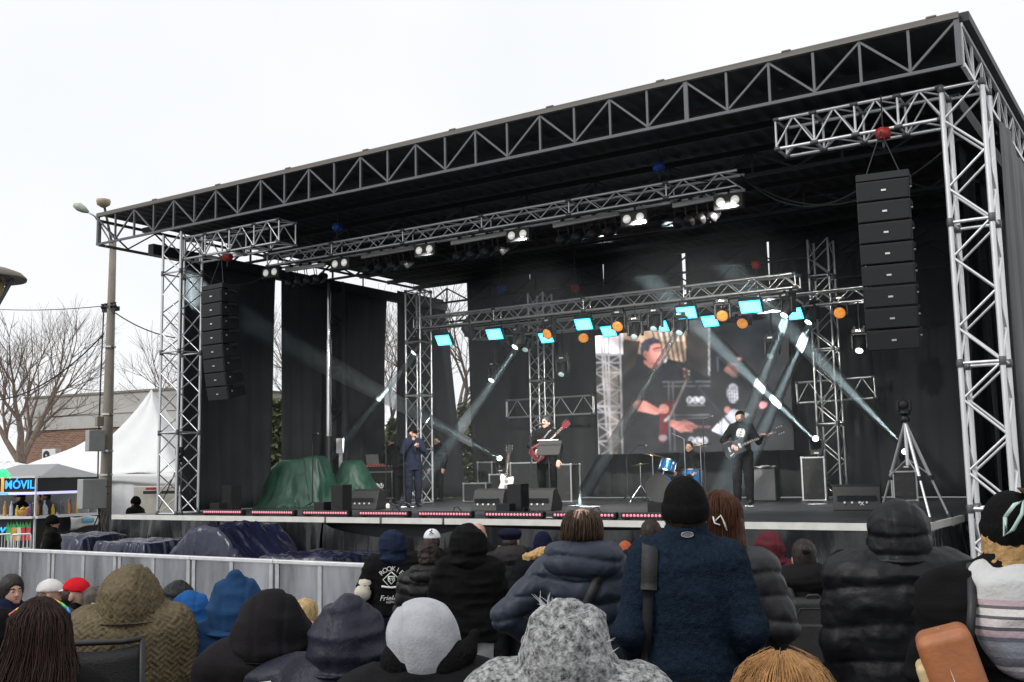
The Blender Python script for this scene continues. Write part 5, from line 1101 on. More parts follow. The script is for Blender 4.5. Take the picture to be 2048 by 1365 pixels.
def disp(style, V, N, seed, fat=1.0):
    if style == 'puffer': return d_puffer(V, N, .020, .105, seed)
    if style == 'bigpuff': return d_puffer(V, N, .018, .15, seed) + d_wrinkle(V, N, .006, 9, seed)
    if style == 'quilt': return d_quilt(V, N, .019, 0) + d_wrinkle(V, N, .008, 5, seed)
    if style == 'sherpa': return .006 * (vnoise(V * 46 + seed) - .5) + .004 * (vnoise(V * 95 + seed) - .5) + d_wrinkle(V, N, .012, 4, seed)
    if style == 'knit': return .008 * (vnoise(V * 40 + seed) - .5) + d_wrinkle(V, N, .02, 6, seed)
    if style == 'shirt': return d_wrinkle(V, N, .007, 8, seed)
    return d_wrinkle(V, N, .014, 5.5, seed) + .015 * (ridge(V * np.array((4, 4, 13)) + seed) ** 2 - .35) + .007 * (ridge(V * np.array((15, 15, 5)) + seed * 2) - .5)
FAT = {'puffer': 1.16, 'bigpuff': 1.26, 'quilt': 1.16, 'sherpa': 1.12, 'knit': 1.2, 'shirt': .93, 'plain': 1.04, 'coat': 1.08}
def jacket_mesh(style, armL, armR, sit, lean, h, seed, hem=.80, collar=0.0, short=False, wide=1.1):
    key = ('jkt', style, armL, armR, sit, lean, h, seed, hem, collar, short, wide)
    if key in MESHC: return MESHC[key]
    f = FAT[style]; dz = -.42 if sit else 0.0; hz = max(hem, .80 if sit else 0) + dz; a = .20 * f
    pr = [loft([(hz, .185 * f, .135 * f, 0), (hz + .12, .18 * f, .13 * f, 0), (1.10 + dz, .175 * f, .13 * f, 0), (1.28 + dz, .200 * f, .14 * f, -.005), (1.40 + dz, .20 * f, .125 * f, -.015), (1.455 + dz, .165 * f, .10 * f, -.02), (1.50 + dz, .105 * f, .085, -.02), (1.53 + dz, .07 * f, .075, -.02)], .04)]
    if collar: pr.append(cap((0, -.018, 1.46 + dz), (0, -.012, 1.50 + collar + dz), .088, .082, (1, 1, 1), .03))
    for s, am in ((1, armR), (-1, armL)):
        e, w = ARMS[am]; e = np.array(shift(side3(e, s), dz)); w = np.array(shift(side3(w, s), dz)); sh_ = np.array(side3((.160 * (f * .5 + .5), -.012, 1.41 + dz), s))
        if short: mid = sh_ * .15 + e * .85; pr.append(cap(sh_, mid, .070 * f, .060 * f, k=.05)); continue
        pr += [cap(sh_, e, .076 * f, .062 * f, k=.05), cap(e, w * .92 + e * .08, .060 * f, .046 * f, k=.02)]
    V, N, Q = surf(pr, h); V = V + N * disp(style, V, N, seed)[:, None]
    wz = np.clip((1.54 + dz - V[:, 2]) / .12, 0, 1); V[:, 0] *= 1 + (wide - 1) * wz * wz * (3 - 2 * wz)
    me = mk('jacket', leanv(V, lean, .95 + dz), Q); MESHC[key] = me; return me
def legs_mesh(sit, h, seed, fat=1.0):
    key = ('leg', sit, h, seed, fat)
    if key in MESHC: return MESHC[key]
    pr = [ell3((0, -.01, .50 if sit else .91), (.18 * fat, .135, .12), .03)]
    for s in (1, -1):
        L = legs_pts(sit); pr += [cap(side3(L[0][0], s), side3(L[0][1], s), .098 * fat, .078 * fat, k=.03), cap(side3(L[1][0], s), side3(L[1][1], s), .078 * fat, .062 * fat, k=.02)]
    V, N, Q = surf(pr, h); V = V + N * d_wrinkle(V, N, .012, 7, seed)[:, None]; me = mk('trousers', V, Q); MESHC[key] = me; return me
def shoes_mesh(sit):
    key = ('shoe', sit)
    if key in MESHC: return MESHC[key]
    pr = []; y0 = .46 if sit else 0; x0 = .13 if sit else .11
    for s in (1, -1): pr += [ell3((x0 * s, y0 + .07, .045), (.048, .12, .045), .02), cap((x0 * s, y0 - .01, .04), (x0 * s, y0 - .01, .10), .05, .05, k=.03)]
    V, N, Q = surf(pr + [cutz(.003, True)], .014); me = mk('shoes', V, Q); MESHC[key] = me; return me
def finish(V, N, Q, name, hy, tilt, lean, dz):
    return mk(name, leanv(rot_head(V, hy, tilt) + np.array((0, 0, dz)), lean, .95 + dz), Q)
def hood_mesh(style, h, seed, big=1.0, point=0.0, hy=0, tilt=0, lean=0, dz=0, drape=1.0):
    key = ('hood', HDC[0], style, h, seed, big, point, hy, tilt, lean, dz, drape)
    if key in MESHC: return MESHC[key]
    b_ = big
    pr = [ell3((0, -.018, 1.645), (.122 * b_, .138 * b_, .142 * b_), .03), cap((0, -.045, 1.60), (0, -.05, 1.51), .104 * b_, .098 * b_, (1, .9, 1), .05), ell3((0, -.06, 1.495), (.128 * b_ * drape, .105 * b_, .05), .05)]
    if point: pr.append(cap((0, -.045, 1.72), (0, -.085 , 1.78 + point), .085, .022, k=.06))
    pr.append(ell3((0, .155 * b_, 1.60), (.082 * b_, .12, .118 * b_), .03, 'sub'))
    V, N, Q = surf(pr, h)
    g = np.exp(-((np.abs(V[:, 0]) - .045 * b_) / .007) ** 2) * (V[:, 2] > 1.52)
    dd = disp(style if style not in ('puffer', 'bigpuff') else style, V, N, seed + 3)
    V = V + N * (dd - .007 * g)[:, None] + np.array((0, 0, -.028 * big)); me = finish(V, N, Q, 'hood', hy, tilt, lean, dz); MESHC[key] = me; return me
def hooddown_mesh(style, h, seed, dz, lean, big=1.0):
    V, N, Q = surf([cap((-.10 * big, -.06, 1.475), (.10 * big, -.06, 1.475), .062 * big, k=.04), ell3((0, -.115, 1.445), (.15 * big, .062 * big, .085 * big), .05), cap((-.11, -.01, 1.47), (-.07, .05, 1.44), .04, k=.03), cap((.11, -.01, 1.47), (.07, .05, 1.44), .04, k=.03)], h)
    V = V + N * disp(style, V, N, seed + 9)[:, None]; return mk('hood', leanv(V + np.array((0, 0, dz)), lean, .95 + dz), Q)
def beanie_mesh(h, seed, tall=0.0, hy=0, tilt=0, lean=0, dz=0, fold_=True, low=1.60):
    INF = (np.array((-9., -9, -9)), np.array((9., 9, 9)), 0.0, 'int')
    pr = [ell3((0, -.012, 1.648), (.101, .120, .125), .012), (lambda P: np.abs(P[..., 2] - (low + .032) - .12 * P[..., 1]) - .036, *INF)] if fold_ else []
    pr += [ell3((0, -.012, 1.655), (.094, .112, .118 + tall), .008), (lambda P: low + .12 * P[..., 1] - P[..., 2], *INF)]
    V, N, Q = surf(pr, h); a = np.arctan2(V[:, 0], V[:, 1] + .012)
    top = np.clip((V[:, 2] - 1.70) / .06, 0, 1); V = V + N * (.0015 * np.sin(a * 60) + .003 * (vnoise(V * 30 + seed) - .5) - .005 * top * np.exp(-(np.sin(a * 2.5) / .12) ** 2))[:, None]
    return finish(V, N, Q, 'beanie', hy, tilt, lean, dz)
def cap_mesh(h, seed, hy=0, tilt=0, lean=0, dz=0, brim=1):
    V, N, Q = surf([ell3((0, -.012, 1.66), (.090, .108, .098), .01), cutz(1.655, True)] + ([] if False else []), h)
    P = [(V, Q)]
    if brim:
        V2, N2, Q2 = surf([ell3((0, .115 * brim - .01, 1.662), (.078, .085, .012), .01)], h * .7); P.append((V2, Q2))
    V, Q = joinvq(P); return mk('cap', leanv(rot_head(V, hy, tilt) + np.array((0, 0, dz)), lean, .95 + dz), Q)
def hair_mesh(h, seed, style='short', hy=0, tilt=0, lean=0, dz=0, amp=.006):
    if style == 'curly': pr = [ell3((0, -.022, 1.675), (.098, .108, .108), .02), ell3((0, -.07, 1.60), (.085, .065, .075), .03), ell3((0, .14, 1.60), (.085, .09, .095), .02, 'sub')]; amp = .022
    elif style == 'bald': pr = [ell3((0, -.03, 1.615), (.086, .088, .075), .02), ell3((0, .10, 1.60), (.09, .11, .11), .02, 'sub')]
    elif style == 'long': pr = [ell3((0, -.02, 1.660), (.092, .112, .112), .02), cap((0, -.055, 1.62), (0, -.115, 1.30), .090, .105, (1.15, .7, 1), .05), ell3((0, .15, 1.59), (.075, .11, .115), .02, 'sub')]
    elif style == 'bob': pr = [ell3((0, -.012, 1.655), (.100, .118, .118), .02), cap((0, -.03, 1.62), (0, -.035, 1.55), .095, .095, (1.05, 1, 1), .04), ell3((0, .15, 1.59), (.070, .10, .10), .02, 'sub')]
    else: pr = [ell3((0, -.02, 1.662), (.085, .102, .104), .02), ell3((0, -.055, 1.60), (.077, .058, .072), .03), ell3((0, .13, 1.605), (.105, .118, .100), .02, 'sub')]
    V, N, Q = surf(pr, h); f = 28 if style == 'curly' else 45
    V = V + N * (amp * (ridge(V * np.array((f, f, f * .5)) + seed) - .5) + amp * .6 * (vnoise(V * f * 2 + seed) - .5))[:, None]
    return finish(V, N, Q, 'hair', hy, tilt, lean, dz)
def strands(paths, r=.0028, n=3):
    b = MB()
    for p in paths: b.tube(p, [r] * (len(p) - 2) + [r * .7, r * .15], n, cap=False)
    return b
CM = {}
def cloth(col, style):
    if max(col) < .03 and style != 'hair': col = tuple(c * .45 for c in col)
    elif max(col) < .09 and style != 'hair': col = tuple(c * .62 for c in col)
    key = (tuple(round(c, 4) for c in col), style)
    if key not in CM:
        if style in ('puffer', 'bigpuff'): CM[key] = mat('quilted_nylon', col, .5, 0, .18, 5, bump=.2, bscale=60, spec=.28, crease=.6, cscale=9)
        elif style == 'sherpa': CM[key] = mat('sherpa_fleece', col, .95, 0, .4, 60, bump=.8, bscale=120, spec=.1)
        elif style == 'knit': CM[key] = mat('speckled_wool', tuple(c * .05 for c in col), .95, 0, 0, 62, bump=.9, bscale=90, col2=col, spec=.1)
        elif style == 'rib': CM[key] = mat('ribbed_knit', col, .9, 0, .2, 40, bump=.5, bscale=110, spec=.1)
        elif style == 'quilt': CM[key] = mat('quilted_cotton', col, .62, 0, .2, 9, bump=.25, bscale=70, spec=.2, crease=.3, cscale=8)
        elif style == 'hair': CM[key] = mat('hair', tuple(c * .75 for c in col), .5, 0, .45, 30, bump=.5, bscale=60, stretch=(1, 1, .12), spec=.25)
        elif style == 'fur': CM[key] = mat('fur', col, .9, 0, .22, 40, bump=.9, bscale=80, spec=.1)
        else: CM[key] = mat('woven_cloth', col, .85, 0, .2, 7, bump=.3, bscale=130, spec=.12, crease=.9, cscale=6)
    return CM[key]
def cop(me, m):
    c = me.copy(); c.materials.clear(); c.materials.append(m); return c
NP_ = [0]
def person(label, px, py, d, head='hood', style='plain', col=(.02, .02, .022), hcol=None, lcol=(.018, .019, .024), pose='stand', arms='pocket', armL=None, yaw=None, hy=0.0, tilt=0.0, lean=0.0, h=None, group='standing spectators', big=1.0, point=0.0,
           collar=0.0, hairc=(.035, .022, .016), hands=False, curl=.7, fixz=None, top=None, hem=.80, hstyle='short', short=False, eyes=False, s=None, ground=None, hoodcol=None, fat=1.0, tall=0.0, cat='person', wide=None, sink=0.0):
    HDC[0] = HD - sink
    sit = pose == 'sit'; dz = -.42 if sit else 0.0; NP_[0] += 1; seed = NP_[0] * 1.7
    H = {'hood': 1.759 + (big - 1) * .112 + point * .9, 'beanie': 1.775 + tall, 'cap': 1.760, 'hair': 1.770, 'bald': 1.752, 'bare': 1.755}.get(head, 1.77) + dz + HDC[0]
    P = atd(px, py, d)
    g = ground if ground is not None else gz(P.x, P.y)
    sc = s or (P.z - g) / H
    h = h or (.0115 if d < 6.5 else .016 if d < 10 else .021)
    if yaw is None: yaw = .35 * math.atan2(-(-7.5 - P.x), (4 - P.y)) + .65 * math.atan2(-(P.x - CAM[0]), P.y - CAM[1])
    aR, aL = arms, armL or arms
    me = body_mesh(aL, aR, sit, hy, tilt, lean, eyes or hands, hands, curl)
    root = link('person', me); root.location = (P.x, P.y, g); root.rotation_euler = (0, 0, yaw); root.scale = (sc, sc, sc); tag(root, label, cat, group)
    def ch(name, me_, m): o = bpy.data.objects.new(name, cop(me_, m)); COL.objects.link(o); o.parent = root; return o
    jst = style
    ch('shirt' if style == 'shirt' else 'jacket', jacket_mesh(style, aL, aR, sit, lean, h, round(seed % 5, 2) if d < 9 else 1.0, hem, collar, short, wide or (1.0 if style == 'shirt' or 'neck' in (aL, aR) else 1.12)), cloth(col, style))
    if not sit or d > 7 or True: ch('trousers', legs_mesh(sit, max(h, .02), 1.0, fat), cloth(lcol, 'plain')); ch('shoes', shoes_mesh(sit), M['black'])
    hc = hcol or col
    if head == 'hood': ch('hood', hood_mesh(style if style != 'shirt' else 'plain', h, round(seed % 5, 2), big, point, hy, tilt, lean, dz), cloth(hoodcol or hc, style))
    elif head == 'beanie': ch('beanie', beanie_mesh(min(h, .012), seed, tall, hy, tilt, lean, dz), cloth(hc, 'rib'))
    elif head == 'cap': ch('cap', cap_mesh(min(h, .011), seed, hy, tilt, lean, dz), cloth(hc, 'plain'))
    if head in ('beanie', 'cap', 'hair', 'bald', 'beret'): ch('hair', hair_mesh(min(h, .011), seed, 'bald' if head in ('bald', 'beanie', 'cap', 'beret') else hstyle, hy, tilt, lean, dz), cloth(hairc, 'hair'))
    if eyes:
        for sgn in (1, -1):
            b = MB(); c = Vector((.031 * sgn, .079, 1.630)); b.lathe([(0, -.011), (.008, -.008), (.0115, 0), (.008, .008), (0, .011)], 10, Matrix.Translation(c))
            for nm, bb, mm in (('eye', b, M['eye']),):
                v = np.array(bb.v); v = leanv(rot_head(v, hy, tilt) + np.array((0, 0, dz)), lean, .95 + dz); bb.v = [tuple(q) for q in v]; e = ch(nm, bb.mesh('eye'), mm)
            b = MB(); b.lathe([(0, -.006), (.006, -.004), (.007, 0), (.006, .004), (0, .006)], 8, Matrix.Translation(c + Vector((0, .0085, 0)))); v = np.array(b.v); v = leanv(rot_head(v, hy, tilt) + np.array((0, 0, dz)), lean, .95 + dz); b.v = [tuple(q) for q in v]; ch('pupil', b.mesh('pupil'), M['pupil'])
            b = MB(); b.tube([(.014 * sgn, .090, 1.650), (.032 * sgn, .090, 1.656), (.05 * sgn, .078, 1.650)], .0048, 6); v = np.array(b.v); v = leanv(rot_head(v, hy, tilt) + np.array((0, 0, dz)), lean, .95 + dz); b.v = [tuple(q) for q in v]; ch('eyebrow', b.mesh('eyebrow'), cloth(hairc, 'hair'))
        b = MB(); b.tube([(-.022, .080, 1.563), (-.008, .089, 1.566), (.008, .089, 1.566), (.022, .080, 1.563)], [.003, .006, .006, .003], 6); v = np.array(b.v); v = leanv(rot_head(v, hy, tilt) + np.array((0, 0, dz)), lean, .95 + dz); b.v = [tuple(q) for q in v]; ch('lips', b.mesh('lips'), M['lip'])
    root['_s'] = sc
    return root
def loc(root, p):
    return wmat(root) @ Vector(p)
from mathutils.bvhtree import BVHTree
BV = {}
def surfy(root, x, z, part=('jacket', 'shirt')):
    """the y of a person's back at x, z in the person's own frame"""
    if root.name not in BV:
        o = [c for c in root.children if c.name.startswith(part)][0]; BV[root.name] = BVHTree.FromPolygons([v.co for v in o.data.vertices], [p.vertices for p in o.data.polygons])
    h = BV[root.name].ray_cast(Vector((x, -1.5, z)), Vector((0, 1, 0)))[0]; return h.y if h else -.12
def ribbon(pts, w, th):
    """flat strap; width across x, thickness across y"""
    b = MB(); P = [Vector(p) for p in pts]; vs = []
    for i, p in enumerate(P):
        t = (P[min(i + 1, len(P) - 1)] - P[max(i - 1, 0)]).normalized(); s_ = t.cross(Vector((0, 1, .0)) if abs(t.y) < .8 else Vector((0, 0, 1))); s_.normalize(); n_ = s_.cross(t).normalized()
        if abs(t.y) >= .8: s_ = Vector((1, 0, 0)); n_ = s_.cross(t).normalized()
        vs += [p + s_ * w / 2 + n_ * th / 2, p - s_ * w / 2 + n_ * th / 2, p - s_ * w / 2 - n_ * th / 2, p + s_ * w / 2 - n_ * th / 2]
    fs = [(4 * i + k, 4 * i + (k + 1) % 4, 4 * i + 4 + (k + 1) % 4, 4 * i + 4 + k) for i in range(len(P) - 1) for k in range(4)] + [(0, 1, 2, 3), tuple(4 * len(P) - 4 + k for k in (3, 2, 1, 0))]
    return b.add(vs, fs)
def onback(root, xz, off=.006, n=5):
    """a path over the back of a jacket through the given x, z"""
    out = []
    for i in range(len(xz) - 1):
        for k in range(n): t = k / n; x = xz[i][0] * (1 - t) + xz[i + 1][0] * t; z = xz[i][1] * (1 - t) + xz[i + 1][1] * t; out.append((x, surfy(root, x, z) - off, z))
    x, z = xz[-1]; out.append((x, surfy(root, x, z) - off, z)); return out
def child(root, name, b, m, smooth=True):
    """a clothing or hair part modelled in the person's own frame"""
    me = b.mesh(name, m, smooth) if isinstance(b, MB) else b
    if not isinstance(b, MB): me.materials.clear(); me.materials.append(m)
    o = bpy.data.objects.new(name, me); COL.objects.link(o); o.parent = root; return o
def held(root, name, label, cat, group=None):
    """a thing carried by a person: top-level, placed in the person's frame"""
    t = bpy.data.objects.new(name, None); COL.objects.link(t); m = wmat(root); l, q, s_ = m.decompose(); t.location = l; t.rotation_euler = q.to_euler(); t.scale = s_
    return tag(t, label, cat, group)
def hpart(t, name, b, m, smooth=True, bev=0):
    me = b.mesh(name, m, smooth) if isinstance(b, MB) else b
    if not isinstance(b, MB): me.materials.clear(); me.materials.append(m)
    o = bpy.data.objects.new(name, me); COL.objects.link(o); o.parent = t
    if bev: me.shade_smooth(); q = o.modifiers.new('bevel', 'BEVEL'); q.width = bev; q.segments = 5; q.harden_normals = True
    return o
# ------------------------------------------------------------------ musicians and crew on the stage
def dY(px, py, Y): return float((Y - CAM[1]) / ray(px, py)[1])
BK = (.018, .018, .02)
ST = 'musicians and crew on the stage'
sing = person('singer in dark cap, sunglasses and navy shirt holding a microphone', 826, 854, dY(826, 854, 3.9), 'cap', 'shirt', (.022, .03, .06), (.012, .012, .013), (.02, .026, .045), arms='mouth', armL='chest', yaw=R_(232), hy=R_(22), hands=True, curl=1.2, eyes=True, ground=SF + .003, group=ST, h=.011, fat=1.05)
b = MB(); b.tube([(-.07, .06, 1.632), (-.045, .088, 1.632), (0, .097, 1.636), (.045, .088, 1.632), (.07, .06, 1.632)], .013, 6); v = rot_head(np.array(b.v), R_(22)); b.v = [tuple(q) for q in v]; child(sing, 'sunglasses', b, M['black'])
mi = held(sing, 'microphone', 'handheld microphone of the singer in the dark cap', 'microphone')
hpart(mi, 'handle', MB().tube([(.05, .23, 1.38), (.045, .22, 1.52)], [.011, .014], 10), M['black']); hpart(mi, 'mesh_head', MB().lathe([(0, -.026), (.018, -.018), (.023, 0), (.018, .018), (0, .026)], 12, Matrix.Translation((.045, .21, 1.535))), M['ampf'])
hpart(mi, 'cable', MB().tube([(.05, .23, 1.40), (.02, .30, 1.2), (-.16, .30, 1.12), (-.20, .28, .9), (-.08, .25, .5), (.05, .3, .05)], .006, 6), M['cable'])
git = person('guitarist in black shirt singing at the microphone at centre stage', 1092, 831, dY(1092, 831, 4.5), 'hair', 'shirt', (.016, .016, .019), None, (.014, .014, .016), arms='strum', armL='low', yaw=R_(203), hy=R_(-30), hands=True, eyes=True, ground=SF + .003, group=ST, h=.011, hairc=(.05, .05, .055))
def place_guitar(g, root, p, rot):
    m = wmat(root) @ Matrix.Translation(p) @ Matrix.Rotation(R_(180), 4, 'Z') @ rot; l, q, s_ = m.decompose(); g.location = l; g.rotation_euler = q.to_euler(); g.scale = s_
place_guitar(g1, git, (.10, .205, 1.06), Matrix.Rotation(R_(-44), 4, 'Y'))
child(git, 'guitar_strap', MB().tube([(.17, .10, 1.08), (.06, .155, 1.25), (-.07, .125, 1.42), (-.12, .0, 1.47), (-.02, -.13, 1.30)], .018, 6), M['ampf'])
bas = person('bassist in black cap and black T-shirt with white print', 1480, 820, dY(1480, 820, 5.9), 'cap', 'shirt', (.014, .014, .016), (.012, .012, .013), (.016, .016, .019), arms='strum', armL='neck', yaw=R_(200), hy=R_(8), tilt=R_(22), hands=True, eyes=True, ground=SF + .003, group=ST, h=.011, hairc=(.12, .11, .1), fat=1.1)
place_guitar(g3, bas, (.12, .225, 1.03), Matrix.Rotation(R_(-20), 4, 'Y'))
for k in range(9):                                        # the round white print on the shirt
    x0 = -.075 + k * .019; hh = .095 * math.sqrt(max(0.05, 1 - ((k - 4) / 4.6) ** 2)); pts = [(x0 + .008 * math.sin(3 * t + k), .138 + .004 - .25 * x0 * x0 * 4, 1.29 + hh * (t - .5) * 2) for t in (0, .25, .5, .75, 1)]
    child(bas, 'shirt_print', MB().tube(pts, .0052, 5), M['white'])
for sgn in (-1, 0, 1): child(bas, 'shirt_print', MB().tube([(x, .142 - x * x, 1.29 + sgn * .05 + .01 * math.sin(x * 40)) for x in (-.06, -.03, 0, .03, .06)], .0045, 5), M['white'])
child(bas, 'beard', MB().lathe([(.02, -.035), (.045, -.02), (.05, .01), (.03, .025)], 12, Matrix.Translation((0, .075, 1.545 - .01)) @ Matrix.Scale(.75, 4, (0, 1, 0))), cloth((.22, .2, .18), 'hair'))
drm = person('drummer in black sitting behind the drum kit', 1378, 882, dY(1378, 882, 7.9), 'hair', 'shirt', BK, None, BK, 'sit', 'drum', yaw=R_(185), hands=True, ground=SF + .003, group=ST, h=.013)
person('bearded stagehand in black beside the lattice tower, left of the singer', 783, 873, dY(783, 873, 7.0), 'hair', 'plain', BK, None, BK, arms='down', yaw=R_(168), ground=SF + .003, group=ST, eyes=True, hands=True, h=.013, hstyle='curly')
person('stagehand in a black printed sweatshirt in the shade right of the singer', 874, 872, dY(874, 872, 7.2), 'hair', 'plain', BK, None, BK, arms='down', yaw=R_(176), ground=SF + .003, group=ST, eyes=True, hands=True, h=.013)
kb = person('stagehand in a dark cap bending behind the green tarpaulin', 795, 893, dY(795, 893, 6.0), 'cap', 'plain', BK, (.012, .012, .013), BK, arms='front', yaw=R_(-70), ground=SF + .003, group=ST, h=.013, lean=.3)
M['bag'] = mat('black_nylon_bag', (.012, .012, .013), .6, 0, .2, 8, bump=.4, bscale=150)
# ------------------------------------------------------------------ seated front rows
SG = 'seated spectators'
f1 = person('woman with long wavy dark brown hair seated at the lower left', 82, 1210, 4.2, 'hair', 'plain', (.014, .013, .014), pose='sit', arms='lap', hstyle='long', hairc=(.028, .014, .011), group=SG)
rs = random.Random(3)
def hairpaths(n, seed, length, spread, z0=1.765, curl=.02, back=-.12, fw=1.0, cz=0.0):
    rs = random.Random(seed); out = []
    for i in range(n):
        a = rs.uniform(-math.pi, math.pi) if fw >= 1 else rs.uniform(math.pi * (1 - fw), math.pi * (1 + fw))
        if math.cos(a) > 0.72: continue
        el = rs.uniform(.15, 1.45); p0 = Vector((.097 * math.sin(a) * math.cos(el), -.018 + .116 * math.cos(a) * math.cos(el), 1.655 + .118 * math.sin(el)))
        L = length * rs.uniform(.7, 1.05); pts = [p0]; ph = rs.uniform(0, 6.28); q = rs.uniform(.9, 1.12)
        for k in range(1, 9):
            t = k / 8; z = p0.z - L * t; rr = 1.0 if z > 1.60 else 1.0 + spread * min(1, (1.60 - z) / .25)
            x = .100 * math.sin(a) * rr * q; y = -.018 + .118 * math.cos(a) * q
            if z < 1.60: y = min(y, .02) * (1 - .2 * t) + (back * min(1, (1.60 - z) / .2)) * .6
            if z > 1.60: f = min(1, math.sqrt(max(0, 1 - ((z - 1.655) / .120) ** 2)) + .02) if z > 1.655 else 1; x *= f; y = -.018 + (y + .018) * f
            pts.append(Vector((x + curl * math.sin(t * 9 + ph) * t, y + curl * math.cos(t * 8 + ph) * t, z + cz)))
        out.append(pts)
    return out
child(f1, 'hair_strands', strands([[p + Vector((0, 0, -.42)) for p in s_] for s_ in hairpaths(1350, 5, .62, .75, curl=.03)], .0024), cloth((.040, .018, .013), 'hair'))
sgm = [mat('rainbow_frame_%d' % i, c, .3, 0, 0) for i, c in enumerate(((.7, .1, .05), (.8, .6, .05), (.1, .6, .2), (.05, .3, .7)))]
sgl = held(f1, 'sunglasses', 'rainbow framed sunglasses worn on top of the dark brown hair', 'sunglasses')
for i in range(8):
    a0, a1 = -1.3 + i * .325, -1.3 + (i + 1) * .325
    hpart(sgl, 'frame', MB().tube([(.108 * math.sin(a0), .02 + .09 * math.cos(a0) - .06, 1.755 - .42 - .05 * abs(math.sin(a0)) ** 2), (.108 * math.sin(a1), .02 + .09 * math.cos(a1) - .06, 1.755 - .42 - .05 * abs(math.sin(a1)) ** 2)], .006, 6), sgm[i % 4])
f2 = person('person in olive quilted coat with the hood up', 264, 1131, 5.5, 'hood', 'quilt', (.135, .105, .06), pose='sit', arms='lap', armL='lap', big=1.05, group=SG, h=.008, wide=1.02, sink=.065)
f3 = person('person in blue hooded jacket seated left of the dark hoods', 476, 1144, 5.7, 'hood', 'plain', (.016, .05, .125), pose='sit', arms='lap', big=1.07, point=.03, group=SG, wide=1.2, sink=.045)
child(f3, 'bag_strap', ribbon(onback(f3, [(.11, 1.04), (.0, .92), (-.11, .74), (-.17, .58)]), .035, .01), M['black'])
f4 = person('person in charcoal rain jacket with a round hood up', 547, 1185, 4.5, 'hood', 'coat', (.026, .023, .026), pose='sit', arms='lap', big=1.06, group=SG, wide=1.1, sink=.065)
f5 = person('person in wet navy raincoat with a pointed hood', 697, 1188, 4.3, 'hood', 'coat', (.022, .023, .042), pose='sit', arms='lap', big=1.08, point=.035, group=SG, wide=1.38, sink=.06)
M['wet'] = mat('wet_navy_nylon', (.014, .015, .028), .5, 0, .3, 5, bump=.4, bscale=60, spec=.3, crease=.8, cscale=6)
for c in f5.children:
    if c.name.startswith(('jacket', 'hood')): c.data.materials[0] = M['wet']
f6 = person('person in pale grey fleece beanie and black jacket', 850, 1190, 3.9, 'beanie', 'coat', (.02, .02, .022), (.42, .42, .45), pose='sit', arms='lap', group=SG, collar=.05, tall=.012, tilt=R_(-6), wide=1.2, sink=.05)
for c in f6.children:
    if c.name.startswith('beanie'):
        V, N, Q = surf([ell3((-.005, -.02, 1.665), (.106, .118, .104), .03), cap((-.012, -.03, 1.67), (.006, -.02, 1.60), .092, .108, (1, 1.05, 1), .05), (lambda P: 1.578 + .22 * P[..., 1] - P[..., 2], np.array((-9., -9, -9)), np.array((9., 9, 9)), 0, 'int')], .008)
        V = V + N * (.010 * (ridge(V * 7 + 3) - .5) + .003 * (vnoise(V * 25) - .5) - .006 * np.exp(-((V[:, 0] + .06 + .1 * (V[:, 2] - 1.6)) / .006) ** 2))[:, None]
        me = mk('beanie', V + np.array((0, 0, -.50)), Q); me.materials.append(cloth((.42, .42, .45), 'plain')); c.data = me
child(f6, 'scarf', (lambda r: mk('scarf', r[0] + np.array((0, 0, -.42)), r[2]))(surf([cap((-.07, -.04, 1.505), (.07, -.04, 1.505), .072, k=.05), cap((.06, -.08, 1.50), (.135, -.07, 1.535), .045, .03, k=.04), cap((.135, -.07, 1.535), (.16, -.06, 1.59), .024, .017, k=.02)], .011)), cloth((.014, .014, .015), 'fur'))
f7 = person('person wrapped in a speckled grey wool scarf over head and shoulders', 1132, 1197, 3.35, 'hood', 'knit', (.50, .50, .50), pose='sit', arms='lap', big=.98, group=SG, h=.0085, wide=1.05, sink=.06)
rs = random.Random(9); fr_ = []
for i in range(36):
    t = i / 35; a = (-.065 + .06 * t, -.02 - .05 * t, 1.752 + .006 * t) if i < 16 else (.03 + .13 * (t - .44), -.07 - .02 * t, 1.748 - .22 * (t - .44)); L = rs.uniform(.025, .055); d_ = Vector((rs.uniform(-.4, .5) + (0.6 if i >= 16 else 0), rs.uniform(-.3, .2), 1.0 if i < 16 else rs.uniform(-.4, .8))).normalized()
    p0 = Vector(a) + Vector((0, 0, -.535)); fr_.append([p0, p0 + d_ * L * .5 + Vector((rs.uniform(-.01, .01), 0, 0)), p0 + d_ * L + Vector((rs.uniform(-.012, .012), 0, rs.uniform(-.01, .005)))])
fo = child(f7, 'scarf_fringe', strands(fr_, .0022, 4), cloth((.55, .55, .56), 'plain')); fo['kind'] = 'stuff'
f8 = person('blond haired person, only the top of the head at the bottom edge', 1562, 1328, 1.95, 'hair', 'plain', (.05, .04, .035), pose='stand', arms='down', hstyle='bob', hairc=(.42, .21, .075), h=.011)
hp = hairpaths(1900, 21, .26, .15, curl=.008, back=-.02)
child(f8, 'hair_strands', strands(hp, .0013), cloth((.52, .27, .10), 'hair'))
rs = random.Random(4); fly = []
for p in hairpaths(130, 77, .20, .25, curl=.02, back=-.02): fly.append([Vector((q.x * 1.1, (q.y + .02) * 1.1 - .02, 1.655 - .03 + (q.z - 1.655) * 1.07)) for q in p[:6]])
child(f8, 'flyaway_hair', strands([[Vector((q.x, q.y, q.z + .03)) for q in p] for p in fly], .0006), cloth((.45, .26, .11), 'hair'))
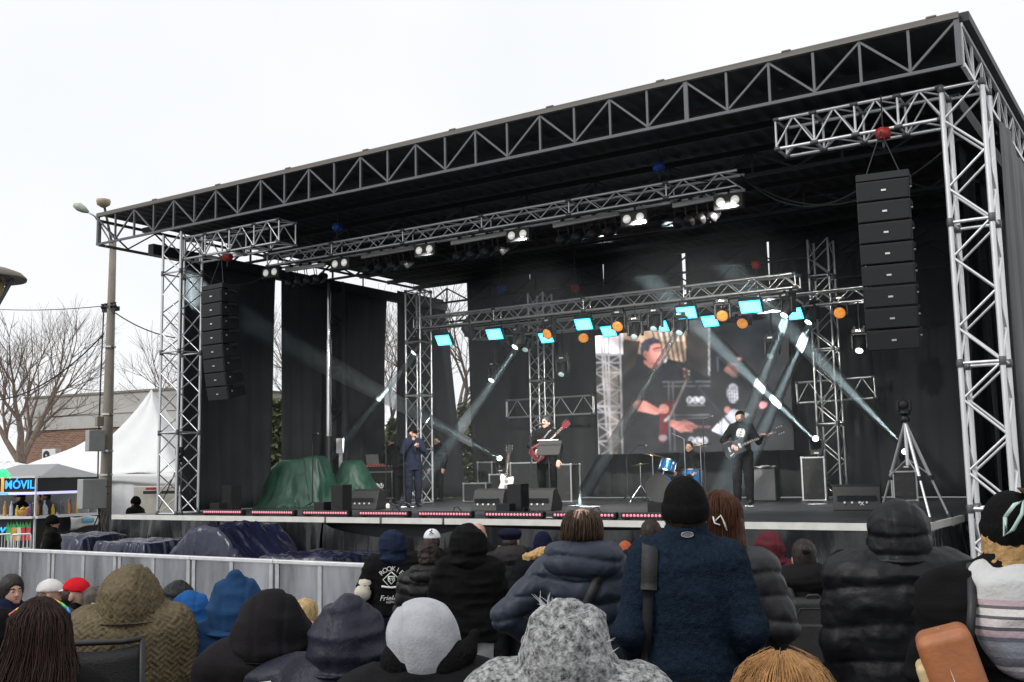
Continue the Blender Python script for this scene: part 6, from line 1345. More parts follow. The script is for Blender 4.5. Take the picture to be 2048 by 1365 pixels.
# ------------------------------------------------------------------ seated rows by the barrier
person('grey haired woman in navy coat turning to the right with clasped hands', 27, 1148, 8.6, 'hair', 'coat', (.012, .017, .05), pose='sit', arms='clasp', yaw=R_(-75), hy=R_(-25), hstyle='long', hairc=(.035, .028, .026), eyes=True, hands=True, curl=1.2, group=SG, h=.012)
b2 = person('woman in white peaked cap and beige fur coat', 104, 1157, 8.3, 'cap', 'coat', (.42, .28, .16), (.62, .6, .58), pose='sit', arms='lap', yaw=R_(-45), hstyle='long', hairc=(.14, .09, .065), group=SG, h=.013)
b3 = person('boy in bright red cap and black hoodie', 153, 1154, 8.1, 'cap', 'plain', (.013, .013, .015), (.52, .012, .02), pose='sit', arms='front', yaw=R_(-60), tilt=R_(-8), eyes=True, hands=True, group=SG, h=.013)
child(b3, 'hood', hooddown_mesh('plain', .013, 1, -.42, 0, 1.1), cloth((.013, .013, .015), 'plain'))
person('grey haired person half hidden between red cap and olive hood', 196, 1170, 8.0, 'hair', 'coat', (.05, .08, .055), pose='sit', arms='front', hands=True, yaw=R_(-50), hairc=(.10, .085, .07), group=SG, h=.014)
person('person in black padded jacket with the hood up beside the blue child', 357, 1160, 8.6, 'hood', 'puffer', (.02, .02, .022), pose='sit', arms='lap', big=1.12, group=SG, h=.014)
b5 = person('child in bright blue hood with a white stripe on the back', 383, 1184, 7.4, 'hood', 'plain', (.014, .085, .26), pose='sit', arms='lap', big=1.12, group=SG, h=.013)
child(b5, 'reflective_stripe', MB().tube([(-.14, -.148, .98), (-.07, -.166, .985), (.0, -.170, .985), (.07, -.166, .98), (.15, -.14, .965)], .008, 6), M['white'])
person('small child with dark hair seated beside the olive coat', 368, 1246, 6.4, 'hair', 'plain', (.05, .022, .02), pose='sit', arms='lap', yaw=R_(-30), hairc=(.018, .013, .012), group=SG, s=.80, h=.012)
b7 = person('blond woman with pink scarf and tan fur collar by the barrier', 613, 1197, 8.2, 'hair', 'coat', (.13, .085, .055), pose='sit', arms='lap', yaw=R_(-20), hstyle='bob', hairc=(.60, .42, .19), group=SG, h=.012)
child(b7, 'pink_scarf', (lambda r: mk('scarf', r[0] + np.array((0, 0, -.42)), r[2]))(surf([cap((-.07, -.02, 1.50), (.07, -.02, 1.49), .078, k=.05)], .013)), cloth((.5, .22, .24), 'plain'))
child(b7, 'fur_collar', (lambda r: mk('collar', r[0] + r[1] * (.012 * (vnoise(r[0] * 50) - .5))[:, None] + np.array((0, 0, -.42)), r[2]))(surf([cap((-.10, -.05, 1.445), (.10, -.05, 1.445), .07, k=.05)], .012)), cloth((.20, .14, .09), 'fur'))
person('grey haired person half hidden beside the blond woman', 580, 1204, 8.5, 'hair', 'plain', (.06, .06, .065), pose='sit', arms='lap', hairc=(.3, .3, .31), group=SG, h=.015)
person('person in a round black hat seated behind the olive coat', 178, 1214, 6.0, 'beanie', 'plain', (.2, .2, .2), (.012, .012, .013), pose='sit', arms='lap', group=SG, h=.013, tall=.02)
person('dark haired person with checked scarf between the long hair and the black hat', 132, 1214, 5.9, 'hair', 'knit', (.7, .7, .7), pose='sit', arms='lap', yaw=R_(-40), hairc=(.03, .018, .014), hstyle='long', group=SG, h=.012)
person('person in a black beanie cut off by the left edge', 4, 1215, 4.9, 'beanie', 'coat', BK, (.014, .014, .016), pose='sit', arms='lap', yaw=R_(-20), group=SG, h=.012)
# ------------------------------------------------------------------ standing crowd
r1 = person('boy in letterman jacket with ROOKIE lettering and navy hood', 786, 1061, 10.4, 'hood', 'plain', (.012, .012, .014), hoodcol=(.02, .032, .07), arms='pocket', big=1.08, h=.013, hem=.90, lcol=(.02, .03, .06))
child(r1, 'sleeve', (lambda r: mk('sleeve', r[0] + r[1] * d_wrinkle(r[0], r[1], .004, 7, 2)[:, None], r[2]))(surf([cap((-.195, -.012, 1.40), (-.297, -.08, 1.13), .086, .080, k=.03), cap((-.297, -.08, 1.13), (-.235, .10, .985), .078, .064, k=.02)], .012)), cloth((.62, .58, .47), 'plain'))
def arc_text(root, body, rad, zc, y0, size, m, span, name='lettering'):
    n = len(body)
    for i, ch_ in enumerate(body):
        a = span * (i - (n - 1) / 2) / (n - 1); x = rad * math.sin(a); z = zc + rad * math.cos(a)
        o = text(ch_, size, m, None, None, name); o.parent = root
        o.location = (x, surfy(root, x, z) - .008, z); o.rotation_euler = (R_(90), a * 1.0, 0) ; o.rotation_mode = 'XYZ'; o.rotation_euler = (R_(90), a, x * 1.8)
M['print'] = mat('white_print', (.75, .75, .73), .7, 0, .05)
arc_text(r1, 'ROOKIE', .140, 1.225, -.178, .068, M['print'], 1.55)
def flat(root, pts, y, m, name='emblem', w=.006):
    child(root, name, MB().tube([(x, (surfy(root, x, z) - .003 if name == 'emblem' else y + 1.0 * x * x), z) for x, z in pts], w, 5), m)
flat(r1, [(0, 1.335), (.085, 1.26), (0, 1.17), (-.085, 1.26), (0, 1.335)], -.166, M['print']); flat(r1, [(-.032, 1.29), (.032, 1.29), (.03, 1.25), (0, 1.215), (-.03, 1.25), (-.032, 1.29)], -.168, M['print'], w=.006)
flat(r1, [(-.02, 1.28), (-.01, 1.245), (0, 1.275), (.01, 1.245), (.02, 1.28)], -.168, M['print']); flat(r1, [(-.10, 1.195), (-.05, 1.185), (0, 1.18), (.05, 1.185), (.10, 1.195)], -.163, M['print'], w=.011)
for body, z, sz, sh_ in (('Frielders', 1.075, .075, .3), ('CLOTHING', 1.035, .026, 0)):
    o = text(body, sz, M['print'], None, None, shear=sh_); o.parent = r1; o.location = (0.01, surfy(r1, 0, z) - .006, z); o.rotation_euler = (R_(90), 0, 0)
child(r1, 'striped_collar', MB().tube([(.085 * math.sin(a), -.02 - .092 * math.cos(a), 1.497 + .0 * a) for a in np.linspace(-1.7, 1.7, 14)], .007, 6), M['print'])
child(r1, 'striped_hem', MB().tube([(.192 * math.sin(a), -.143 * math.cos(a), .935) for a in np.linspace(-1.6, 1.6, 16)], .006, 6), M['print'])
s2 = person('curly haired boy in black quilted jacket with a hood', 858, 1087, 9.2, 'hair', 'puffer', (.022, .022, .024), arms='front', hstyle='curly', hairc=(.022, .013, .011), h=.013)
child(s2, 'hood', hooddown_mesh('puffer', .013, 2, 0, 0, 1.15), cloth((.022, .022, .024), 'puffer'))
s3 = person('man in a white baseball cap and black top', 864, 1057, 10.8, 'cap', 'plain', (.013, .013, .014), (.72, .72, .74), arms='front', h=.014, hairc=(.05, .03, .022))
jm = [(-.012, .0), (.0, .012), (.008, .03), (.0, .045)]
for q in ([(-.02, 1.70), (0, 1.705), (.018, 1.715)], [(0, 1.70), (-.006, 1.685), (-.022, 1.672)], [(0, 1.70), (.012, 1.688), (.024, 1.676)], [(0, 1.70), (.004, 1.718), (.01, 1.73)]): flat(s3, q, -.121, M['black'], 'cap_emblem', .0045)
person('young man in black hoodie with the hood up and grey sweatpants', 936, 1049, 8.6, 'hood', 'plain', (.011, .011, .012), lcol=(.27, .27, .28), big=1.15, arms='front', h=.012, hem=.83)
person('bald man behind the black hoodie', 957, 1046, 10.9, 'bare', 'plain', BK, arms='pocket', h=.016)
s6 = person('man in navy beret and grey hooded jacket', 1022, 1055, 10.6, 'beret', 'coat', (.035, .037, .036), arms='front', h=.014, hy=R_(-30), hairc=(.03, .025, .02))
child(s6, 'beret', (lambda r: mk('beret', rot_head(r[0], R_(-30)), r[2]))(surf([ell3((-.01, -.02, 1.705), (.125, .13, .058), .02), ell3((0, -.012, 1.665), (.092, .108, .05), .02), cutz(1.645, True)], .012)), cloth((.014, .017, .042), 'plain'))
child(s6, 'hood', hooddown_mesh('plain', .013, 2, 0, 0, 1.1), cloth((.055, .05, .052), 'plain'))
person('woman with wavy light brown hair behind the beret', 1000, 1092, 11.2, 'hair', 'plain', (.1, .1, .1), arms='pocket', hstyle='long', hairc=(.28, .16, .06), h=.015)
s7 = person('person in navy beanie with a tan fur trimmed hood', 1085, 1062, 10.4, 'beanie', 'coat', (.014, .015, .02), (.014, .018, .05), arms='pocket', h=.014)
child(s7, 'fur_trim', (lambda r: mk('fur', r[0] + r[1] * (.025 * (vnoise(r[0] * 34) - .5))[:, None], r[2]))(surf([cap((-.17, -.08, 1.475), (0, -.13, 1.53), .045, .055, k=.04), cap((0, -.13, 1.53), (.17, -.08, 1.475), .055, .045, k=.04)], .011)), cloth((.52, .33, .15), 'fur'))
s8 = person('balding man in navy puffer jacket with one hand on his hip', 1163, 1017, 6.0, 'bald', 'puffer', (.045, .058, .088), arms='pocket', armL='akimbo', h=.0105, wide=.97, hairc=(.07, .045, .03), lcol=(.02, .022, .03))
child(s8, 'hood', hooddown_mesh('puffer', .0105, 3, 0, 0, 1.28), cloth((.045, .058, .088), 'puffer'))
HDC[0] = HD
hp = [p for p in hairpaths(800, 12, .17, .02, curl=.004, back=.0) if p[0].z < 1.752]
child(s8, 'thin_hair', strands([[q + Vector((0, 0, HD - .006)) for q in p] for p in hp], .0030), cloth((.085, .052, .034), 'hair'))
sb = held(s8, 'shoulder_bag', 'dark strap bag worn across the back of the navy puffer', 'bag')
hpart(sb, 'strap', ribbon(onback(s8, [(.09, 1.40), (.03, 1.28), (-.04, 1.14), (-.11, 1.0), (-.17, .88)]), .05, .012), M['box'])
person('person in a rust orange beanie beyond the navy puffer', 1250, 1081, 11.2, 'beanie', 'plain', (.018, .022, .05), (.40, .10, .045), arms='pocket', h=.015)
person('short haired man in dark navy jacket beside the tall man in the beanie', 1301, 1037, 8.9, 'hair', 'plain', (.016, .018, .028), arms='pocket', h=.013, hairc=(.03, .02, .016))
s11 = person('tall man in black beanie and dark teal sherpa fleece', 1367, 951, 5.0, 'beanie', 'sherpa', (.015, .028, .050), (.014, .014, .015), arms='pocket', h=.0095, collar=.03, lcol=(.012, .012, .014), tall=.01, wide=.94)
child(s11, 'collar_label', MB().box((.0, surfy(s11, 0, 1.515) - .002, 1.515), (.045, .006, .018)), M['ampf'], False)
for k in range(2): child(s11, 'label_rim', MB().tube([(.025 * math.cos(a), surfy(s11, 0, 1.515) - .006, 1.515 + .011 * math.sin(a)) for a in np.linspace(0, 6.28, 14)], .0016, 5), M['badge'])
sb = held(s11, 'shoulder_bag', 'black bag strap over the left shoulder of the sherpa fleece', 'bag')
hpart(sb, 'shoulder_pad', ribbon([(-.15, -.03, 1.49)] + onback(s11, [(-.155, 1.45), (-.165, 1.30)], .010), .065, .018), M['bag']); hpart(sb, 'strap', ribbon(onback(s11, [(-.165, 1.30), (-.18, 1.1), (-.185, .93)], .008), .042, .01), M['black']); hpart(sb, 'bag', MB().box((-.23, -.16, .80), (.16, .14, .30)), M['black'], False, .03)
s12 = person('woman with long auburn hair and a hair clip in a grey puffer', 1437, 993, 5.6, 'hair', 'puffer', (.045, .045, .052), arms='pocket', hstyle='long', hairc=(.075, .028, .014), h=.0105, wide=1.02)
child(s12, 'hair_strands', strands(hairpaths(1000, 33, .36, .25, curl=.006, back=-.07), .0022), cloth((.095, .034, .016), 'hair'))
hc = held(s12, 'hair_clip', 'cream coloured claw clip in the auburn hair', 'hair clip')
hpart(hc, 'clip', MB().tube([(-.03, -.145, 1.63), (-.005, -.155, 1.655), (.01, -.155, 1.62), (.02, -.15, 1.585)], .0045, 6), M['cream']); hpart(hc, 'clip_teeth', MB().tube([(-.04, -.147, 1.65), (-.035, -.15, 1.62), (-.01, -.155, 1.61)], .004, 6), M['cream'])
person('person in a maroon hood near the stage', 1537, 1064, 9.8, 'hood', 'plain', (.10, .02, .028), arms='pocket', big=1.12, h=.014)
s14 = person('man with a small bun and black jacket carrying a backpack', 1606, 1076, 7.4, 'hair', 'coat', (.021, .021, .022), arms='pocket', h=.0115, hairc=(.028, .02, .017), wide=1.2)
child(s14, 'hood', hooddown_mesh('plain', .012, 4, 0, 0, 1.2), cloth((.021, .021, .022), 'plain')); child(s14, 'hair_bun', MB().lathe([(0, -.035), (.028, -.022), (.036, 0), (.028, .022), (0, .035)], 12, Matrix.Translation((0, -.125, 1.665))), cloth((.028, .02, .017), 'hair'))
def backpack(root, label, c, size, m, m2=None):
    t = held(root, 'backpack', label, 'backpack'); w, dp, hh = size; x, y, z = c
    hpart(t, 'main_pocket', MB().box((x, y, z), (w, dp, hh)), m, False, .045); hpart(t, 'front_pocket', MB().box((x, y - dp * .5 - .015, z - hh * .14), (w * .82, .05, hh * .58)), m2 or m, False, .02)
    hpart(t, 'grab_handle', MB().tube([(x - .05, y - .02, z + hh * .48), (x - .03, y - .04, z + hh * .54), (x + .03, y - .04, z + hh * .54), (x + .05, y - .02, z + hh * .48)], .012, 6), m)
    for s_ in (-1, 1): hpart(t, 'shoulder_strap', MB().tube([(x + s_ * w * .38, y + .02, z + hh * .40), (x + s_ * .14, -.13, 1.42), (x + s_ * .13, -.02, 1.475), (x + s_ * .13, .10, 1.40)], .024, 6), m)
    hpart(t, 'zip', MB().tube([(x - w * .42, y - dp * .52, z + hh * .22), (x - w * .3, y - dp * .52, z + hh * .36), (x + w * .3, y - dp * .52, z + hh * .36), (x + w * .42, y - dp * .52, z + hh * .22)], .004, 5), M['dsteel'])
    return t
backpack(s14, 'black backpack on the man with the small bun', (.01, -.25, 1.12), (.32, .17, .46), M['bag'])
person('person in a dark hood low between the bun and the big black puffer', 1682, 1101, 8.9, 'hood', 'plain', (.022, .021, .019), arms='pocket', big=1.15, h=.014)
person('large person in black puffer jacket with the hood up', 1791, 997, 4.9, 'hood', 'bigpuff', (.012, .0125, .016), arms='down', big=1.0, h=.0095, wide=1.1, sink=.02)
s17 = person('woman with long brown hair and tan fleece collar at the right edge', 2016, 980, 3.9, 'beanie', 'coat', (.013, .013, .014), (.014, .013, .013), arms='down', hairc=(.055, .022, .014), h=.010, yaw=R_(14), wide=1.2)
child(s17, 'fleece_collar', (lambda r: mk('collar', r[0] + r[1] * (.014 * (vnoise(r[0] * 55) - .5))[:, None], r[2]))(surf([cap((0, -.02, 1.49), (0, -.02, 1.565), .100, .098, k=.03)], .009)), cloth((.44, .27, .12), 'fur'))
SCF = mat('patterned_scarf', (.5, .5, .52), .85, 0, .1, 20, bump=.4, bscale=80)
_nt = SCF.node_tree; _p = _nt.nodes['Principled BSDF']; _tc4 = _n(_nt, 'ShaderNodeTexCoord'); _sx = _n(_nt, 'ShaderNodeSeparateXYZ'); _mr4 = _n(_nt, 'ShaderNodeMapRange'); _mr4.inputs[1].default_value = 1.14; _mr4.inputs[2].default_value = 1.50
_cr = _n(_nt, 'ShaderNodeValToRGB'); _cr.color_ramp.interpolation = 'CONSTANT'
for e_ in list(_cr.color_ramp.elements)[1:]: _cr.color_ramp.elements.remove(e_)
for pos, c in ((0, (.24, .26, .3)), (.08, (.45, .46, .48)), (.12, (.12, .13, .16)), (.2, (.20, .22, .26)), (.34, (.11, .12, .15)), (.38, (.42, .33, .36)), (.44, (.08, .08, .1)), (.47, (.6, .56, .56)), (.54, (.1, .1, .11)), (.57, (.62, .6, .58)), (.63, (.12, .11, .12)), (.66, (.44, .34, .37)), (.71, (.52, .52, .52))):
    if pos == 0: _cr.color_ramp.elements[0].color = (*c, 1)
    else: e_ = _cr.color_ramp.elements.new(pos); e_.color = (*c, 1)
_nt.links.new(_tc4.outputs['Object'], _sx.inputs[0]); _nt.links.new(_sx.outputs['Z'], _mr4.inputs[0]); _nt.links.new(_mr4.outputs[0], _cr.inputs[0]); _nt.links.new(_cr.outputs[0], _p.inputs['Base Color'])
child(s17, 'patterned_hood', (lambda r: mk('hood', r[0] + r[1] * d_wrinkle(r[0], r[1], .014, 6, 3)[:, None], r[2]))(surf([ell3((.0, -.145, 1.325), (.150, .060, .180), .05), cap((-.10, -.06, 1.45), (.10, -.06, 1.45), .055, k=.05)], .010)), SCF)
child(s17, 'hair_strands', strands([[Vector((q.x * 1.25 + .015, q.y * 1.2 - .02, q.z - .02)) for q in p] for p in hairpaths(1400, 44, .62, .0, curl=.008, back=-.10) if p[4].x > .05], .0026), cloth((.085, .032, .018), 'hair'))
sg2 = held(s17, 'hair_band', 'mint green plastic band in the brown hair at the right edge', 'hair band')
hpart(sg2, 'band', MB().tube([(-.03, -.15, 1.66), (.0, -.155, 1.70), (.03, -.15, 1.715), (.02, -.16, 1.67), (-.01, -.16, 1.62), (-.035, -.155, 1.60), (-.03, -.15, 1.66)], .007, 6), mat('mint_plastic', (.45, .62, .56), .3, 0, 0))
M['tan'] = mat('tan_leather', (.36, .13, .05), .5, 0, .15, 9, bump=.2, bscale=60); M['beige'] = mat('beige_leather', (.62, .46, .24), .55, 0, .1, 9)
bp = held(s17, 'backpack', 'tan leather backpack with a beige front on the woman at the right edge', 'backpack')
for o_ in [hpart(bp, 'main_pocket', MB().box((-.20, -.28, 1.10), (.17, .20, .44), Matrix.Rotation(R_(-16), 3, 'Y')), M['tan'], False, .035), hpart(bp, 'front_pocket', MB().box((-.272, -.28, 1.05), (.055, .15, .33), Matrix.Rotation(R_(-16), 3, 'Y')), M['beige'], False, .022), hpart(bp, 'zip', MB().tube([(-.165, -.373, .93), (-.20, -.374, 1.06), (-.245, -.372, 1.22), (-.26, -.33, 1.29), (-.262, -.27, 1.305)], .008, 6), M['badge']), hpart(bp, 'strap', MB().tube([(-.17, -.22, 1.26), (-.15, -.17, 1.38), (-.14, -.06, 1.49), (-.14, .08, 1.44)], .016, 6), M['black'])]: pass
# ------------------------------------------------------------------ folding chairs of the seated people
def chair(label, root, m, tube_m, w=.50, zt=.86, zb=.42, y=-.24, xo=0.0):
    t = held(root, 'folding_chair', label, 'folding chair', 'folding chairs'); t.location = wmat(root) @ Vector((xo, 0, 0))
    def sag(u, v): return Vector(((u - .5) * w, y - .035 * math.sin(math.pi * u) * (1 - v) - .05 * v, zb + (zt - zb) * v - .025 * math.sin(math.pi * u) * v))
    o = hpart(t, 'back_sling', MB().grid(sag, 14, 10), m); q = o.modifiers.new('s', 'SOLIDIFY'); q.thickness = .006
    o = hpart(t, 'seat_sling', MB().grid(lambda u, v: Vector(((u - .5) * w, -.20 + v * .45, .42 - .03 * math.sin(math.pi * u))), 8, 6), m); q = o.modifiers.new('s', 'SOLIDIFY'); q.thickness = .006
    for s_ in (-1, 1):
        hpart(t, 'back_post', MB().tube([(s_ * w / 2, y - .05, zt + .02), (s_ * w / 2, y, zb), (s_ * w / 2, .25, .02)], .012, 8), tube_m); hpart(t, 'leg', MB().tube([(s_ * w / 2, .25, .44), (s_ * w / 2, -.28, .02)], .012, 8), tube_m)
        hpart(t, 'armrest', MB().tube([(s_ * (w / 2 + .02), -.22, .63), (s_ * (w / 2 + .02), .22, .63)], .02, 8), tube_m)
    hpart(t, 'top_tube', MB().tube([(-w / 2, y - .05, zt + .02), (-w * .3, y - .055, zt + .012), (w * .3, y - .055, zt + .012), (w / 2, y - .05, zt + .02)], .012, 8), tube_m)
    return t
chair('black camping chair behind the olive quilted coat', f2, M['bag'], M['black'], .36, .97, y=-.34, xo=-.06)
M['lime'] = mat('green_canvas', (.12, .17, .05), .8, 0, .15, 8, bump=.3, bscale=120)
STRP = mat('rainbow_striped_canvas', (.5, .5, .5), .6, 0, 0, bump=.2, bscale=120)
_nt = STRP.node_tree; _p = _nt.nodes['Principled BSDF']; _tc5 = _n(_nt, 'ShaderNodeTexCoord'); _sx = _n(_nt, 'ShaderNodeSeparateXYZ'); _mr5 = _n(_nt, 'ShaderNodeMapRange'); _mr5.inputs[1].default_value = -.28; _mr5.inputs[2].default_value = .28; _cr = _n(_nt, 'ShaderNodeValToRGB')
for e_ in list(_cr.color_ramp.elements)[1:]: _cr.color_ramp.elements.remove(e_)
for pos, c in ((0, (.02, .2, .6)), (.2, (.03, .35, .7)), (.3, (.3, .6, .12)), (.45, (.75, .7, .06)), (.7, (.8, .55, .04)), (.95, (.5, .6, .1))):
    if pos == 0: _cr.color_ramp.elements[0].color = (*c, 1)
    else: e_ = _cr.color_ramp.elements.new(pos); e_.color = (*c, 1)
_nt.links.new(_tc5.outputs['Object'], _sx.inputs[0]); _nt.links.new(_sx.outputs['X'], _mr5.inputs[0]); _nt.links.new(_mr5.outputs[0], _cr.inputs[0]); _nt.links.new(_cr.outputs[0], _p.inputs['Base Color'])
chair('white tubular chair with blue and yellow striped back at the bottom edge', f4, STRP, M['white'], .40, .985, y=-.42, xo=-.15)
chair('green canvas chair under the woman in navy', [o for o in bpy.data.objects if o.get('label', '').startswith('grey haired woman in navy')][0], M['lime'], M['alu'], .54, .80, y=-.30)
chair('black folding chair under the boy in the red cap', b3, M['bag'], M['aluw'], .48, .80, y=-.28)
chair('dark brown chair under the child in the blue hood', b5, mat('brown_canvas', (.05, .025, .022), .8), M['black'], .46, .78, y=-.28)
M['pinkc'] = mat('pink_plastic', (.55, .04, .13), .5, 0, .1)
chair('chair with a pink top edge beside the navy raincoat', b7, mat('green_fabric', (.03, .2, .1), .8), M['pinkc'], .50, .68, y=-.30)
# ------------------------------------------------------------------ left background: pole, tree, building, tents, bar
PG = -0.35
pp = atd(211, 1000, 24.0); X0, Y0 = pp.x, pp.y
up = thing('utility_pole', 'tall weathered concrete utility pole left of the stage', 'utility pole', (X0, Y0, PG))
zt = atd(214, 470, 24.0).z
b = MB(); b.tube([(X0, Y0, PG), (X0, Y0, 2.0), (X0 + .02, Y0, zt)], [.15, .13, .075], 14); b.build('shaft', M['conc'], up, smooth=True)
def ub(px, py, w, h, dp, name, m):
    c = atd(px, py, 23.8); v = Vector((CAM[0] - c.x, CAM[1] - c.y, 0)).normalized(); s_ = Vector((-v.y, v.x, 0)); rz = math.atan2(s_.y, s_.x)
    b = MB(); b.box(c, (w, dp, h), Matrix.Rotation(rz + R_(22), 3, 'Z')); return b.build(name, m, up, bev=.012)
M['gbox'] = mat('grey_metal_box', (.42, .42, .41), .5, .2, .12, 3)
ub(190, 882, .36, .47, .22, 'meter_box', M['gbox']); ub(199, 843, .16, .22, .14, 'junction_box', M['conc']); o = ub(184, 988, .55, .66, .32, 'control_cabinet', M['gbox'])
for k in range(3): c = atd(213 + k * 3, 975 + (k % 2) * 14, 23.5); b = MB(); b.lathe([(.02, 0), (.02, .03)], 8, Matrix.Translation(c)); b.build('cabinet_bolt', M['dsteel'], up)
for y_ in (690, 828, 902, 950): c = atd(212, y_, 24.0); b = MB(); b.lathe([(.142, -.02), (.142, .02)], 14, Matrix.Translation((X0, Y0, c.z))); b.build('clamp_band', M['alu'], up)
c = atd(211, 612, 24); b = MB(); b.box((X0, Y0, c.z), (.5, .12, .10)); b.build('crossarm', M['dsteel'], up)
for k in range(5): b = MB(); b.lathe([(.03, -.06), (.05, -.02), (.03, .02), (.04, .06)], 8, Matrix.Translation((X0 - .22 + k * .11, Y0 - .06, c.z + .08))); b.build('insulator', M['dsteel'], up)
b = MB(); b.tube([(X0 - .12, Y0 - .1, c.z), (X0 - .16, Y0 - .1, c.z - 1.5), (X0 - .15, Y0 - .12, 2.8), (X0 - .1, Y0 - .14, 1.6), (X0 + .05, Y0 - .15, .6)], .018, 6); b.build('riser_cable', M['cable'], up, smooth=True)
for k in range(5): a0 = atd(202 + k * 5, 1020, 23.7); b = MB(); b.tube([a0, a0 + Vector((.05 * (k - 2), -.1, -.35)), a0 + Vector((.12 * (k - 2), 0, -.7))], .016, 6); b.build('loose_cable', M['cable'], up, smooth=True)
# its two lamps
lt = atd(207, 405, 24); lm_ = thing('post_top_lamp', 'round beige lamp on top of the utility pole', 'lamp', (lt.x, lt.y, zt))
M['lampb'] = mat('beige_lamp', (.45, .37, .24), .5, 0, .1)
bar((X0, Y0, zt - .1), (lt.x, lt.y, lt.z), .03, M['conc'], 'stem', lm_); b = MB(); b.lathe([(.05, -.12), (.14, -.06), (.16, .02), (.15, .06), (.06, .08)], 18, Matrix.Translation(lt)); b.build('globe', M['lampb'], lm_, smooth=True)
sl = atd(160, 416, 24); st_l = thing('street_light', 'angled pale green street light on an arm of the utility pole', 'street light', sl)
b = MB(); b.tube([(X0, Y0, zt - .4), (X0 - .15, Y0, zt + .1), atd(190, 433, 24), atd(172, 422, 24)], .022, 8); b.build('arm', M['alu'], st_l, smooth=True)
d_ = (atd(150, 411, 24) - atd(175, 424, 24)); b = MB(); b.tube([atd(177, 425, 24), atd(168, 420, 24), atd(158, 414, 24), atd(148, 411, 24)], [.03, .08, .10, .05], 12); b.build('lamp_head', mat('pale_green_lamp', (.42, .48, .38), .4, 0, .05), st_l, smooth=True)
# overhead cables
def cable(label, pts, r=.014):
    b = MB(); P = [Vector(p) for p in pts]; b.tube(P, r, 6); tag(b.build('overhead_cable', M['cable'], None, smooth=True), label, 'cable', 'overhead cables')
def sagc(a, c, s_, n=14): return [Vector(a).lerp(Vector(c), t / n) + Vector((0, 0, -s_ * 4 * (t / n) * (1 - t / n))) for t in range(n + 1)]
hub = atd(211, 612, 24)
cable('thin overhead cable running level from the pole to the left edge', sagc(hub, atd(-120, 606, 30), .15), .010)
cable('overhead cable sagging from the pole down to the left over the tree', sagc(atd(208, 668, 24), atd(-60, 800, 26), .5), .016)
cable('overhead cable from the pole to the stage tower', sagc(hub, atd(350, 676, 23), .12), .014)
# lamp shade at the left edge
lc = atd(-22, 556, 9.5); sl2 = thing('plaza_lamp', 'broad flat grey lamp head entering at the left edge', 'street lamp', (lc.x, lc.y, gz(lc.x, lc.y)))
M['lshade'] = mat('grey_lamp_metal', (.20, .17, .14), .5, .3, .15, 4)
b = MB(); b.lathe([(.02, .10), (.16, .085), (.27, .045), (.315, 0), (.31, -.02), (.26, -.005), (.05, .02)][::-1], 36, Matrix.Translation(lc)); b.build('shade', M['lshade'], sl2, smooth=True)
b = MB(); b.lathe([(.03, -.32), (.06, -.30), (.115, -.16), (.13, -.06), (.10, -.01)], 24, Matrix.Translation(lc)); b.build('diffuser', mat('amber_glass', (.5, .38, .18), .25, 0, .1), sl2, smooth=True)
for k in range(4): a = R_(20 + 90 * k); bar(lc + Vector((math.cos(a) * .25, math.sin(a) * .25, -.02)), lc + Vector((math.cos(a) * .04, math.sin(a) * .04, -.36)), .014, M['steel'], 'strut', sl2, 'box', .03)
bar((lc.x, lc.y, gz(lc.x, lc.y)), lc + Vector((0, 0, -.34)), .05, M['steel'], 'post', sl2)
# bare trees
def bare_tree(label, base, h, r, seed, spread=.9, levels=5, lean=(0, 0), first=.38, name='bare_tree'):
    rs = random.Random(seed); root = thing(name, label, 'tree', base, 'bare winter trees'); tr = MB(); cr_ = MB(); twigs = [0]
    def grow(p, d, L, rad, lv):
        n = 3; pts = [p]; rr = [rad]; q = p
        for k in range(n):
            d = (d + Vector((rs.uniform(-.16, .16), rs.uniform(-.16, .16), rs.uniform(-.02, .12)))).normalized(); q = q + d * (L / n); pts.append(q); rr.append(rad * (1 - .35 * (k + 1) / n))
        (tr if lv == 0 else cr_).tube(pts, rr, 8 if lv == 0 else 5 if lv < 3 else 3, cap=False)
        if lv >= levels: return
        nb = rs.choice((2, 3, 3)) if lv else 4
        for k in range(nb):
            a = rs.uniform(0, 6.28); t = rs.uniform(.55, 1.0) if lv else rs.uniform(.85, 1.0); o_ = d.orthogonal().normalized(); o2 = d.cross(o_); sd = (o_ * math.cos(a) + o2 * math.sin(a)); ang = rs.uniform(.35, spread)
            i = min(n, max(1, int(t * n + .5))); grow(pts[i], (d * math.cos(ang) + sd * math.sin(ang) + Vector((0, 0, .12))).normalized(), L * rs.uniform(.62, .85), rr[i] * rs.uniform(.55, .75), lv + 1)
        if lv: grow(pts[-1], d, L * .75, rr[-1] * .85, lv + 1)
    grow(Vector(base), Vector((lean[0], lean[1], 1)).normalized(), h * first, r, 0)
    tr.build('trunk', M['bark'], root, smooth=True); cr_.build('crown', M['bark'], root, smooth=True); return root
tb = atd(42, 1000, 38)
bare_tree('bare tree with a thick trunk in front of the brick building', (tb.x, tb.y, PG), 6.6, .33, 11, .85, 6, (.03, -.02), .42)
tb = atd(345, 1000, 50); bare_tree('bare tree rising behind the white peaked tent', (tb.x, tb.y, PG), 8.2, .22, 5, .8, 5, (-.1, 0))
for k, (px, d, lab) in enumerate(((556, 42, 'bare tree showing through the leftmost gap of the drapes'), (790, 44, 'bare tree showing through the gap left of the singer'), (935, 40, 'bare tree showing through the gap at the rear corner of the stage'), (640, 52, 'bare tree far behind the left wing drape'))):
    tb = atd(px, 1000, d); bare_tree(lab, (tb.x, tb.y, PG), 8.5, .25, 30 + k, .9, 5)
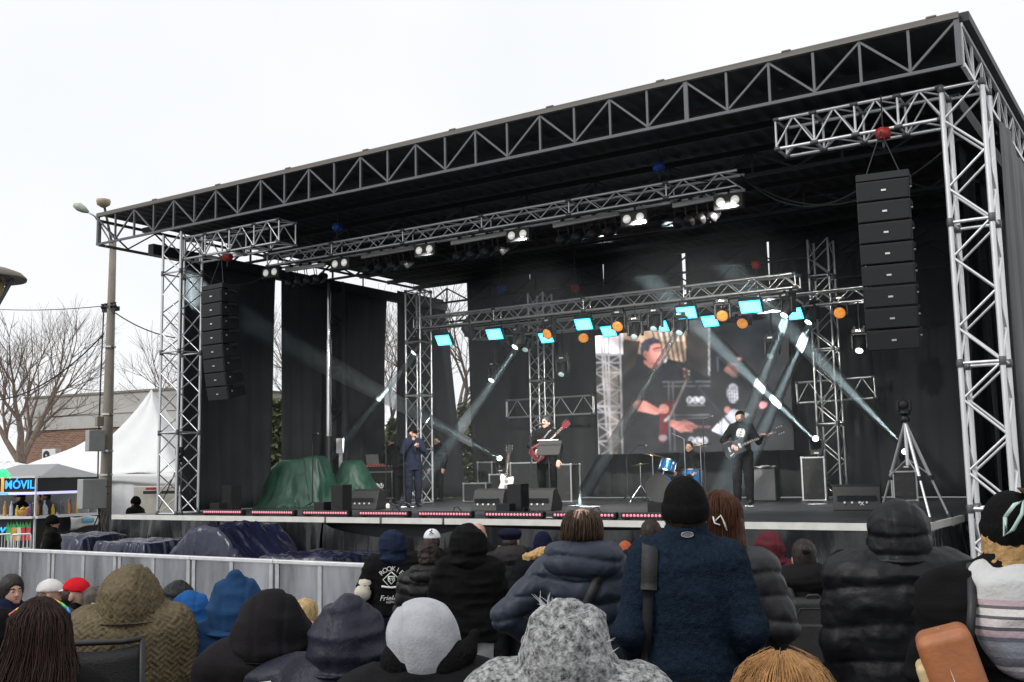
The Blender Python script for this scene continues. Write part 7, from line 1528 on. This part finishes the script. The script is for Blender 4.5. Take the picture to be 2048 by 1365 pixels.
# a hedge of evergreen behind the stage seen through the gaps
def bush(label, base, rx, rz_, n, seed, m):
    rs = random.Random(seed); root = thing('evergreen_tree', label, 'tree', base, 'evergreen trees behind the stage'); b = MB(); base = Vector(base)
    for i in range(n):
        a, u = rs.uniform(0, 6.28), rs.random() ** .5; z = rs.random(); q = base + Vector((math.cos(a) * u * rx * (1.05 - z * .75), math.sin(a) * u * rx * (1.05 - z * .75), .4 + z * rz_)); s_ = rs.uniform(.08, .2)
        x = Vector((rs.uniform(-1, 1), rs.uniform(-1, 1), rs.uniform(-.6, .6))).normalized() * s_; y = x.orthogonal().normalized() * s_ * .5; b.add([q - x, q + y, q + x, q - y], [(0, 1, 2, 3)])
    b.build('crown', m, root); bar(base, base + Vector((0, 0, rz_ * .7)), .12, M['bark'], 'trunk', root)
M['leafo'] = mat('olive_foliage', (.075, .085, .035), .8, 0, .4, 3); 
for k, (px, d, rz_) in enumerate(((552, 36, 4.4), (800, 36, 3.6), (945, 34, 4.0))):
    tb = atd(px, 1000, d); bush(['olive evergreen seen through the leftmost gap of the drapes', 'olive evergreen seen through the gap behind the singer', 'olive evergreen seen through the gap at the rear corner'][k], (tb.x, tb.y, PG), 1.3, rz_, 2200, 60 + k, M['leafo'])
# brick building
BRK = bpy.data.materials.new('brown_brick'); BRK.use_nodes = True; _nt = BRK.node_tree; _p = _nt.nodes['Principled BSDF']; _p.inputs['Roughness'].default_value = .9
_tcb = _n(_nt, 'ShaderNodeTexCoord'); _bk = _n(_nt, 'ShaderNodeTexBrick'); _bk.inputs['Color1'].default_value = (.20, .085, .05, 1); _bk.inputs['Color2'].default_value = (.33, .17, .10, 1); _bk.inputs['Mortar'].default_value = (.30, .26, .22, 1); _bk.inputs['Scale'].default_value = 1.0
_bk.inputs['Brick Width'].default_value = .26; _bk.inputs['Row Height'].default_value = .085; _bk.inputs['Mortar Size'].default_value = .012; _bk.inputs['Bias'].default_value = -.2
_mpb = _n(_nt, 'ShaderNodeMapping'); _mpb.inputs['Rotation'].default_value = (R_(90), 0, 0); _nt.links.new(_tcb.outputs['Object'], _mpb.inputs[0]); _nt.links.new(_mpb.outputs[0], _bk.inputs[0]); _nt.links.new(_bk.outputs[0], _p.inputs['Base Color'])
_bpb = _n(_nt, 'ShaderNodeBump'); _bpb.inputs['Strength'].default_value = .5; _nt.links.new(_bk.outputs['Fac'], _bpb.inputs['Height']); _nt.links.new(_bpb.outputs[0], _p.inputs['Normal'])
A = atd(48, 1000, 52); B = atd(420, 1000, 47); A.z = B.z = PG; L = (B - A).length; rzb = math.atan2(B.y - A.y, B.x - A.x)
bd = thing('brick_building', 'brown brick building with a pale plastered parapet behind the tents', 'building', (0, 0, 0))
zt0 = atd(50, 797, 52).z - PG; zb0 = atd(50, 862, 52).z - PG
b = MB(); b.bbox((0, 0, 0), (L, 8, zb0)); b.build('brick_wall', BRK, bd)
b = MB(); b.bbox((-.1, -.08, zb0), (L + .1, 8, zt0)); b.build('parapet', M['plaster'], bd); b = MB(); b.bbox((-.15, -.14, zt0), (L + .15, 8.1, zt0 + .10)); b.build('coping', M['conc'], bd)
b = MB(); b.bbox((-.12, -.10, zb0 + .62), (L + .1, -.081, zb0 + .66)); b.build('string_course', M['conc'], bd)
for k in range(4): b = MB(); b.bbox((2.5 + k * 2.6, -.06, 1.0), (3.5 + k * 2.6, -.005, 2.3)); w_ = b.build('window', M['dsteel'], bd)
bd.location = A; bd.rotation_euler = (0, 0, rzb)
ac = thing('air_conditioner', 'pale air conditioner box on the brick wall', 'air conditioner', (0, 0, 0)); b = MB(); b.box((0, 0, 0), (.9, .35, .6)); b.build('case', M['white'], ac, bev=.02)
b = MB(); b.lathe([(.22, 0), (.22, .01)], 20, frame((-.14, -.176, 0), (1, 0, 0), (0, 0, 1))); b.build('fan_grille', M['dsteel'], ac); b = MB(); b.lathe([(.05, .01), (.05, .02)], 10, frame((-.14, -.176, 0), (1, 0, 0), (0, 0, 1))); b.build('fan_hub', M['white'], ac)
q = atd(103, 911, 50.8); ac.location = q; ac.rotation_euler = (0, 0, rzb)
lb = thing('low_house', 'low pale house with an orange roof at the far left', 'house', (0, 0, 0)); q = atd(5, 1000, 60)
b = MB(); b.bbox((-6, 0, 0), (2.0, 6, 2.4)); b.build('wall', M['plaster'], lb); b = MB(); b.add([(-6.3, -.3, 2.4), (2.3, -.3, 2.4), (2.3, 6.3, 2.4), (-6.3, 6.3, 2.4), (-6.3, 3, 3.3), (2.3, 3, 3.3)], [(0, 1, 5, 4), (2, 3, 4, 5), (0, 4, 3), (1, 2, 5), (0, 3, 2, 1)]); b.build('roof', mat('orange_tile_roof', (.36, .15, .08), .8, 0, .25, 6), lb); b = MB(); b.bbox((-2, -.05, .8), (-1, -.004, 1.8)); b.build('window', M['dsteel'], lb)
lb.location = (q.x, q.y, PG); lb.rotation_euler = (0, 0, rzb)
# tents
def pagoda(label, px, d, half, zp, ze, rz, walls=True):
    c = atd(px, 1000, d); t = thing('white_tent', label, 'tent', (0, 0, 0), 'white tents')
    def roof(u, v):
        a = u * 8; k = int(a) % 8; sq = [(1, 0), (1, 1), (0, 1), (-1, 1), (-1, 0), (-1, -1), (0, -1), (1, -1)]; p = sq[k]; q = sq[(k + 1) % 8]; f = a - int(a); x = p[0] + (q[0] - p[0]) * f; y = p[1] + (q[1] - p[1]) * f
        s_ = v; return Vector((x * half * s_, y * half * s_, zp + (ze - zp) * (1 - (1 - s_) ** 1.35) - .03 * math.sin(v * 9 + u * 50)))
    MB().grid(roof, 48, 12).build('roof', M['tent'], t, smooth=True, solid=.01)
    for (sx, sy) in ((1, 1), (1, -1), (-1, 1), (-1, -1)): bar((sx * half, sy * half, 0), (sx * half, sy * half, ze), .04, M['white'], 'post', t)
    def val(a, c_):
        def fn(u, v): return Vector((a[0] + (c_[0] - a[0]) * u, a[1] + (c_[1] - a[1]) * u, ze - v * (.28 + .07 * math.cos(u * math.pi * 2 + .5))))
        return fn
    cs = [(half + .02, half + .02), (-half - .02, half + .02), (-half - .02, -half - .02), (half + .02, -half - .02)]
    for k in range(4): MB().grid(val(cs[k], cs[(k + 1) % 4]), 24, 3).build('valance', M['tent'], t, smooth=True, solid=.006)
    if walls:
        for k in (0, 1, 2):
            a, c_ = cs[k], cs[(k + 1) % 4]; n_ = Vector((a[1] - c_[1], c_[0] - a[0], 0)).normalized()
            def wl(u, v, a=a, c_=c_, n_=n_): return Vector((a[0] * .97 + (c_[0] - a[0]) * .97 * u, a[1] * .97 + (c_[1] - a[1]) * .97 * u, ze - .05 - v * (ze - .05))) + n_ * .06 * fold(u * 26, k) * (.3 + v)
            MB().grid(wl, 60, 8).build('side_wall', M['tent'], t, smooth=True, solid=.006)
    t.location = (c.x, c.y, PG); t.rotation_euler = (0, 0, rz); return t
pagoda('white tent with a tall pointed roof beside the utility pole', 298, 31, 1.75, atd(296, 780, 31).z - PG, atd(296, 948, 31).z - PG, R_(24))
pagoda('long white tent roof rising behind the drinks stand', 190, 37, 2.6, atd(190, 872, 37).z - PG, atd(190, 950, 37).z - PG, R_(30))
pagoda('low white tent at the left edge behind the drinks stand', 15, 36, 2.6, atd(15, 924, 36).z - PG, atd(15, 955, 36).z - PG, R_(30), False)
# drinks stand
C0 = atd(70, 1036, 27); C0.z = PG; La = atd(-110, 1036, 27.6); Ra = atd(196, 1036, 28.8)
zc = atd(70, 1036, 27).z - PG; zs0 = atd(70, 984, 27).z - PG; zs1 = atd(70, 956, 27).z - PG
ks = thing('drinks_stand', 'black drinks stand with MÓVIL neon sign and white counter', 'kiosk', C0)
M['neonb'] = mat('blue_neon', (.02, .2, .6), .4, 0, 0, emit=(.03, .38, 1.0), estr=1.5); M['neong'] = mat('green_neon', (.05, .5, .2), .4, 0, 0, emit=(.05, .9, .3), estr=1.1); M['neono'] = mat('orange_neon', (.6, .3, .05), .4, 0, 0, emit=(1, .42, .08), estr=.9); M['lav'] = mat('lavender_led_strip', (.5, .5, .7), .4, 0, 0, emit=(.55, .55, 1.0), estr=1.0)
M['kblack'] = mat('black_board', (.012, .013, .018), .5, 0, .2, 4)
def face(P, Q, side):
    P = Vector((P.x, P.y, PG)); Q = Vector((Q.x, Q.y, PG)); x = (Q - P).normalized(); n_ = Vector((x.y, -x.x, 0)); L = (Q - P).length; rz = math.atan2(x.y, x.x)
    def bx3(x0, x1, y0, y1, z0, z1, name, m, bev=0):
        b = MB(); b.bbox((x0, y0, z0), (x1, y1, z1)); b.v = [tuple(P + x * v[0] - n_ * v[1] + Vector((0, 0, v[2]))) for v in b.v]; return b.build(name, m, ks)
    bx3(.03, L, 0, .06, .05, zc - .02, 'front_panel', M['kblack']); bx3(-.02, L, -.12, .5, zc - .02, zc + .04, 'counter', M['white']); bx3(.03, L, 0, .08, zs0, zs1, 'sign_board', M['kblack'])
    bx3(.0, L, -.03, .03, zs0 - .07, zs0 - .003, 'light_strip', M['lav']); bx3(0, L, -.05, .05, zs1 + .003, zs1 + .05, 'canopy_rail', M['white'])
    bx3(.1, L, 2.2, 2.25, zc + .045, zs0 - .08, 'back_wall', M['tent'])
    return P, x, n_, L, rz
Lf = face(La, C0, 'l'); Rf = face(C0, Ra, 'r')
for P in (C0, La, Ra): bar((P.x, P.y, PG), (P.x, P.y, PG + zs1), .045, M['aluw'], 'post', ks, 'box', .045)
gb = Lf[0] + Lf[1] * Lf[3]; 
c1 = C0 + Vector((0, 0, zs1 + .05)) + Rf[1] * .15; c2 = C0 + Rf[1] * (Rf[3]) + Vector((0, 0, zs1 + .05)); apx = atd(116, 928, 28.4)
b = MB(); b.add([c1, c2, apx, c1 - Rf[2] * 2.4, c2 - Rf[2] * 2.4, apx - Rf[2] * 1.5], [(0, 1, 2), (3, 5, 4), (0, 2, 5, 3), (1, 4, 5, 2)]); b.build('canopy', mat('grey_canopy', (.30, .30, .31), .8, 0, .05), ks)
# neon lettering and palm on the left face
def onface(F, px, z, off=.02): 
    P, x, n_, L, rz = F; r_ = ray(px, 960); dd = np.array((r_[0], r_[1])); A_ = np.array([[x.x, -dd[0]], [x.y, -dd[1]]]); t = np.linalg.solve(A_, np.array([CAM[0] - P.x, CAM[1] - P.y])); return P + x * float(t[0]) + n_ * off + Vector((0, 0, z))
zm = (zs0 + zs1) / 2
q = onface(Lf, 41, zm, .03); text('MÓVIL', .30, M['neonb'], ks, frame(q, Lf[1], (0, 0, 1)), 'neon_lettering', bold=.006)
q = onface(Lf, 8, zm, .05); tr_ = MB(); tr_.tube([q + Vector((0, 0, -.20)), q + Vector((.01, 0, .05)), q + Vector((0, 0, .2))], .035, 8); tr_.build('neon_palm_trunk', M['neono'], ks, smooth=True)
for k in range(7):
    a = R_(-20 + k * 36); e = q + Vector((0, 0, .22)) + Lf[1] * (.24 * math.cos(a)) + Vector((0, 0, .17 * math.sin(a))); m_ = q + Vector((0, 0, .26)) + Lf[1] * (.13 * math.cos(a)) + Vector((0, 0, .12 * math.sin(a) + .04)); MB().tube([q + Vector((0, 0, .22)), m_, e], [.03, .035, .01], 6).build('neon_palm_leaf', M['neong'], ks, smooth=True)
MB().tube([q + Vector((0, 0, -.22)) - Lf[1] * .16, q + Vector((0, 0, -.19)), q + Vector((0, 0, -.22)) + Lf[1] * .16], .03, 6).build('neon_palm_base', M['neonb'], ks)
MB().tube([onface(Lf, -4 + k * 3.0, zc - .30 + .07 * math.sin(k * 2.1), .04) for k in range(8)], .022, 6).build('neon_scribble', M['neonb'], ks, smooth=True)
for k, (cc, px) in enumerate((((.1, .5, .12), 22), ((.75, .38, .06), 33), ((.8, .7, .5), 41), ((.6, .05, .06), 52), ((.7, .1, .1), 60))):   # printed cocktails on the front
    q = onface(Lf, px, zc - .62, .01); mm = mat('drink_print_%d' % k, cc, .5, 0, .2); b = MB(); b.prism([(-.07, .05), (-.09, .38), (.09, .38), (.07, .05)], .006, frame(q, Lf[1], (0, 0, 1))); b.build('cocktail_print', mm, ks)
    b = MB(); b.prism([(-.015, -.12), (-.015, .05), (.015, .05), (.015, -.12), (.07, -.14), (-.07, -.14)], .005, frame(q, Lf[1], (0, 0, 1))); b.build('cocktail_print', M['white'], ks)
    b = MB(); b.prism([(-.09, .38), (-.03, .52), (.02, .42), (.07, .55), (.09, .38)], .005, frame(q, Lf[1], (0, 0, 1))); b.build('cocktail_print', mat('leaf_print_%d' % k, (.06, .35, .1), .6, 0, .2), ks)
# bottles on the counter
cols = [(.55, .3, .08), (.7, .7, .65), (.1, .12, .1), (.45, .05, .04), (.6, .45, .03), (.2, .1, .35), (.5, .55, .6), (.03, .03, .03)]
gm = [mat('bottle_glass_%d' % i, c, .15, 0, .1) for i, c in enumerate(cols)]
names = ['amber', 'pale', 'dark green', 'red', 'yellow', 'purple', 'silvery', 'black']
spots = [(Lf, p) for p in (4, 11, 17, 23, 29, 35, 60)] + [(Rf, p) for p in (76, 84, 92, 99, 108, 116, 124, 132, 139, 147, 155, 163)]
rs = random.Random(8)
for k, (F, px) in enumerate(spots):
    i = (k * 3) % 8 if px != 163 else 4; q = onface(F, px, zc + .045, -.15 - .1 * (k % 2)); h_ = rs.uniform(.26, .38); nth = 'first second third fourth fifth sixth seventh eighth ninth tenth eleventh twelfth'.split()[k if F is Lf else k - 7]; bottle('liquor_bottle', '%s bottle on the %s, %s from the %s' % (names[i], 'left counter' if F is Lf else 'right counter', nth, 'neon palm side' if F is Lf else 'corner post'), q, gm[i], (.38, .27, .33)[(k * 3) // 8 % 3], .045, M['black'] if k % 2 else M['white'], 'bottles on the drinks counter')
q = onface(Lf, 47, zc + .045, -.1); t = thing('fruit_basket', 'wicker basket of oranges and bananas on the drinks counter', 'basket', q); b = MB(); b.lathe([(.12, 0), (.17, .16), (.16, .16), (.11, .02)], 18, Matrix.Translation(q)); b.build('basket', mat('wicker', (.45, .22, .08), .7, 0, .3, 40, bump=.5, bscale=90), t, smooth=True)
for k in range(6): b = MB(); b.lathe([(0, -.05), (.04, -.03), (.05, 0), (.04, .03), (0, .05)], 10, Matrix.Translation(q + Vector((.08 * math.cos(k), .08 * math.sin(k), .17 + .02 * (k % 2))))); b.build('fruit', gm[4] if k % 2 else gm[0], t, smooth=True)
bn = thing('paper_banner', 'white and blue printed banner hanging from the counter end', 'banner', onface(Rf, 160, zc, .16)); 
b = MB(); b.grid(lambda u, v: onface(Rf, 134 + 55 * u, zc - .03 - v * (.34 - .12 * u) - .02 * math.sin(u * 8), .17 + .03 * math.sin(u * 6 + v * 3)), 12, 6); b.build('sheet', M['white'], bn, smooth=True, solid=.004)
b = MB(); b.grid(lambda u, v: onface(Rf, 158 + 22 * u, zc - .08 - v * .12, .19 + .03 * math.sin(u * 3)), 6, 3); b.build('blue_print', mat('blue_print', (.15, .5, .7), .5), bn, smooth=True, solid=.003)
# a steel fence before the stand
for px0, px1, lab in ((-8, 22, 'low steel crowd fence before the drinks stand, left of the other'), (24, 62, 'low steel crowd fence before the cocktail pictures')):
    fz = thing('steel_fence', lab, 'fence', atd(px0, 1100, 25), 'steel fences before the drinks stand'); a = atd(px0, 1070, 25); c = atd(px1, 1068, 25)
    MB().tube([(a.x, a.y, PG), (a.x, a.y, a.z - .06), a + (c - a) * .05, c - (c - a) * .05, (c.x, c.y, c.z - .06), (c.x, c.y, PG)], .022, 8).build('frame', M['aluw'], fz, smooth=True)
    for k in range(1, 5): p = a.lerp(c, k / 5); bar((p.x, p.y, PG + .2), p, .008, M['aluw'], 'rail', fz)
# container box and people on the left
q = atd(338, 1000, 28); ct = thing('generator_container', 'cream coloured metal cabinet with a red lamp behind the left tower', 'container', (q.x, q.y, PG)); hc_ = atd(338, 972, 28).z - PG
b = MB(); b.box((q.x, q.y, PG + hc_ / 2), (1.6, .8, hc_), Matrix.Rotation(R_(30), 3, 'Z')); b.build('body', mat('cream_metal', (.55, .52, .45), .5, 0, .1), ct, bev=.02)
qq = atd(302, 978, 27.5); b = MB(); b.box(qq, (.25, .06, .06), Matrix.Rotation(R_(30), 3, 'Z')); b.build('red_lamp', M['red'], ct); b = MB(); b.box(atd(325, 985, 27.2), (1.0, .05, .08), Matrix.Rotation(R_(30), 3, 'Z')); b.build('vent_strip', M['dsteel'], ct)
person('guard in black beanie and dark jacket behind the left end of the stage', 271, 992, 24.5, 'beanie', 'plain', (.02, .018, .017), (.015, .014, .014), arms='pocket', yaw=R_(110), eyes=True, ground=PG, group='people at the left edge', h=.018)
person('man in black beanie standing by the drinks counter', 106, 1029, 17.5, 'beanie', 'plain', (.016, .017, .014), (.012, .012, .012), arms='pocket', yaw=R_(-40), ground=PG, group='people at the left edge', h=.018)
person('barman in a dark cap and black top behind the bottles', 42, 986, 28.6, 'cap', 'plain', BK, BK, arms='front', yaw=R_(120), ground=PG, group='people at the left edge', h=.022)
person('barman in grey top behind the glass of the drinks stand', 92, 982, 29.2, 'hair', 'plain', (.12, .12, .125), arms='front', yaw=R_(150), ground=PG, group='people at the left edge', h=.022)
person('second barman with dark hair next to the grey top', 82, 985, 29.6, 'hair', 'plain', (.06, .055, .055), arms='front', yaw=R_(170), ground=PG, group='people at the left edge', h=.022)
# ------------------------------------------------------------------ the beams: spot lamps in thin stage smoke
SMK = bpy.data.materials.new('stage_smoke'); SMK.use_nodes = True; _nt = SMK.node_tree; _nt.nodes.clear(); _oo = _n(_nt, 'ShaderNodeOutputMaterial'); _pv = _n(_nt, 'ShaderNodeVolumePrincipled')
_pv.inputs['Color'].default_value = (.95, 1, 1, 1); _pv.inputs['Anisotropy'].default_value = .2
_tcs = _n(_nt, 'ShaderNodeTexCoord'); _mps = _n(_nt, 'ShaderNodeMapping'); _mps.inputs['Scale'].default_value = (1, 1, .45); _nzs = _n(_nt, 'ShaderNodeTexNoise'); _nzs.inputs['Scale'].default_value = 3.2; _nzs.inputs['Detail'].default_value = 3; _mrs = _n(_nt, 'ShaderNodeMapRange'); _mrs.inputs[1].default_value = .36; _mrs.inputs[2].default_value = .72; _mrs.inputs[3].default_value = .10; _mrs.inputs[4].default_value = .65
_nt.links.new(_tcs.outputs['Object'], _mps.inputs[0]); _nt.links.new(_mps.outputs[0], _nzs.inputs['Vector']); _nt.links.new(_nzs.outputs['Fac'], _mrs.inputs[0])
_sxs = _n(_nt, 'ShaderNodeSeparateXYZ'); _fz = _n(_nt, 'ShaderNodeMapRange'); _fz.interpolation_type = 'SMOOTHSTEP'; _fz.inputs[1].default_value = 1.0; _fz.inputs[2].default_value = .55; _nt.links.new(_tcs.outputs['Generated'], _sxs.inputs[0]); _nt.links.new(_sxs.outputs['Z'], _fz.inputs[0])
_mls = _n(_nt, 'ShaderNodeMath', operation='MULTIPLY'); _nt.links.new(_mrs.outputs[0], _mls.inputs[0]); _nt.links.new(_fz.outputs[0], _mls.inputs[1]); _nt.links.new(_mls.outputs[0], _pv.inputs['Density'])
_nt.links.new(_pv.outputs[0], _oo.inputs['Volume'])
SC.cycles.volume_step_rate = 2.0; SC.cycles.volume_max_steps = 64
def beam(label, S, E, r0, r1, power, col=(.82, .98, 1.0)):
    S = Vector(S); E = Vector(E); d = (E - S); L = d.length; t = d.normalized()
    b = MB(); n = 4; b.tube([(0, 0, L * k / n) for k in range(n + 1)], [(r0 + (r1 - r0) * k / n) * 1.7 for k in range(n + 1)], 16)
    o = b.build('beam_smoke', SMK, None); tag(o, label, None, None, 'stuff'); o.location = S; o.rotation_euler = t.to_track_quat('Z', 'Y').to_euler()
    l = bpy.data.lights.new('spot_lamp', 'SPOT'); l.energy = power; l.color = col; l.spot_size = 2 * math.atan(1.75 * r1 / L); l.spot_blend = .85; l.shadow_soft_size = .02
    q = bpy.data.objects.new('spot_lamp', l); COL.objects.link(q); q.location = S; q.rotation_euler = (-t).to_track_quat('Z', 'Y').to_euler()
beam('smoke lit by the beam from the leftmost lit moving head', onY(832, 708, 5.8), onY(675, 900, 4.9), 0.035, 0.074, 76204)
beam('smoke lit by the beam left of the centre tower', onY(1034, 696, 5.8), onY(915, 865, 5.0), 0.035, 0.074, 59270)
beam('smoke lit by the floor light left of the guitarist', onY(998, 916, 7.6), onY(600, 700, 3.4), 0.035, 0.149, 55883)
beam('smoke lit by the floor light on the upright flight case', onY(1627, 878, 8.1), onY(1300, 560, 7.7), 0.042, 0.161, 220147)
beam('smoke lit by the floor light behind the tripod', onY(1802, 886, 8.0), onY(1535, 615, 7.6), 0.035, 0.136, 152409)
beam('smoke lit by the big moving head at the right', onY(1573, 634, 5.75), onY(1490, 850, 5.2), 0.042, 0.074, 76204)
beam('smoke lit by the moving head left of the right rear tower', onY(1621, 648, 7.1), onY(1490, 940, 6.6), 0.042, 0.099, 118540)
beam('smoke lit by the moving head above the middle of the screen', onY(1352, 668, 5.75), onY(1170, 985, 5.3), 0.035, 0.087, 67737)
# front lamps that light the players
for px, py, tgt, pw in ((852, 501, (-10.7, 3.9, 2.2), 1500), (1038, 471, (-8.0, 4.5, 2.3), 2000), (1270, 438, (-4.8, 5.9, 2.2), 1900), (1458, 404, (-5.5, 6.5, 2.0), 1000)):
    S = onY(px, py + 6, 1.2); d = (Vector(tgt) - S).normalized(); l = bpy.data.lights.new('blinder_lamp', 'SPOT'); l.energy = pw; l.color = (1, .96, .88); l.spot_size = R_(95); l.spot_blend = 1.0; l.shadow_soft_size = .08
    q = bpy.data.objects.new('blinder_lamp', l); COL.objects.link(q); q.location = S; q.rotation_euler = (-d).to_track_quat('Z', 'Y').to_euler()

# thin smoke hanging in the whole stage box
b = MB(); b.bbox((-14.35, 2.3, SF + .02), (.2, 9.85, 6.1)); HZ = bpy.data.materials.new('thin_stage_haze'); HZ.use_nodes = True; _nt = HZ.node_tree; _nt.nodes.clear(); _oo = _n(_nt, 'ShaderNodeOutputMaterial'); _pv = _n(_nt, 'ShaderNodeVolumePrincipled')
_pv.inputs['Color'].default_value = (.86, .95, 1, 1); _pv.inputs['Density'].default_value = .005; _nt.links.new(_pv.outputs[0], _oo.inputs['Volume'])
tag(b.build('haze', HZ, None), 'thin pale smoke hanging over the stage', None, None, 'stuff')
# cables swagged under the roof
def swag(label, a, c, sg, r=.012):
    b = MB(); b.tube(sagc(a, c, sg, 20), r, 6); tag(b.build('swagged_cable', M['cable'], None, smooth=True), label, 'cable', 'cables swagged between the trusses')
swag('black cable swagged from the front truss to the right line array', onY(1482, 352, 1.5), onY(1725, 375, .2), .35); swag('lower black cable swagged from the front truss past the right line array to the tower', onY(1484, 356, 1.5), onY(1890, 300, .4), .55)
swag('black cable swagged from the blue hoist to the end of the front truss', onY(1322, 338, 1.5), onY(1484, 356, 1.5), .12); swag('black cable hanging between the left outrigger and the front truss', onY(400, 540, .4), onY(545, 540, 1.5), .3)
swag('black cable running along the underside of the front truss', FT0 + Vector((0, -.16, -.14)), FT1 + Vector((0, -.16, -.14)), .03, .016); swag('black cable running along the underside of the rear truss', BT0 + Vector((0, -.16, -.15)), BT1 + Vector((0, -.16, -.15)), .03, .016)
# ------------------------------------------------------------------ the patterns the copies were made from are taken away
for _r in PROTO:
    for c in [c for c in bpy.data.objects if c.parent and (c.parent is _r or c.parent.parent is _r)]: bpy.data.objects.remove(c)
    bpy.data.objects.remove(_r)
for _o in bpy.data.objects:
    if '_s' in _o: del _o['_s']
